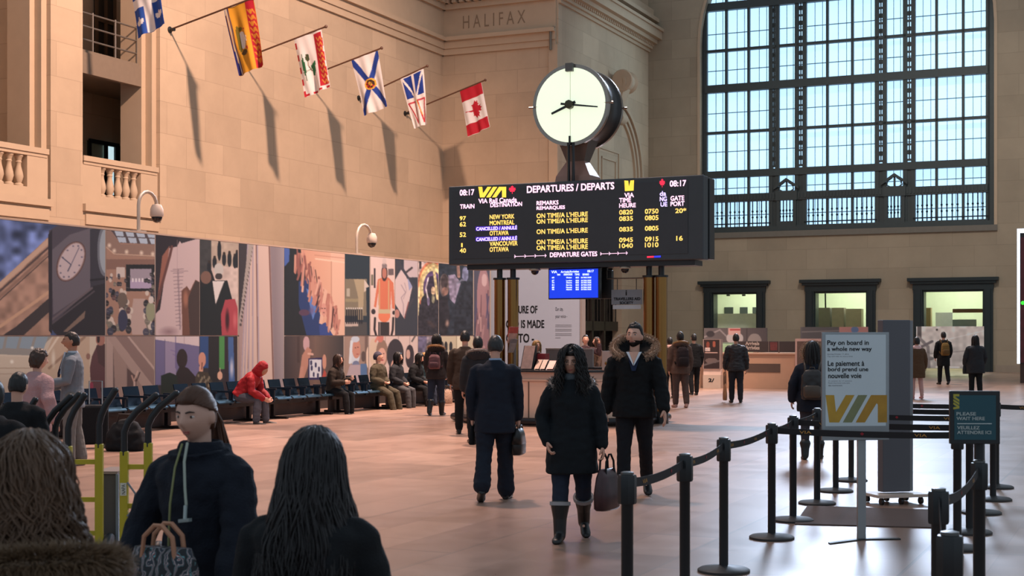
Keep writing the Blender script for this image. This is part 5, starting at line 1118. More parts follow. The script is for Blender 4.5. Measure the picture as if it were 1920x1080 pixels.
m = MB_(); v = v_at(1459, UC); m.tube([(UC + .1, v, zc_ + .052), (UC + .1, v, zc_ + .16), (UC + .1, v - .1, zc_ + .2), (UC + .1, v - .26, zc_ + .19)], .025, 8); obj('counter_microphone', m, mat('brass_dull', (130, 96, 60), .4, .5), tag=('small bent brass stand on the Arrivals counter', 'stand'), loc=W(UC + .1, v, zc_ + .05))
m = MB_(); m.bx(UC - .05, UC + .05, v_at(1413, UC), v_at(1421, UC), zc_ + .05, zc_ + .14); obj('name_block', m, mat('name_block', (226, 200, 180), .5), smooth=False, tag=('small cream block on the Arrivals counter below the lettering', 'block'), loc=W(UC, v_at(1417, UC), zc_ + .05))
def bigboard(label, x0, x1, y0, y1, u, paint, zb=0.):
    va, vb = v_at(x0, u), v_at(x1, u); xm = (x0 + x1) / 2; z0, z1 = z_u(xm, y1, u), z_u(xm, y0, u)
    t = thing('picture_board', label, 'board', W(u + .03, (va + vb) / 2, 0), RZ, 'picture boards in front of the end wall')
    m = MB_(); m.bx(u, u + .06, va, vb, z0, z1); obj('panel', m, mat('board_back', (72, 70, 72), .6), t, smooth=False)
    for v in (va - .2, vb + .2): m = MB_(); m.bx(u + .06, u + .1, v - .03, v + .03, zb, z1 - .1); obj('support', m, blackm, t, smooth=False)
    c = Canvas(x0, y0, x1, y1, (90, 88, 90)); paint(c); c.blur(1); nx, ny = int((x1 - x0) * 1.2), int((y1 - y0) * 1.2); pts, cols = [], []
    for j in range(ny):
        for i in range(nx):
            v = va + (vb - va) * i / (nx - 1); z = z1 + (z0 - z1) * j / (ny - 1); pts.append(W(u - .004, v, z)); k = c.at(x0 + (x1 - x0) * i / (nx - 1), y0 + (y1 - y0) * j / (ny - 1)); cols.append([min(.85, s2l(q) * 1.5) for q in k])
    colmesh('print', pts, cols, ny, nx, mat_col('printed_photo', .42), t)
    return t
def p1(c):
    c.grad(1320, 0, (84, 82, 84), 1440, 0, (72, 68, 70)); c.line((1320, 632, 1350, 618, 1372, 640), 3, (120, 118, 120)); c.ell(1332, 626, 8, 6, (50, 50, 54)); c.ell(1378, 634, 16, 12, (150, 150, 152)); c.rect(1366, 614, 1389, 628, (170, 140, 136)); c.line((1370, 618, 1387, 618), 3, (140, 60, 60)); c.ell(1415, 640, 13, 15, (122, 118, 116)); c.rect(1400, 615, 1402, 642, (60, 58, 60))
bigboard('dark picture board with pale domes above the Arrivals counter', 1320, 1438, 615, 642, UC + 1.2, p1)
def p2(c): c.rect(1504, 612, 1574, 650, (84, 82, 82)); c.line((1504, 622, 1574, 620), 2, (120, 116, 112)); c.rect(1574, 612, 1628, 650, (166, 120, 112)); c.ell(1603, 618, 7, 6, (90, 110, 140))
bigboard('grey and pink picture board partly hidden by the payment sign', 1501, 1628, 613, 650, UC + 1.2, p2)
m = MB_(); ua = UC - .45; va, vb = v_at(1491, ua), v_at(1545, ua)
t = thing('pink_poster_stand', 'pink edged poster stand behind the woman with the rucksack', 'poster stand', W(ua, (va + vb) / 2, 0), RZ)
m.bx(ua, ua + .06, va, vb, .1, z_u(1500, 635, ua)); obj('panel', m, mat('poster_edge', (206, 168, 156), .5), t, smooth=False)
m = MB_(); m.bx(ua - .01, ua, va - .06, vb, .5, z_u(1500, 640, ua)); obj('poster', m, mat('poster_brown', (104, 82, 72), .5, var=.5, vscale=3), t, smooth=False)
m = MB_(); m.bx(ua - .15, ua + .2, va, vb, 0, .1); obj('foot', m, blackm, t, smooth=False)
def p3(c):
    c.grad(0, 612, (196, 186, 180), 0, 690, (170, 164, 160)); c.rect(1720, 612, 1728, 640, (86, 80, 80)); c.line((1722, 632, 1740, 650, 1742, 690), 6, (120, 114, 114)); c.line((1728, 650, 1748, 640), 5, (100, 94, 96)); c.line((1722, 665, 1845, 655), 2, (140, 132, 130)); c.ell(1740, 672, 12, 4, (110, 106, 106)); c.line((1760, 640, 1845, 620), 2, (210, 202, 198)); c.ell(1757, 618, 2, 2, (60, 50, 50)); c.rect(1755, 687, 1800, 690, (226, 210, 196)); c.mottle(.12, 14, 4)
bigboard('pale grey picture board behind the two dark figures at the right', 1718, 1845, 612, 691, 62.0, p3)
up_ = UC - .5; fp = Face(W(up_, 0, 0), -VS)
va, vb = v_at(1318, up_), v_at(1351, up_); Zp = lambda y: z_u(1336, y, up_)
t = thing('poster_totem', 'black poster totem with a white base beside the Arrivals counter', 'poster stand', W(up_ + .2, (va + vb) / 2, 0), RZ)
m = MB_(); m.bx(up_, up_ + .3, va, vb, 0, Zp(703)); obj('base', m, mat('totem_white', (196, 178, 162), .5), t, smooth=False)
m = MB_(); m.bx(up_ + .05, up_ + .25, va, vb, Zp(703), Zp(692)); obj('light_band', m, mat('totem_band', (226, 200, 186), .5), t, smooth=False)
m = MB_(); m.bx(up_, up_ + .25, va, vb, Zp(692), Zp(636)); obj('frame', m, mat('totem_frame', (150, 132, 126), .4), t, smooth=False)
c = Canvas(1318, 634, 1352, 694, (44, 36, 36)); c.ell(1327, 646, 3, 6, (110, 60, 50)); c.ell(1339, 645, 3, 6, (130, 74, 60)); c.rect(1322, 652, 1331, 658, (196, 170, 160)); c.line((1322, 661, 1345, 661), 1.5, (190, 160, 150)); c.ell(1334, 676, 12, 5, (90, 80, 78)); c.line((1320, 684, 1350, 676), 3, (86, 80, 80))
nx, ny = 30, 50; pts, cols = [], []
for j in range(ny):
    for i in range(nx):
        a = i / (nx - 1); b = j / (ny - 1); pts.append(W(up_ - .006, va + (vb - va) * (.06 + .88 * a), Zp(637) + (Zp(691) - Zp(637)) * b)); cols.append([min(.85, s2l(q) * 1.5) for q in c.at(1319.5 + 30 * a, 637 + 54 * b)])
colmesh('poster', pts, cols, ny, nx, mat_col('printed_photo', .42), t)
m = MB(); fp.text(m, 'H1', *az(92, 0)[:1], az(0, 636)[1], az(0, 656)[1], az(126, 0)[0], .02, .01); obj('lettering', m, mat('sign_white', (196, 200, 204), .5), t, smooth=False)
m = MB(); fp.text(m, '2/', az(118, 0)[0], az(0, 872)[1], az(0, 898)[1], az(160, 0)[0], .012, .01); obj('lettering', m, ink, t, smooth=False)
# ---- big lit display at the right edge
Yd = 52.; d0_ = P(1907, 429, Yd); ud = d0_.dot(US); va = v_at(1907, ud); vb = v_at(2010, ud); Zd = lambda y: z_u(1908, y, ud)
t = thing('display_wall', 'tall display with a glowing white border cut by the right edge', 'display', W(ud + .2, (va + vb) / 2, 0), RZ)
m = MB_(); m.bx(ud, ud + .4, va, vb, Zd(682), Zd(429)); obj('cabinet', m, blackm, t, smooth=False)
m = MB_(); m.bx(ud + .05, ud + .35, va - .1, vb, 0, Zd(682)); obj('base', m, mat('display_base', (70, 50, 44), .6), t, smooth=False)
glow = mat('display_glow', (226, 240, 255), .4, emit=1.6, var=.02)
m = MB_(); m.bx(ud - .02, ud, va, va - .1, Zd(682), Zd(429)); obj('border', m, glow, t, smooth=False)
m = MB_(); m.bx(ud - .02, ud, va - .1, vb, Zd(437), Zd(429)); obj('border', m, glow, t, smooth=False)
m = MB_(); m.bx(ud - .01, ud, va - .12, vb, Zd(680), Zd(445)); obj('screen', m, mat('display_screen', (60, 16, 22), .4, emit=.35, var=.6, vscale=4), t, smooth=False)
m = MB_(); m.lathe([(.07, 0), (.07, .02)], 12, (ud - .03, v_at(1918, ud), Zd(568)), (1, 0, 0)); obj('indicator', m, mat('green_dot', (60, 230, 60), .4, emit=1.2), t)
# ================================================================ PEOPLE
def rx(a): return M.Rotation(a, 3, 'X')
def rz_(a): return M.Rotation(a, 3, 'Z')
SKIN = mat('skin_light', (206, 156, 134), .55, var=.05); SKIND = mat('skin_tan', (176, 126, 100), .55, var=.05)
def fabric(name, c, bump=.35, bs=220, rough=.85, var=.14): return mat(name, c, rough, bump=bump, bscale=bs, var=var, vscale=14, spec=.25, sheen=.0)
def ringe(c, ax, t, a, b, n=14, sq=1.):
    """ring of an elliptic section: ax is the side axis, t the direction of travel"""
    t = V(t).normalized(); ax = (V(ax) - t * V(ax).dot(t)).normalized(); ay = t.cross(ax); out = []
    for k in range(n):
        x, y = cos(2 * pi * k / n), sin(2 * pi * k / n)
        if sq != 1: x = math.copysign(abs(x) ** sq, x); y = math.copysign(abs(y) ** sq, y)
        out.append(V(c) + ax * (x * a) + ay * (y * b))
    return out
def limb(mb, pts, R, ax=(1, 0, 0), n=12, cap=True, q=None):
    """tapering limb with rounded ends through pts; R = [(a, b)...]"""
    pts = [V(p) for p in pts]; R = [r if isinstance(r, tuple) else (r, r) for r in R]; rings = []
    d0 = (pts[1] - pts[0]).normalized(); d1 = (pts[-1] - pts[-2]).normalized()
    if cap:
        for f, g in ((-.85, .45), (-.5, .8)): rings.append(ringe(pts[0] + d0 * R[0][1] * f, ax, d0, R[0][0] * g, R[0][1] * g, n))
    for i, p in enumerate(pts):
        a = (pts[i] - pts[max(i - 1, 0)]); b = (pts[min(i + 1, len(pts) - 1)] - pts[i])
        t = (a.normalized() if a.length > 0 else V()) + (b.normalized() if b.length > 0 else V())
        axx = V(ax)
        if abs(t.normalized().dot(axx)) > .9: axx = V((0, 0, 1)) if abs(t.normalized().z) < .9 else V((0, 1, 0))
        rings.append(ringe(p, axx, t, R[i][0], R[i][1], n))
    if cap:
        for f, g in ((.5, .8), (.85, .45)): rings.append(ringe(pts[-1] + d1 * R[-1][1] * f, ax if abs(d1.dot(V(ax))) < .9 else (0, 0, 1), d1, R[-1][0] * g, R[-1][1] * g, n))
    mb.loft(rings)
def hand(mb, w, d, a, p, k=1., curl=25, big=1.):
    """palm, five separate fingers; d points along the hand, a from little finger to thumb side, p is where the palm faces"""
    d, a, p = V(d).normalized(), V(a).normalized(), V(p).normalized(); k = k * big
    mb.loft([ringe(w + d * (x * k), a, d, r * k, q * k, 10, .8) for x, r, q in ((-.03, .026, .02), (0, .028, .02), (.03, .038, .019), (.06, .043, .017), (.09, .041, .014), (.1, .035, .01))])
    for off, L, r in ((-.031, .058, .0078), (-.011, .075, .0088), (.011, .081, .009), (.031, .072, .0088)):
        q = w + d * (.088 * k) + a * (off * k); c = rad(curl * .5) ; pts = [q - d * .015 * k]; dd = d
        for s_, f in ((.45, 1.), (.3, 1.3), (.25, 1.2)):
            dd = (d * cos(c) + p * sin(c)); q2 = q + dd * (L * s_ * k); pts.append(q); q = q2; c += rad(curl * f)
        pts.append(q); mb.tube(pts, [r * k * z for z in (1.05, 1, .98, .92, .6)], 8)
    q = w + d * .025 * k + a * .03 * k; t1 = (d * .7 + a * .6 + p * .35).normalized(); t2 = (d * .9 + a * .12 + p * .5).normalized()
    mb.tube([q - t1 * .02 * k, q + t1 * .028 * k, q + t1 * .03 * k + t2 * .022 * k, q + t1 * .03 * k + t2 * .048 * k], [.014 * k, .012 * k, .0105 * k, .007 * k], 8)
def head(mb, C_, R, k=1., fem=False, nu=44, nv=34):
    rings = []
    for i in range(nv + 1):
        el = -pi / 2 + pi * (i + .03) / (nv + .06); rg = []
        for j in range(nu):
            az = 2 * pi * j / nu; d = V((cos(el) * sin(az), -cos(el) * cos(az), sin(el)))
            x, y, z = d.x * .076, d.y * .096, d.z * .116
            if z < 0: q = -z / .116; x *= 1 - .30 * q ** 1.4; y *= 1 - .12 * q; 
            if y > 0 and z < 0: y *= 1 - .35 * (-z / .116)
            f = max(0, -d.y) ** 2
            y -= .026 * math.exp(-((x / .0115) ** 2 + ((z + .016) / .026) ** 2)) * f + .017 * math.exp(-((x / .010) ** 2 + ((z - .004) / .03) ** 2)) * f
            for s_ in (-1, 1): y += .011 * math.exp(-(((x - s_ * .031) / .015) ** 2 + ((z - .012) / .012) ** 2)) * f; y -= .004 * math.exp(-(((x - s_ * .045) / .02) ** 2 + ((z + .02) / .02) ** 2)) * f
            y -= .006 * math.exp(-((z - .036) / .012) ** 2) * f * (.4 if fem else 1)
            y -= .006 * math.exp(-((x / .022) ** 2 + ((z + .056) / .012) ** 2)) * f + .009 * math.exp(-((x / .022) ** 2 + ((z + .096) / .018) ** 2)) * f
            y += .003 * math.exp(-((x / .022) ** 2 + ((z + .057) / .0035) ** 2)) * f
            rg.append(C_ + R @ (V((x, y, z)) * k))
        rings.append(rg)
    mb.loft(rings)
    for s_ in (-1, 1): mb.sph(C_ + R @ (V((s_ * .079, .012, -.008)) * k), V((.011, .021, .033)) * k, 10, 8, R)
def hair_cap(C_, R, k, line=.070, nape=-.085, puff=1.06, front=-.03, rough=.004, seed=0, crown=.0, nu=72, nv=56):
    """hair lying on the skull, open over the face and the nape"""
    mb = MB(); rings = []
    for i in range(nv + 1):
        el = -pi / 2 + pi * (i + .03) / (nv + .06); rg = []
        for j in range(nu):
            az = 2 * pi * j / nu; d = V((cos(el) * sin(az), -cos(el) * cos(az), sin(el)))
            x, y, z = d.x * .079, d.y * .100 + .006, d.z * .119 + crown * max(0, d.z)
            lo = line + (nape - line) * min(1, max(0, (y - front) / .055)); g = min(1, max(0, (z - lo) / .016))
            s_ = .86 + (puff - .86) * g + rough / .1 * g * noise.noise(V((x * 60, y * 60 + seed, z * 25)))
            rg.append(C_ + R @ (V((x, y, z)) * (k * s_)))
        rings.append(rg)
    return mb.loft(rings)
def locks(mb, C_, R, k, n, L, wave=.01, curl=0, spread=1.1, r=.008, seed=1, face=.6, drop=None, sides=5, top=.1, out=.0, back=None, segs=12, fr=3.):
    """strands that leave the crown, follow the skull and hang"""
    rg = random.Random(seed)
    for _ in range(n):
        az = rg.uniform(-pi, pi)
        if abs(az) < face: continue                             # 0 = straight ahead: leave the face free
        if back and abs(az) < back: continue
        e0 = rg.uniform(.25, 1.25); l = L * rg.uniform(.8, 1.08); pts = []; ph = rg.uniform(0, 6.3); sp = spread * rg.uniform(.93, 1.06)
        hx, hy, hz = .082 * sp, .104 * sp, .12 * sp; s_ = 0; N = segs
        for q in range(N + 1):
            f = q / N; arc = f * l; el = pi / 2 - e0 * .5 - arc / .115
            if el > -.15: d = V((cos(el) * sin(az) * hx, -cos(el) * cos(az) * hy + .006, sin(el) * hz)); last = (el, d); o = R @ (d * k) + C_
            else:
                dn = (last[0] - el) * .115; base = R @ (V((sin(az) * hx * (1 + out * dn), -cos(az) * hy * (1 + out * dn) + .006, -.015)) * k) + C_; o = base - V((0, 0, dn * k))
            w = wave * (.3 + f); o = o + V((sin(ph + f * l * 34 / fr) * w, cos(ph * 1.7 + f * l * 34 / fr) * w, 0)) * k
            if curl: a = ph + f * curl; rr = r * 1.9; o = o + V((cos(a) * rr, sin(a) * rr, 0)) * k
            pts.append(o)
        mb.tube(pts, [r * k * (1 - .75 * (q / N) ** 3) for q in range(N + 1)], sides)
def spikes(mb, path, R0, n, L, r=.0026, seed=3, bias=None):
    """fur trim: a soft roll along a path bristling with short hairs"""
    rg = random.Random(seed); mb.tube(path, [R0 * .35] + [R0 * .85] * (len(path) - 2) + [R0 * .35], 8)
    for _ in range(n):
        i = rg.randrange(len(path) - 1); p = path[i].lerp(path[i + 1], rg.random()); t = (path[i + 1] - path[i]).normalized()
        d = V((rg.gauss(0, 1), rg.gauss(0, 1), rg.gauss(0, 1))); d = (d - t * d.dot(t)).normalized() + t * rg.uniform(-.5, .5)
        if bias is not None: d = (d + V(bias) * .5).normalized()
        mb.tube([p + d * R0 * .6, p + d * (R0 + L * .5), p + d * (R0 + L * rg.uniform(.7, 1.2)) - V((0, 0, L * .2))], [r, r * .8, r * .2], 4)
class Person: pass
def person(label, pos, H, face, lean=(0, 0), hd=(0, 0, 0), aL=(4, 8, 12, 0), aR=(4, 8, 12, 0), lL=(0, 0), lR=(0, 0), sit=None, w=1., vox=.012, top=None, leg=None, shoe=None, skin=None, hair=None, fem=False, facial=False,
           curl=25, twist=0, foot=(0, 0), group=None, collar=.0, spread=0., handbig=1., nolegs=False, shw=1.):
    """one figure; angles in degrees; aL/aR = (forward swing, out, elbow, inward), lL/lR = (forward swing, knee bend)"""
    k = H / 1.75; skin = skin or SKIN; p = Person(); T = M.Translation(V(pos)) @ M.Rotation(rad(face), 4, 'Z'); p.T = T
    root = thing('person', label, 'person', pos, rad(face), group); p.root = root; INV[root.name] = M.Identity(4)
    SW = .190 * k * shw * (.92 if fem else 1); HW = .088 * k
    def leg_chain(s_, sw, kn, ft):
        a, b = rad(sw), rad(sw - kn); ab = rad(spread + (2 if not sit else 6))
        hip = V((s_ * HW, 0, 0)); kn_ = hip + V((s_ * sin(ab) * .43, -sin(a) * .43 * cos(ab), -cos(a) * .43 * cos(ab))) * k
        an = kn_ + V((s_ * sin(ab) * .1, -sin(b) * .42, -cos(b) * .42)) * k; return hip, kn_, an, ft
    Ls = [leg_chain(1, *lL, foot[0]), leg_chain(-1, *lR, foot[1])]
    hz = sit if sit else max(-(an.z) + .075 * k + (.10 * k * sin(rad(max(0, ft)))) for _, _, an, ft in Ls)
    up = V((0, 0, hz)); Ls = [(a + up, b + up, c + up, d) for a, b, c, d in Ls]
    l1, l2 = rad(lean[0]), rad(lean[1]); Rt = rz_(rad(twist))
    d1, d2 = V((0, -sin(l1), cos(l1))), V((0, -sin(l2), cos(l2)))
    pel = up.copy(); mid = pel + d1 * .24 * k; nb = mid + d2 * .30 * k; sx = Rt @ V((1, 0, 0))
    def sp(t): return pel + d1 * (.24 * k * t / .45) if t < .45 else mid + d2 * (.30 * k * (t - .45) / .55)
    def sd(t): return d1.lerp(d2, min(1, max(0, (t - .25) / .4))).normalized()
    sh = [sp(.885) + sx * s_ * SW for s_ in (1, -1)]
    Rh = Rt @ rz_(rad(hd[0])) @ rx(rad(hd[1])) @ M.Rotation(rad(hd[2] if len(hd) > 2 else 0), 3, 'Y')
    hc = nb + d2 * .085 * k + Rh @ V((0, -.012, .088)) * k
    p.hc, p.Rh, p.k, p.nb = hc, Rh, k, nb
    arms = []
    for s_, (sw, ab, el, tw), S0 in ((1, aL, sh[0]), (-1, aR, sh[1])):
        def dr(f, o): f, o = rad(f), rad(o); return (Rt @ V((s_ * sin(o), -sin(f) * cos(o), -cos(f) * cos(o)))).normalized()
        e = S0 + dr(sw, ab) * .285 * k; fd = dr(sw + el, ab * .4 - tw); wr = e + fd * .245 * k
        arms.append((S0, e, wr, fd, s_))
    p.arms = arms
    # ---- body: one surface
    b = MB(); ts = [(-.13, .13, .10), (0, .160, .115), (.22, .140, .10), (.45, .142, .105), (.68, .158, .112), (.85, .150, .092), (.95, .10, .07)]
    b.loft([ringe(sp(t), sx, sd(t), x * k * w ** .7, y * k * w, 16) for t, x, y in ts])
    b.loft([ringe(nb - d2 * .04 * k, sx, d2, .062 * k, .06 * k), ringe(nb + d2 * .03 * k, sx, d2, .05 * k, .054 * k), ringe(hc - Rh @ V((0, -.02, .05)) * k, sx, d2, .05 * k, .058 * k)])
    for S0, e, wr, fd, s_ in arms: limb(b, [S0 - sx * s_ * .03 * k, S0.lerp(e, .5), e, e.lerp(wr, .4), wr], [.046 * k, .044 * k, .037 * k, .037 * k, .027 * k])
    for hip, kn_, an, ft in Ls:
        limb(b, [hip, hip.lerp(kn_, .5), kn_, kn_.lerp(an, .35), an], [.082 * k, .07 * k, .05 * k, .052 * k, .036 * k])
        limb(b, [an + V((0, .01, -.025)) * k, an + V((0, -.10, -.05)) * k], [.026 * k, .014 * k])
    head(b, hc, Rh, k, fem)
    b = remesh(b, vox, 1)
    for S0, e, wr, fd, s_ in arms:
        inn = (Rt @ V((-s_, 0, 0))); fw = (Rt @ V((0, -1, 0))); a = (fw - fd * fw.dot(fd))
        if a.length < .4: a = V((0, 0, 1)) - fd * fd.z
        hand(b, wr + fd * .01 * k, fd, a, inn - fd * inn.dot(fd), k, curl, handbig)
    def ob(name, mb, m, par=None, **kw): mb.v = [T @ V(q) for q in mb.v]; INV_ = T.inverted(); INV[root.name] = INV_; o = obj(name, mb, m, par or root, **kw); return o
    p.ob = ob
    body = ob('body', b, skin, auto=False); p.body = body
    # ---- clothes
    tp = dict(c=None, th=.03, hem=.10, sl=.03, flare=1., cuff=1., wr=.006, open=0); tp.update(top or {}); th = tp['th'] * k
    if tp['c']:
        j = MB(); ts = [(.0, .160, .125, 1), (.22, .140, .112, .8), (.45, .142, .118, .55), (.68, .156, .124, .45), (.84, .170 * shw, .108, .4), (.92, .150 * shw, .09, .35), (.975, .095, .078, .4), (1.04, .066 + collar, .066 + collar, .3)]
        rings = []
        if tp['hem'] > 0 and not sit:
            for f in (1., .66, .33): rings.append(ringe(pel - V((0, 0, tp['hem'] * f * k)) + V((0, (Ls[0][1].y + Ls[1][1].y) * .15 * f, 0)), sx, (0, 0, 1), (.160 * k * w ** .6 + th) * (1 + (tp['flare'] - 1) * f), (.125 * k * w ** .8 + th) * (1 + (tp['flare'] - 1) * f), 18, .85))
        for t, x, y, q in ts: rings.append(ringe(sp(t), sx, sd(t), x * k * w ** .6 + th * q, y * k * w ** .8 + th * (.4 + .6 * q), 18, .9))
        j.loft(rings)
        for S0, e, wr, fd, s_ in arms:
            r = tp['sl'] * k
            limb(j, [S0 - sx * s_ * .035 * k, S0 + (e - S0) * .12, S0.lerp(e, .5), e, e.lerp(wr, .5), wr - fd * .005 * k], [.044 * k + r * .6, .050 * k + r * .7, .050 * k + r * .75, .043 * k + r * .85, .040 * k + r * .9, .032 * k + r * .8])
        j = remesh(j, vox * 1.05, 3, tp['wr'] * k, tp.get('wf', 11.))
        p.jacket = ob('jacket' if 'name' not in tp else tp['name'], j, tp['c'], auto=False)
    lg = dict(c=None, th=.016, cuff=1., wr=.005); lg.update(leg or {}); r = lg['th'] * k
    if lg['c'] and not nolegs:
        t_ = MB(); t_.loft([ringe(sp(t), sx, sd(max(t, 0)), x * k * w ** .7 + r, y * k * w + r, 16) for t, x, y in ((-.16, .12, .095), (-.05, .160, .118), (.12, .150, .108))])
        for hip, kn_, an, ft in Ls: an = an.lerp(kn_, shoe['shaft'] - .1) if shoe and shoe.get('shaft') else an + V((0, 0, .025 * k)); limb(t_, [hip, hip.lerp(kn_, .5), kn_, kn_.lerp(an, .4), an], [.086 * k * w ** .6 + r, .074 * k * w ** .4 + r, .055 * k + r, .054 * k + r, .042 * k * lg['cuff'] + r])
        t_ = remesh(t_, vox, 2, lg['wr'] * k, 12.)
        ob('trousers', t_, lg['c'], auto=False)
    if shoe and not nolegs:
        for (hip, kn_, an, ft), s_ in zip(Ls, (1, -1)):
            m = MB(); f = rad(ft); dd = V((s_ * .12, -cos(f), -sin(f))).normalized(); nz = V((0, -sin(f), cos(f))); heel = an + dd * -.055 * k - nz * .045 * k
            sect = ((0, .03, .045), (.02, .037, .05), (.08, .038, .046), (.15, .042, .034), (.21, .044, .027), (.25, .036, .022), (.268, .018, .012))
            m.loft([ringe(heel + dd * x * k * 1.06 + nz * (hh - .03) * k * .9, (1, 0, 0), dd, ww * k * 1.1, hh * k * 1.05, 12, .85) for x, ww, hh in sect])
            if shoe.get('shaft'): top_ = an.lerp(kn_, shoe['shaft']); limb(m, [an - nz * .03 * k, an.lerp(kn_, shoe['shaft'] * .5), top_], [.056 * k, .064 * k, .076 * k + r * .6], cap=True)
            m = remesh(m, .009, 1); ob('boot' if shoe.get('shaft') else 'shoe', m, shoe['c'], auto=False)
            if shoe.get('cuff'): m = MB(); m.tube([an.lerp(kn_, shoe['shaft'] - .02), an.lerp(kn_, shoe['shaft'] + .06)], .084 * k + r * .6, 14); ob('boot_cuff', m, shoe['cuff'])
    if facial:
        eyew = mat('eye_white', (196, 186, 180), .3); eyed = mat('eye_dark', (30, 24, 22), .2); lipm = mat('lip_' + ('f' if fem else 'm'), (168, 96, 88) if fem else (170, 112, 98), .5); brow = mat('eyebrow', (40, 30, 26), .8)
        for s_ in (-1, 1):
            m = MB(); m.sph(hc + Rh @ (V((s_ * .031, -.0745, .012)) * k), V((.0135, .0085, .007)) * k, 12, 8, Rh); e_ = ob('eye', m, eyew)
            INV[e_.name] = T.inverted(); m = MB(); m.sph(hc + Rh @ (V((s_ * .031, -.0818, .012)) * k), V((.0062, .003, .0066)) * k, 10, 6, Rh); ob('iris', m, eyed, e_)
            m = MB(); m.tube([hc + Rh @ (V((s_ * x, y, z)) * k) for x, y, z in ((.013, -.0935, .031), (.03, -.0885, .036), (.047, -.0745, .031))], [.0035 * k, .004 * k, .002 * k], 6); ob('eyebrow', m, brow)
        m = MB(); m.sph(hc + Rh @ (V((0, -.0835, -.053)) * k), V((.021, .007, .0045)) * k, 12, 6, Rh); m.sph(hc + Rh @ (V((0, -.0825, -.061)) * k), V((.017, .0075, .005)) * k, 12, 6, Rh); ob('lips', m, lipm)
    if hair: hair(p)
    p.hand = [T @ (wr + fd * .09 * k) for S0, e, wr, fd, s_ in arms]
    return p
def hmat(n, c): return mat(n, c, .45, var=.3, vscale=30, spec=.4)
HB, HBR, HBL, HG = hmat('hair_black', (22, 19, 19)), hmat('hair_brown', (58, 40, 30)), hmat('hair_blond', (150, 116, 70)), hmat('hair_greying', (40, 38, 38))
def h_short(m, **kw): return lambda p: p.ob('hair', hair_cap(p.hc, p.Rh, p.k, **kw), m, auto=False)
def h_long(m, n=170, L=.42, cap=None, **kw):
    def f(p):
        mb = hair_cap(p.hc, p.Rh, p.k, **(cap or dict(puff=1.1, nape=-.12))); locks(mb, p.hc, p.Rh, p.k, n, L, **kw); p.ob('hair', mb, m, auto=False)
    return f
def fur_hood(p, m, fur, r=.16, dz=-.02, back=.07, n=260, L=.026, up=.0, rise=.055, hr=.0016):
    """lowered hood with a fur edge lying round the neck and shoulders"""
    k = p.k; c = p.nb + V((0, back * k * .4, dz * k)); path, dirs = [], []
    for q in range(25):
        a = rad(-150) + rad(300) * q / 24; d = V((sin(a), cos(a) * .85, 0)); dirs.append(d)
        path.append(c + d * (r * k) + V((0, .02 * k, (.035 + rise * cos(a) + up) * k)))
    mb = MB(); spikes(mb, path, .026 * k, n * 4, L * k, hr); p.ob('fur_trim', mb, fur, auto=False)
    prof = lambda i: [path[i] + dirs[i] * (.012 * k), path[i] - dirs[i] * (.05 * k) - V((0, 0, .04 * k)), c + dirs[i] * (.085 * k) + V((0, .01 * k, .0)), c + dirs[i] * (r * .8 * k) - V((0, -.01 * k, .08 * k)), path[i] + dirs[i] * (.02 * k) - V((0, 0, .05 * k))]
    h = MB(); h.loft([prof(i) for i in range(25)]); p.ob('hood', remesh(h, .012, 3, .006, 12), m, auto=False)
def backpack(p, label, m, m2, w=.30, h=.44, d=.15, dz=-.06, group=None):
    """rucksack worn on the back: stays a thing of its own"""
    k = p.k; T = p.T; c = p.nb + V((0, (.16 + d / 2) * k, (-.22 + dz) * k)); t = thing('backpack', label, 'backpack', T @ (c - V((0, 0, h / 2 * k))), 0, group)
    def o(nm, mb, mt): mb.v = [T @ V(q) for q in mb.v]; return obj(nm, mb, mt, t, auto=False)
    b = MB(); b.loft([ringe(c + V((0, y * d * .5 * k, z * h * k)), (1, 0, 0), (0, 0, 1), w / 2 * k * s_, d / 2 * k * s_, 16, .6) for z, s_, y in ((-.5, .8, 0), (-.46, .97, 0), (-.1, 1, .05), (.3, .92, 0), (.44, .7, -.1), (.5, .4, -.2))]); o('sack', remesh(b, .014, 2, .006, 10), m)
    b = MB(); b.loft([ringe(c + V((0, (d / 2 + .02) * k, z * h * k)), (1, 0, 0), (0, 0, 1), w * .38 * k * s_, .045 * k * s_, 12, .6) for z, s_ in ((-.42, .8), (-.36, 1), (-.08, 1), (-.02, .7))]); o('front_pocket', b, m2)
    for s_ in (-1, 1): b = MB(); b.tube([c + V((s_ * .10 * k, -d * .4 * k, .45 * h * k)), p.nb + V((s_ * .115 * k, .03 * k, .035 * k)), p.nb + V((s_ * .13 * k, -.12 * k, -.06 * k)), p.nb + V((s_ * .15 * k, -.13 * k, -.24 * k)), c + V((s_ * .15 * k, -d * .4 * k, -.35 * h * k))], .02 * k, 6); o('shoulder_strap', b, m2)
    b = MB(); b.tube([c + V((x * k, 0, (h / 2 + z) * k)) for x, z in ((-.04, -.02), (-.03, .03), (.03, .03), (.04, -.02))], .008 * k, 6); o('grab_handle', b, m2)
    return t
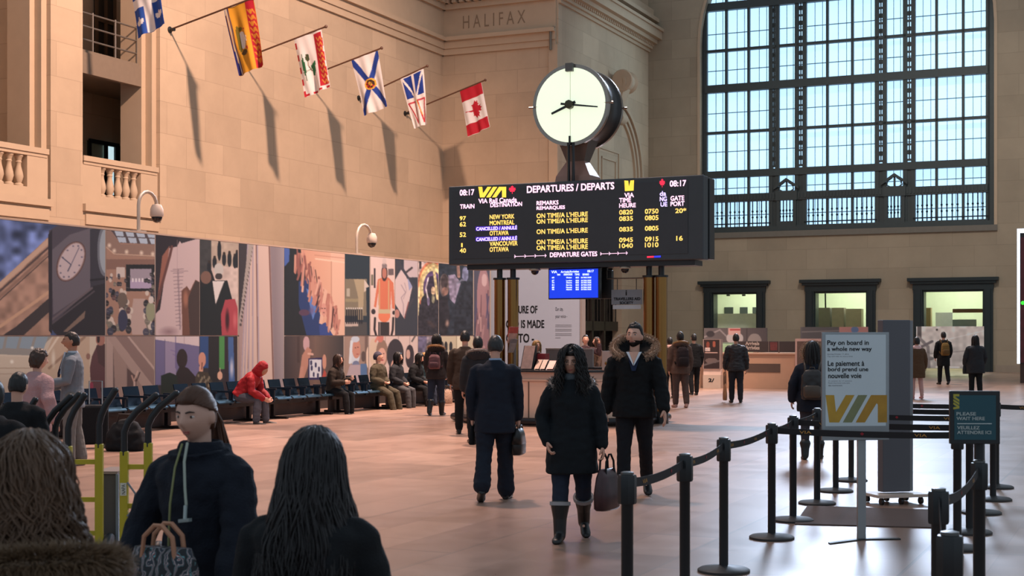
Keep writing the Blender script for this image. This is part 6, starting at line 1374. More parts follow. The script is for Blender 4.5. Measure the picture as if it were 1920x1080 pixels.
def handbag(pt, label, m, hm, w=.32, h=.26, d=.12, drop=.16, rot=0, name='handbag', cat='bag', flap=None, soft=.65):
    """bag hanging from pt by two handles"""
    pt = V(pt); R = rz_(rad(rot)); t = thing(name, label, cat, pt - V((0, 0, drop + h)), rad(rot)); c = pt - V((0, 0, drop + h / 2))
    b = MB(); b.loft([ringe(c + V((0, 0, z * h)), R @ V((1, 0, 0)), (0, 0, 1), w / 2 * a, d / 2 * q, 18, soft) for z, a, q in ((-.5, .86, .8), (-.45, .97, 1), (-.1, 1, 1), (.3, .9, .7), (.5, .78, .35))]); obj('sack', b, m, t, auto=False)
    for s_ in (-1, 1):
        b = MB(); b.tube([c + R @ V((x * w, s_ * d * .2, h * .44)) + V((0, 0, z)) for x, z in ((-.24, -.03), (-.2, drop * .6), (-.05, drop * 1.02), (.05, drop * 1.02), (.2, drop * .6), (.24, -.03))], .009, 6); obj('handle', b, hm, t)
    if flap: b = MB(); b.loft([ringe(c + V((0, 0, z * h)), R @ V((1, 0, 0)), (0, 0, 1), w / 2 * a, d / 2 * q, 18, soft) for z, a, q in ((-.08, 1.02, 1.06), (.3, .93, .8), (.52, .8, .45))]); obj('flap', b, flap, t, auto=False)
    return t
NAVY, BLK, CHAR = fabric('navy_cloth', (24, 30, 42)), fabric('black_cloth', (20, 22, 25)), fabric('charcoal_cloth', (40, 42, 46))
DEN = fabric('dark_denim', (38, 46, 62)); BRN = fabric('brown_cloth', (58, 46, 38)); OLV = fabric('olive_cloth', (70, 64, 50)); SHB = mat('black_leather', (18, 18, 20), .4); FURB = hmat('fur_tan', (150, 120, 92)); FURG = hmat('fur_grey', (120, 110, 104))
# ---------------------------------------------------------------- the people in the hall
def at(px, Y): return V(((px - 960) / F * Y, Y, 0))
# man in the dark suit, walking away
suit = fabric('suit_navy', (26, 32, 44), .2, 400)
p = person('person in a dark navy suit walking away with a briefcase', FL(928, 938), 1.73, 176, lean=(2, 6), hd=(0, 12), aL=(-4, 10, 16, 6), aR=(2, 7, 10, 2), lL=(-15, 20), lR=(10, 3), foot=(26, 0), w=1.2, vox=.011, shw=1.08,
           top=dict(c=suit, th=.032, hem=.2, sl=.024, flare=1.05, wr=.005, name='suit_jacket'), leg=dict(c=suit, th=.03, cuff=1.5, wr=.008), shoe=dict(c=SHB), hair=h_short(HG, line=.05, nape=-.07, puff=1.06), curl=45)
m = MB(); k = p.k; m.lathe([(.066 * k, -.015), (.07 * k, .02), (.064 * k, .045)], 18, p.nb + V((0, .005, .0))); p.ob('shirt_collar', m, mat('shirt_blue', (150, 170, 200), .6))
handbag(p.hand[1] + V((0, 0, .02)), 'black leather briefcase in the hand of the person in the dark suit', SHB, SHB, .36, .27, .12, .05, 80, 'briefcase', 'briefcase', SHB, .5)
handbag(p.hand[0] + V((0, 0, .03)), 'small dark folded bag in the left hand of the person in the dark suit', BLK, BLK, .16, .20, .07, .03, 80, 'folded_bag', 'bag')
# woman with curly hair and glasses, walking toward us
coatw = fabric('coat_black_teal', (20, 25, 30))
def curly_f(p):
    mb = hair_cap(p.hc, p.Rh, p.k, puff=1.22, line=.066, nape=-.12, rough=.012, crown=.012); locks(mb, p.hc, p.Rh, p.k, 900, .40, .024, 30, 1.40, .0045, 5, .62, out=1.3, segs=24, sides=4); p.ob('hair', mb, HB, auto=False)
p = person('person with long curly black hair, glasses, black coat and boots, walking toward us', FL(1072, 1012), 1.60, -4, lean=(0, 2), hd=(-6, 4), aL=(4, 16, 8, 0), aR=(-6, 20, 34, 20), lL=(-12, 20), lR=(9, 3), foot=(20, 0), w=1.2, vox=.008, fem=True, facial=True, shw=1.0,
           top=dict(c=coatw, th=.05, hem=.30, sl=.036, flare=1.06, wr=.009, name='coat'), leg=dict(c=DEN, th=.022, cuff=1.2), shoe=dict(c=SHB, shaft=.62, cuff=mat('cuff_grey', (150, 148, 150), .8)), hair=curly_f, curl=40, collar=.012)
fur_hood(p, coatw, FURG, .20, n=200, dz=-.05)
m = MB(); k = p.k
for s_ in (-1, 1): m.tube([p.hc + p.Rh @ (V((s_ * .032 + .021 * cos(a), -.100 + .006 * abs(cos(a)), .008 + .016 * sin(a))) * k) for a in [2 * pi * i / 14 for i in range(15)]], .0022 * k, 5); m.tube([p.hc + p.Rh @ (V((s_ * .053, -.096, .012)) * k), p.hc + p.Rh @ (V((s_ * .08, .0, .01)) * k)], .002 * k, 5)
m.tube([p.hc + p.Rh @ (V((x, -.103, .012)) * k) for x in (-.012, .012)], .002 * k, 5); p.ob('glasses', m, blackm)
m = MB(); m.lathe([(.055 * k, .0), (.085 * k, .02), (.09 * k, .05), (.07 * k, .075)], 18, p.nb + V((0, -.01, -.005))); p.ob('scarf', remesh(m, .012, 1, .006, 16), fabric('scarf_grey', (84, 92, 98)), auto=False)
dkr = mat('bag_dark_red', (56, 30, 34), .35, var=.8, vscale=11)
handbag(p.hand[0] + V((.03, 0, .02)), 'dark red and black shopping bag carried by the person with curly hair', dkr, BLK, .34, .34, .14, .14, 60, 'shopping_bag', 'bag')
# bearded man with the fur hood
parka = fabric('parka_black', (18, 20, 23)); shirt = fabric('shirt_dark_blue', (30, 40, 66))
p = person('bearded person in a black parka with a fur edged hood, walking toward us', FL(1190, 932), 1.84, -8, lean=(-1, 3), hd=(-14, -4), aL=(12, 14, 14, -2), aR=(-10, 14, 12, 0), lL=(-14, 18), lR=(11, 3), foot=(18, 0), w=1.1, vox=.009, facial=True, shw=1.04,
           top=dict(c=parka, th=.055, hem=.10, sl=.04, flare=1.02, wr=.01, name='parka'), leg=dict(c=fabric('jeans_black', (24, 26, 32)), th=.016, cuff=1.1), shoe=dict(c=SHB), hair=h_short(HB, line=.074, nape=-.08, puff=1.1, rough=.012, crown=.014), curl=16, handbig=1.1)
k = p.k
mb = hair_cap(p.hc, p.Rh, p.k, puff=1.0)                                 # beard: lower jaw shell
mb = MB(); rings = []
for i in range(15):
    el = rad(-78) + rad(56) * i / 14; rg = []
    for j in range(17):
        az = rad(-95) + rad(190) * j / 16; d = V((cos(el) * sin(az), -cos(el) * cos(az), sin(el))); x, y, z = d.x * .079, d.y * .1, d.z * .119
        q = max(0, -z / .116); x *= 1 - .30 * q ** 1.4; y *= 1 - .12 * q; y -= .010 * math.exp(-((x / .022) ** 2 + ((z + .096) / .018) ** 2)) * max(0, -d.y) ** 2
        hole = .88 if (abs(x) < .026 and z > -.066) or (z > -.03 - .02 * (1 - min(1, abs(x) / .05)) and abs(x) < .055) else 1.03
        rg.append(p.hc + p.Rh @ (V((x * hole, y * hole, z * 1.0)) * k))
    rings.append(rg)
n_ = 17; mb.add([q for r in rings for q in r], [(i * n_ + j, i * n_ + j + 1, (i + 1) * n_ + j + 1, (i + 1) * n_ + j) for i in range(14) for j in range(16)]); p.ob('beard', mb, HB, auto=False)
fur_hood(p, parka, hmat('fur_light', (176, 146, 122)), .215, n=640, L=.03, dz=-.02, up=.05, rise=.11, back=.05)
m = MB(); f = lambda x, y, z: p.nb + V((x, y, z)) * k                     # open neck: white shirt V and dark blue jumper
m.add([f(-.07, -.115, .01), f(.07, -.115, .01), f(.02, -.192, -.17), f(-.02, -.192, -.17), f(-.07, -.10, .01), f(.07, -.10, .01), f(.02, -.17, -.17), f(-.02, -.17, -.17)], [(0, 1, 2, 3), (7, 6, 5, 4), (0, 4, 5, 1), (1, 5, 6, 2), (2, 6, 7, 3), (3, 7, 4, 0)]); p.ob('jumper', m, shirt)
for s_ in (-1, 1):
    m = MB(); m.slab([f(s_ * .078, -.113, .015), f(s_ * .05, -.119, .015), f(s_ * .003, -.176, -.1), f(s_ * .003, -.184, -.122)], V((0, -.008, .004))); p.ob('shirt_collar', m, mat('shirt_white', (206, 210, 218), .6), smooth=False)
m = MB(); m.add([f(-.05, -.118, .02), f(.05, -.118, .02), f(0, -.178, -.098), f(-.05, -.10, .02), f(.05, -.10, .02), f(0, -.165, -.098)], [(0, 1, 2), (5, 4, 3), (0, 3, 4, 1), (1, 4, 5, 2), (2, 5, 3, 0)]); p.ob('bare_neckline', m, SKIN)
# person with a rucksack and fur hood, middle distance
p = person('person in a dark fur-hooded jacket wearing a small mauve rucksack near the benches', FL(818, 779), 1.72, 172, lean=(2, 3), aL=(4, 10, 30, 8), aR=(2, 10, 30, 8), lL=(-8, 16), lR=(6, 4), foot=(10, 0), w=1.15, top=dict(c=fabric('jacket_dkbrown', (44, 38, 38)), th=.06, hem=.12, sl=.04), leg=dict(c=DEN, th=.02), shoe=dict(c=SHB, shaft=.5), hair=h_long(HB, 130, .28, spread=1.25, face=.5), fem=True)
fur_hood(p, fabric('jacket_dkbrown', (44, 38, 38)), hmat('fur_amber', (150, 108, 66)), .17, n=160)
backpack(p, 'small mauve rucksack on the person walking past the benches', fabric('mauve_canvas', (112, 78, 82)), fabric('mauve_dark', (84, 58, 64)), .26, .32, .13)
p = person('person in a plain brown jacket walking away left of the dark suit', FL(872, 814), 1.80, 178, hd=(0, 4), aL=(4, 8, 10, 2), aR=(-6, 8, 10, 2), lL=(6, 2), lR=(-6, 10), w=1.15, top=dict(c=BRN, th=.045, hem=.16, sl=.034), leg=dict(c=BLK, th=.024), shoe=dict(c=SHB), hair=h_short(HB, nape=-.075), shw=1.08)
p = person('person with a pale fur hood almost hidden beside the dark suit', at(896, 23.), 1.70, 184, top=dict(c=CHAR, th=.05, hem=.2, sl=.036), leg=dict(c=BLK), shoe=dict(c=SHB), hair=h_short(HB), vox=.014)
fur_hood(p, CHAR, FURG, .17, n=160)
# seated along the hoarding
def seat(px): return W(u_at(px, 16.6), 16.62, 0)
FS = 65.8
redj = fabric('red_puffer', (150, 28, 34), .3, 60, .6)
q = W(u_at(452, 16.4), 16.4, 0)
p = person('person in a red hooded puffer jacket hunched forward on the bench', q, 1.74, 78, lean=(28, 46), hd=(-10, 40), aL=(6, 10, 50, 26), aR=(8, 10, 48, 26), lL=(80, 76), lR=(80, 84), sit=.53, top=dict(c=redj, th=.06, sl=.045, wr=.014, wf=7), leg=dict(c=fabric('grey_jeans', (84, 84, 92)), th=.03), shoe=dict(c=mat('shoe_grey', (60, 54, 52), .6)), hair=h_short(HB), spread=4)
m = MB(); k = p.k; m.loft([[p.hc + p.Rh @ (V((sin(a) * r, cos(a) * r * 1.1 + dz2, z)) * k) for a in [2 * pi * i / 20 for i in range(20)]] for r, dz2, z in ((.10, .06, -.17), (.115, .035, -.1), (.11, .03, 0), (.1, .03, .08), (.06, .03, .135), (.01, .03, .15))])
m = remesh(m, .012, 2, .005, 14); p.ob('hood', m, redj, auto=False)
m = MB(); m.sph(p.hc + p.Rh @ V((0, -.055, -.01)) * k, V((.07, .06, .095)) * k, 16, 12, p.Rh); p.ob('hood_opening', m, SKIND, auto=False)
p = person('person in dark clothes with a white cup seated below the framed drawing panel', seat(625), 1.70, FS, lean=(8, 14), hd=(0, 10), aL=(12, 8, 96, 22), aR=(8, 8, 84, 26), lL=(78, 80), lR=(80, 74), sit=.5, top=dict(c=fabric('dark_olive', (50, 42, 36)), th=.055, sl=.04), leg=dict(c=BLK, th=.026), shoe=dict(c=SHB), hair=h_long(HBR, 90, .3), fem=True)
m = MB(); h_ = p.hand[0]; m.lathe([(.028, 0), (.038, .1), (.036, .1)], 14, h_ - V((0, 0, .03))); obj('paper_cup', m, mat('cup_white', (220, 206, 196), .5), tag=('white paper cup held by the seated person in dark clothes', 'cup'), loc=h_ - V((0, 0, .03)))
p = person('person in an olive coat with a striped hat dozing back on the bench', seat(712), 1.76, FS - 6, lean=(-8, 2), hd=(20, -8), aL=(4, 12, 66, 44), aR=(4, 12, 66, 44), lL=(74, 64), lR=(70, 54), sit=.5, w=1.1, top=dict(c=OLV, th=.055, sl=.042), leg=dict(c=OLV, th=.028), shoe=dict(c=mat('boot_brown', (62, 46, 36), .6)), hair=h_short(fabric('knit_cap', (70, 66, 78), .4, 80, var=.6), line=.03, nape=-.06, puff=1.14))
p = person('person in a dark coat seated right behind the olive coat sleeper', seat(742), 1.72, FS, lean=(4, 8), hd=(0, 6), aL=(2, 10, 60, 34), aR=(2, 10, 60, 34), lL=(78, 78), lR=(78, 72), sit=.5, top=dict(c=CHAR, th=.05, sl=.04), leg=dict(c=fabric('grey_cloth', (72, 72, 74)), th=.024), shoe=dict(c=SHB), hair=h_long(HB, 90, .34), fem=True)
p = person('person in a black coat looking down at their hands on the bench', seat(775), 1.70, FS, lean=(10, 16), hd=(0, 24), aL=(4, 10, 64, 36), aR=(4, 10, 64, 36), lL=(78, 80), lR=(80, 70), sit=.5, top=dict(c=BLK, th=.055, sl=.04), leg=dict(c=BLK, th=.024), shoe=dict(c=SHB), hair=h_long(HB, 90, .34), fem=True)
p = person('person with fair hair seated beyond the black coat person', seat(792), 1.66, FS, lean=(4, 8), hd=(0, 8), aL=(4, 10, 64, 36), aR=(4, 10, 64, 36), lL=(78, 80), lR=(80, 74), sit=.5, top=dict(c=fabric('teal_cloth', (44, 64, 70)), th=.045), leg=dict(c=DEN), shoe=dict(c=SHB), hair=h_long(HBL, 80, .3), fem=True, vox=.014)
m = None
q = W(u_at(838, 16.), 16., 0); fl = mat('floral_fabric', (150, 122, 104), .7, var=.9, vscale=26)
handbag(q + V((0, 0, .5)), 'patterned pale and brown bag standing on the floor behind the rucksack person', fl, BRN, .3, .36, .16, .1, 40, 'patterned_bag', 'bag')
# booth staff and people beyond the booth
p = person('person with fair hair behind the booth counter at the white text board', W(27.5, v_at(1006, 27.5), 0), 1.60, 24, hd=(0, 0), top=dict(c=BLK, th=.03, hem=.1), leg=dict(c=BLK), shoe=dict(c=SHB), hair=h_long(HBL, 100, .3, face=.5), fem=True, facial=True)
p = person('person beyond the booth with an arm raised to the face', W(34., v_at(1098, 34.), 0), 1.72, 20, hd=(-20, 0), aL=(60, 20, 120, 10), aR=(20, 10, 60, 10), top=dict(c=fabric('plum_cloth', (62, 44, 48)), th=.04, hem=.2), leg=dict(c=BLK), shoe=dict(c=SHB), hair=h_short(HB, puff=1.12))
p = person('person in a brown coat facing the person with the raised arm', W(34.4, v_at(1119, 34.4), 0), 1.66, -60, aL=(10, 8, 20, 0), top=dict(c=fabric('taupe_cloth', (96, 78, 68)), th=.045, hem=.3), leg=dict(c=BLK), shoe=dict(c=SHB), hair=h_long(HBR, 80, .3), fem=True)
p = person('dark figure beyond the booth left of the fur hood', W(40., v_at(1162, 40.), 0), 1.68, 160, top=dict(c=BLK, th=.045, hem=.25), leg=dict(c=BLK), shoe=dict(c=SHB), hair=h_short(HB))
# right of the brass columns
p = person('person in a brown jacket with a dark rucksack, right of the brass columns', FL(1276, 764), 1.80, 186, lean=(2, 4), aL=(2, 10, 16, 4), aR=(2, 10, 16, 4), lL=(5, 4), lR=(-5, 12), foot=(0, 8), w=1.1, top=dict(c=fabric('jacket_taupe', (88, 70, 62)), th=.055, hem=.14, sl=.042), leg=dict(c=fabric('trousers_taupe', (80, 66, 62)), th=.026), shoe=dict(c=mat('trainer_pale', (176, 140, 130), .6)), hair=h_short(HB, puff=1.1))
fur_hood(p, fabric('jacket_taupe', (88, 70, 62)), hmat('fur_gold', (140, 104, 64)), .165, n=160)
backpack(p, 'dark rucksack on the person in the brown jacket', fabric('sack_dark', (44, 36, 38)), fabric('sack_darker', (34, 28, 30)), .30, .46, .16)
p = person('person in a black puffer jacket walking away toward the poster totem', FL(1301, 741), 1.76, 190, aL=(6, 10, 50, 10), aR=(2, 8, 20, 4), lL=(-6, 10), lR=(6, 2), w=1.05, top=dict(c=BLK, th=.055, hem=.12, sl=.042), leg=dict(c=BLK, th=.022), shoe=dict(c=SHB), hair=h_short(HB))
p = person('person with a pale scarf half hidden behind the brown jacket walker', at(1256, 39.5), 1.66, 190, top=dict(c=BRN, th=.045, hem=.2), leg=dict(c=BLK), shoe=dict(c=SHB), hair=h_short(HB), vox=.014)
m = MB(); m.lathe([(.07, -.03), (.10, 0), (.1, .04), (.075, .07)], 14, p.nb); p.ob('scarf', m, mat('scarf_pale', (206, 170, 160), .8))
puf = mat('puffer_black', (28, 28, 32), .5, bump=.5, bscale=9, spec=.35)
p = person('person in a black quilted jacket with a tan shopping bag near the Arrivals counter', FL(1380, 755), 1.76, 174, aL=(2, 12, 8, 0), aR=(2, 12, 10, 2), lL=(3, 2), lR=(-3, 6), w=1.12, top=dict(c=puf, th=.06, hem=.12, sl=.045, wr=.012), leg=dict(c=fabric('dark_trousers', (36, 36, 42)), th=.024), shoe=dict(c=SHB), hair=h_short(HB))
handbag(p.hand[0], 'tan paper shopping bag in the hand of the quilted jacket person', mat('kraft_paper', (150, 106, 74), .7), BRN, .24, .42, .1, .32, 90, 'shopping_bag', 'bag')
# woman with a fur hood and rucksack behind the payment sign
p = person('person with a raised fur edged hood and rucksack, left of the payment sign', FL(1523, 861), 1.60, 168, aL=(-6, 22, 24, 4), aR=(4, 14, 40, 10), lL=(-4, 10), lR=(5, 2), foot=(6, 0), w=1.2, top=dict(c=NAVY, th=.055, hem=.2, sl=.044), leg=dict(c=fabric('leggings_grey', (56, 54, 60)), th=.014), shoe=dict(c=SHB, shaft=.4), hair=h_long(HB, 200, .46, spread=1.3, face=.5), fem=True)
m = MB(); k = p.k; spikes(m, [p.hc + p.Rh @ (V((sin(a) * .15, -.03 - .02 * cos(a), cos(a) * .16 - .02)) * k) for a in [rad(-130 + 260 * i / 20) for i in range(21)]], .026 * k, 900, .03 * k, .0018); p.ob('fur_trim', m, hmat('fur_sand', (176, 140, 112)), auto=False)
backpack(p, 'dark leather rucksack on the person left of the payment sign', mat('sack_leather', (34, 30, 30), .4), mat('sack_buckle', (70, 56, 44), .4), .34, .46, .16, -.1)
# three walkers at the far right
rbr = fabric('coat_walnut', (84, 62, 44))
p = person('person in a walnut brown coat with a pink collar and a rust handbag', FL(1719, 748), 1.66, 184, aL=(2, 10, 12, 0), aR=(2, 14, 20, 0), lL=(3, 3), lR=(-4, 8), w=1.12, top=dict(c=rbr, th=.06, hem=.32, sl=.045, name='coat'), leg=dict(c=fabric('leggings_pink', (190, 150, 142)), th=.01), shoe=dict(c=mat('shoe_pink', (190, 130, 124), .6)), hair=h_short(HB, puff=1.12), fem=True)
m = MB(); m.lathe([(.08, -.05), (.13, -.03), (.12, .03), (.08, .06)], 16, p.nb); p.ob('collar', m, mat('collar_pink', (216, 176, 172), .8))
handbag(p.hand[0], 'red brown handbag carried by the walnut coat person', mat('handbag_rust', (110, 48, 40), .45), SHB, .3, .28, .12, .16, 20)
p = person('person in a long black coat with a tan rucksack at the far right', FL(1769, 721), 1.84, 178, aL=(2, 10, 30, 6), aR=(4, 10, 30, 6), lL=(6, 2), lR=(-8, 14), foot=(0, 10), top=dict(c=BLK, th=.05, hem=.3, sl=.04, name='coat'), leg=dict(c=BLK, th=.024), shoe=dict(c=SHB), hair=h_short(HB, puff=1.1))
backpack(p, 'tan rucksack on the person in the long black coat', fabric('sack_tan', (124, 96, 52)), fabric('sack_tan_dark', (96, 72, 42)), .28, .42, .15)
p = person('broad person in dark clothes with long dark hair and a shoulder bag, far right', FL(1829, 742), 1.70, 180, aL=(2, 16, 30, 10), aR=(4, 16, 30, 10), lL=(3, 2), lR=(-3, 6), w=1.5, shw=1.15, top=dict(c=CHAR, th=.06, hem=.26, sl=.05), leg=dict(c=BLK, th=.03), shoe=dict(c=SHB), hair=h_long(HB, 120, .4, spread=1.2), fem=True)
handbag(p.hand[0] + V((.08, 0, .2)), 'dark shoulder bag of the broad person at the far right', CHAR, SHB, .34, .3, .14, .1, 30)
# ---- left: grey suit, pink jacket, dark heads
gsuit = fabric('suit_grey', (112, 118, 126), .2, 300)
p = person('person in a pale grey suit and dark tie standing in profile before the concourse panel', at(136, 19.), 1.76, -78, hd=(0, 4), aL=(10, 8, 70, 20), aR=(6, 8, 60, 20), lL=(4, 3), lR=(-4, 6), vox=.009, facial=True, shw=1.05,
           top=dict(c=gsuit, th=.03, hem=.16, sl=.026, wr=.005, name='suit_jacket'), leg=dict(c=fabric('trousers_grey', (118, 114, 110)), th=.028, cuff=1.3), shoe=dict(c=SHB), hair=h_short(hmat('hair_dark_brown', (38, 30, 26)), line=.055, nape=-.075, puff=1.06), curl=40, skin=SKIND)
k = p.k; f = lambda x, y, z: p.nb + V((x, y, z)) * k
m = MB(); m.add([f(-.05, -.10, .03), f(.05, -.10, .03), f(.02, -.175, -.26), f(-.02, -.175, -.26), f(-.05, -.08, .03), f(.05, -.08, .03), f(.02, -.14, -.26), f(-.02, -.14, -.26)], [(0, 1, 2, 3), (7, 6, 5, 4), (0, 4, 5, 1), (1, 5, 6, 2), (2, 6, 7, 3), (3, 7, 4, 0)]); p.ob('shirt', m, mat('shirt_pale', (190, 196, 206), .6))
m = MB(); m.add([f(-.018, -.108, .01), f(.018, -.108, .01), f(.03, -.186, -.24), f(0, -.19, -.3), f(-.03, -.186, -.24), f(-.018, -.09, .01), f(.018, -.09, .01), f(.03, -.16, -.24), f(0, -.16, -.3), f(-.03, -.16, -.24)], [(0, 1, 2, 3, 4), (9, 8, 7, 6, 5), (0, 5, 6, 1), (1, 6, 7, 2), (2, 7, 8, 3), (3, 8, 9, 4), (4, 9, 5, 0)]); p.ob('tie', m, mat('tie_navy', (28, 34, 58), .5, var=.5, vscale=40))
m = MB(); m.lathe([(.066 * k, -.02), (.07 * k, .02), (.062 * k, .045)], 18, f(0, .005, .0)); p.ob('shirt_collar', m, mat('shirt_pale', (190, 196, 206), .6))
m = MB(); h_ = p.hand[0]; m.lathe([(.03, 0), (.04, .11), (.037, .11)], 14, h_ - V((.0, 0, .03))); obj('paper_cup', m, mat('cup_white', (220, 206, 196), .5), tag=('white paper cup in the hand of the grey suit person', 'cup'), loc=h_ - V((0, 0, .03)))
pink = fabric('pink_puffer', (170, 132, 132), .3, 50, .6)
p = person('person in a dusty pink padded jacket with short brown hair, back turned', at(62, 15.5), 1.56, 150, lean=(4, 8), hd=(-10, 8), aL=(16, 14, 24, 0), aR=(-20, 26, 30, -4), w=1.12, top=dict(c=pink, th=.055, hem=.16, sl=.044, wr=.012, wf=7), leg=dict(c=BLK), shoe=dict(c=SHB), hair=h_short(HBR, line=.04, nape=-.10, puff=1.22, rough=.012), vox=.011, fem=True)
p = person('person with short dark hair and dark clothes in front of the pink jacket', at(32, 10.8), 1.44, 170, hd=(0, 14), aL=(4, 12, 20, 0), aR=(4, 12, 20, 0), w=1.15, top=dict(c=BLK, th=.05, hem=.14, sl=.04), leg=dict(c=BLK), shoe=dict(c=SHB), hair=h_short(HB, line=.05, nape=-.08, puff=1.07), vox=.011)
p = person('dark figure cut by the left edge behind the hand trucks', at(-14, 9.2), 1.42, 175, top=dict(c=BLK, th=.05, hem=.14, sl=.04), leg=dict(c=BLK), shoe=dict(c=SHB), hair=h_short(HB, puff=1.2), vox=.014)
# ---- hand trucks with yellow uprights and curved black grips
yel = mat('truck_yellow', (178, 164, 34), .45, var=.1); grip = mat('grip_rubber', (22, 24, 28), .5)
def hand_truck(label, A, B, Y, yb, fold=0.):
    """A, B = (upright px, top of yellow py, grip tip px, py): two uprights of one truck"""
    a0 = (at(A[0], Y) + at(B[0], Y)) / 2; t = thing('hand_truck', label, 'hand truck', a0, 0, 'yellow hand trucks'); C2 = []
    for (px, py, gx, gy) in (A, B):
        b = P(px, py, Y); tp_ = P(gx, gy, Y); q = V((b.x, b.y, .12)); C2.append((b, q)); sd_ = V((1, 0, 0))
        m = MB(); m.obx((b + q) / 2, (1, 0, 0), (0, 1, 0), (0, 0, 1), .058, .045, (b - q).length); obj('upright', m, yel, t, smooth=False, bevel=.006)
        dx = tp_.x - b.x; h = tp_.z - b.z; pts = [b - V((0, 0, .03)), b + V((0, 0, h * .35)), b + V((dx * .12, 0, h * .52)), b + V((dx * .4, 0, h * .72)), b + V((dx * .75, 0, h * .88)), b + V((dx, 0, h))]
        m = MB(); m.tube(pts, [.024] * 2 + [.025] * 4, 10); m.sph(pts[-1], .026, 8, 6); obj('grip', m, grip, t)
    x0, x1 = sorted((C2[0][0].x, C2[1][0].x))
    for z in (.25, .5, .78): m = MB(); m.obx(V(((x0 + x1) / 2, Y + .01, z)), (1, 0, 0), (0, 1, 0), (0, 0, 1), x1 - x0, .025, .035); obj('crossbar', m, yel, t, smooth=False)
    m = MB(); m.obx(V(((x0 + x1) / 2, Y - .12, .02)), (1, 0, 0), (0, 1, 0), (0, 0, 1), x1 - x0 + .16, .32, .015); obj('toe_plate', m, mat('truck_plate', (110, 116, 122), .4, .6), t, smooth=False)
    for x in (x0 - .05, x1 + .05): m = MB(); m.lathe([(.02, -.03), (.11, -.028), (.12, -.015), (.12, .015), (.11, .028), (.02, .03)], 20, V((x, Y + .08, .12)), (1, 0, 0)); obj('wheel', m, grip, t)
    return t, C2
t, c2 = hand_truck('yellow hand truck with curved black grips directly left of the ponytail person', (233, 846, 292, 742), (278, 830, 330, 738), 10.3, 0)
m = MB(); q = c2[0][0]; m.obx(q + V((0, -.024, -.27)), (1, 0, 0), (0, 1, 0), (0, 0, 1), .045, .004, .09); obj('label_plate', m, mat('label_white', (206, 206, 190), .5), t, smooth=False)
m = MB(); put_text(m, 'NAPA', q + V((.014, -.0275, -.305)), (0, 0, 1), (-1, 0, 0), .07, .026); obj('lettering', m, ink, t, smooth=False)
m = MB(); m.tube([q + V((.03, -.03, -.22)), q + V((.09, -.04, -.3)), q + V((.07, -.04, -.42)), q + V((.03, -.03, -.46))], .008, 6); obj('cable', m, mat('cable_grey', (120, 124, 128), .4), t)
m = MB(); m.lathe([(.03, 0), (.03, .08)], 10, q + V((.05, -.03, -.5)), (1, 0, 0)); obj('latch', m, mat('chrome', (190, 190, 190), .15, 1.), t)
hand_truck('yellow hand truck with one tall grip left of the grey bin', (186, 832, 216, 732), (128, 836, 158, 742), 10.7, 0)
hand_truck('hand truck whose two grips rise above the curly hair', (104, 836, 148, 740), (84, 838, 132, 744), 11.1, 0)
hand_truck('hand truck at the far left with grips before the thinning hair person', (40, 838, 66, 750), (6, 840, 32, 752), 11.4, 0)
t = thing('grey_bin', 'grey metal bin with a pale corner post standing between the hand trucks', 'bin', at(208, 11.0), 0)
z1 = P(0, 886, 11.).z
m = MB(); m.bx(at(193, 11).x, at(226, 11).x, 10.9, 11.25, 0, z1); obj('box', m, mat('bin_grey', (84, 82, 82), .5), t, smooth=False, bevel=.01)
m = MB(); m.bx(at(219, 10.9).x, at(224, 10.9).x, 10.87, 10.9, 0, z1); obj('corner_post', m, mat('bin_post', (130, 146, 158), .4, .4), t, smooth=False)
m = MB(); m.bx(at(193, 11).x - .02, at(226, 11).x + .01, 10.88, 11.27, z1, z1 + .02); obj('lid', m, mat('bin_lid', (146, 130, 122), .5), t, smooth=False)
# luggage beside the left end of the benches
q = at(176, 22.); t = thing('suitcase', 'dark upright suitcase with an extended handle before the stone column panel', 'suitcase', q, rad(20))
Rq = rz_(rad(20)); m = MB(); m.obx(q + V((0, 0, .36)), Rq @ V((1, 0, 0)), Rq @ V((0, 1, 0)), (0, 0, 1), .42, .26, .6); obj('shell', m, BLK, t, smooth=False, bevel=.04)
m = MB(); m.tube([q + V((-.1, .1, .66)), q + V((-.1, .1, 1.02)), q + V((.1, .1, 1.02)), q + V((.1, .1, .66))], .012, 6); obj('handle', m, mat('chrome', (190, 190, 190), .15, 1.), t)
for x in (-.15, .15):
    m = MB(); m.lathe([(.03, -.02), (.03, .02)], 10, q + V((x, 0, .03)), (1, 0, 0)); obj('wheel', m, blackm, t)
q = at(236, 21.5); m = MB(); m.loft([ringe(q + V((0, 0, z)), (1, 0, 0), (0, 0, 1), .3 * a, .2 * a, 16, .7) for z, a in ((0, .85), (.06, 1), (.25, .95), (.42, .6), (.47, .3))]); t = thing('duffel_bag', 'black lumpy duffel bag on the floor beside the dark suitcase', 'bag', q, 0); obj('sack', remesh(m, .02, 2, .02, 6), BLK, t, auto=False)
m = MB(); m.tube([q + V((-.15, -.05, .3)), q + V((-.08, -.08, .55)), q + V((.08, -.08, .55)), q + V((.15, -.05, .3))], .015, 6); obj('handle', m, SHB, t)
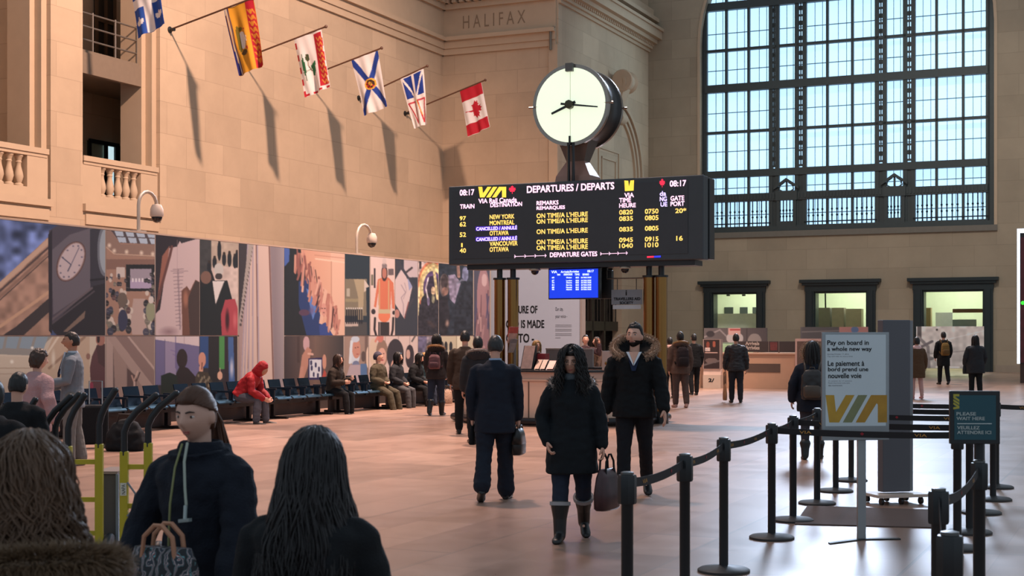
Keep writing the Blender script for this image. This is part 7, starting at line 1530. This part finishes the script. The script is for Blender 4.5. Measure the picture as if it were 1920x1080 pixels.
# ---- foreground: three people near the camera
# ponytail person in a navy parka
fp_ = fabric('parka_navy', (20, 25, 36), .3, 120)
def pony(p):
    mb = hair_cap(p.hc, p.Rh, p.k, line=.05, nape=-.08, puff=1.05, front=-.02, rough=.002); k = p.k
    rg = random.Random(9); b0 = p.hc + p.Rh @ V((0, .105, .0)) * k
    for _ in range(90):
        a = rg.uniform(0, 6.3); r = rg.uniform(0, .024); o = V((cos(a) * r, 0, sin(a) * r)); e = V((rg.uniform(-.03, .03), rg.uniform(-.02, .03), 0))
        mb.tube([p.hc + p.Rh @ ((V((0, .08, .01)) + o) * k), p.hc + p.Rh @ ((V((0, .125, -.0)) + o) * k), p.hc + p.Rh @ ((V((0, .155, -.07)) + o * 1.3 + e * .3) * k), p.hc + p.Rh @ ((V((0, .15, -.17)) + o * 1.2 + e) * k), p.hc + p.Rh @ ((V((0, .135, -.25 - rg.uniform(0, .05))) + o * .5 + e) * k)], [.004, .005, .005, .0045, .001], 5)
    for _ in range(260):
        az = rg.uniform(-2.0, 2.0); d0 = V((sin(az), -cos(az), .68 - .42 * max(0, abs(az) - .5))).normalized(); d1 = V((rg.uniform(-.1, .1), 1, .02 + rg.uniform(-.1, .1))).normalized(); pts = []
        for q2 in range(9): d = d0.slerp(d1, q2 / 8); rr = 1.075 + .012 * sin(q2 * .8 + az * 9); pts.append(p.hc + p.Rh @ (V((d.x * .079, d.y * .1 + .006, d.z * .119)) * (k * rr)))
        mb.tube(pts, [.0025, .004, .0045, .0045, .0045, .0045, .004, .004, .003], 4)
    p.ob('hair', mb, hmat('hair_chestnut', (78, 46, 28)), auto=False)
p = person('person with a brown ponytail in a navy parka, looking down, in the left foreground', at(392, 5.6), 1.535, -28, lean=(4, 8), hd=(8, 10), aL=(14, 14, 12, 0), aR=(10, 20, 14, 4), lL=(16, 10), lR=(-10, 20), w=1.2, vox=.007, fem=True, facial=True, shw=1.12, skin=mat('skin_fair', (196, 154, 136), .55, var=.05),
           top=dict(c=fp_, th=.055, hem=.22, sl=.042, wr=.010, name='parka'), leg=dict(c=BLK, th=.018), shoe=dict(c=SHB), hair=pony, curl=45, collar=.03)
k = p.k; f = lambda x, y, z: p.nb + V((x, y, z)) * k
m = MB(); m.lathe([(.105 * k, -.03 * k), (.106 * k, .02 * k), (.094 * k, .06 * k), (.08 * k, .062 * k), (.078 * k, .0)], 22, f(0, .005, 0)); p.ob('collar', remesh(m, .01, 1, .004, 18), fp_, auto=False)
m = MB(); m.tube([f(-.0, -.118, .05), f(.0, -.165, -.05), f(.004, -.2, -.2), f(.0, -.205, -.35), f(.006, -.205, -.6)], .005 * k, 6); p.ob('zip', m, mat('zip_olive', (120, 122, 78), .4, .3))
cordm = mat('cord_silver', (150, 158, 146), .5)
m = MB(); m.tube([f(.03, -.12, .055), f(.06, -.175, -.02), f(.09, -.205, -.13), f(.105, -.215, -.2)], .006 * k, 6); p.ob('drawstring', m, cordm)
m = MB(); m.obx(f(.105, -.222, -.263), (1, .2, .12), (0, 1, 0), (0, 0, 1), .05 * k, .018, .014 * k); m.tube([f(.105, -.218, -.2), f(.105, -.222, -.258)], .008 * k, 6); p.ob('toggle', m, mat('toggle_metal', (170, 184, 184), .3, .6))
pat = bpy.data.materials.new('paisley_cloth'); pat.use_nodes = True; nt = pat.node_tree; b_ = nt.nodes['Principled BSDF']; tc = nt.nodes.new('ShaderNodeTexCoord'); wv = nt.nodes.new('ShaderNodeTexWave'); wv.inputs['Scale'].default_value = 9; wv.inputs['Distortion'].default_value = 9; wv.inputs['Detail'].default_value = 2; wv.inputs['Detail Scale'].default_value = 2.2
cr = nt.nodes.new('ShaderNodeValToRGB'); cr.color_ramp.interpolation = 'CONSTANT'; els = cr.color_ramp.elements; els[0].color = (*lin((20, 24, 30)), 1); els[1].position = .5; els[1].color = (*lin((96, 140, 146)), 1)
for ps, c_ in ((.62, (24, 26, 32)), (.74, (150, 66, 72)), (.84, (170, 176, 176)), (.93, (34, 40, 52))): e = els.new(ps); e.color = (*lin(c_), 1)
nt.links.new(tc.outputs['Object'], wv.inputs['Vector']); nt.links.new(wv.outputs['Fac'], cr.inputs[0]); nt.links.new(cr.outputs[0], b_.inputs['Base Color']); b_.inputs['Roughness'].default_value = .7
q = P(306, 990, 5.25)
handbag(q + V((0, 0, .03)), 'teal red and black patterned bag at the hip of the ponytail person', pat, mat('strap_tan', (170, 120, 92), .6), .30, .32, .16, .10, -20, 'patterned_handbag', 'bag')
# person with long dark hair seen from behind
def longdark(p):
    mb = hair_cap(p.hc, p.Rh, p.k, line=.06, nape=-.14, puff=1.16, rough=.003); locks(mb, p.hc, p.Rh, p.k, 1500, .66, .018, 0, 1.34, .0042, 21, .5, out=2.0, segs=16, fr=1.7, sides=4); p.ob('hair', mb, hmat('hair_near_black', (24, 20, 22)), auto=False)
q = at(574, 4.35)
p = person('person with long dark hair and a black coat, back turned, in the centre foreground', q, 1.405, 172, lean=(3, 8), hd=(-6, 12), aL=(6, 12, 20, 0), aR=(6, 12, 20, 0), w=1.2, vox=.009, fem=True, shw=1.12, top=dict(c=fabric('coat_black', (18, 21, 25), .3, 160), th=.05, hem=.3, sl=.04, wr=.008, name='coat'), leg=dict(c=BLK), shoe=dict(c=SHB), hair=longdark)
# person with brown curly hair at the lower left
def curlbrown(p):
    mb = hair_cap(p.hc, p.Rh, p.k, line=.06, nape=-.15, puff=1.3, rough=.03, nu=60, nv=44); locks(mb, p.hc, p.Rh, p.k, 2000, .46, .034, 36, 1.40, .0030, 31, .45, out=1.6, segs=26, fr=1.5, sides=4); p.ob('hair', mb, hmat('hair_curly_brown', (88, 64, 46)), auto=False)
q = at(58, 3.6)
p = person('person with thick curly brown hair, back turned, in the lower left foreground', q, 1.435, 205, lean=(3, 7), hd=(-14, 8), aL=(6, 12, 20, 0), aR=(6, 12, 20, 0), w=1.15, vox=.009, fem=True, facial=True, shw=1.05, top=dict(c=fabric('coat_dark_teal', (18, 24, 28), .3, 160), th=.05, hem=.3, sl=.042, wr=.008, name='coat'), leg=dict(c=BLK), shoe=dict(c=SHB), hair=curlbrown)
fur_hood(p, fabric('coat_dark_teal', (18, 24, 28)), hmat('fur_brown', (110, 88, 66)), .24, n=1800, L=.055, dz=-.12, back=.1, hr=.0012)
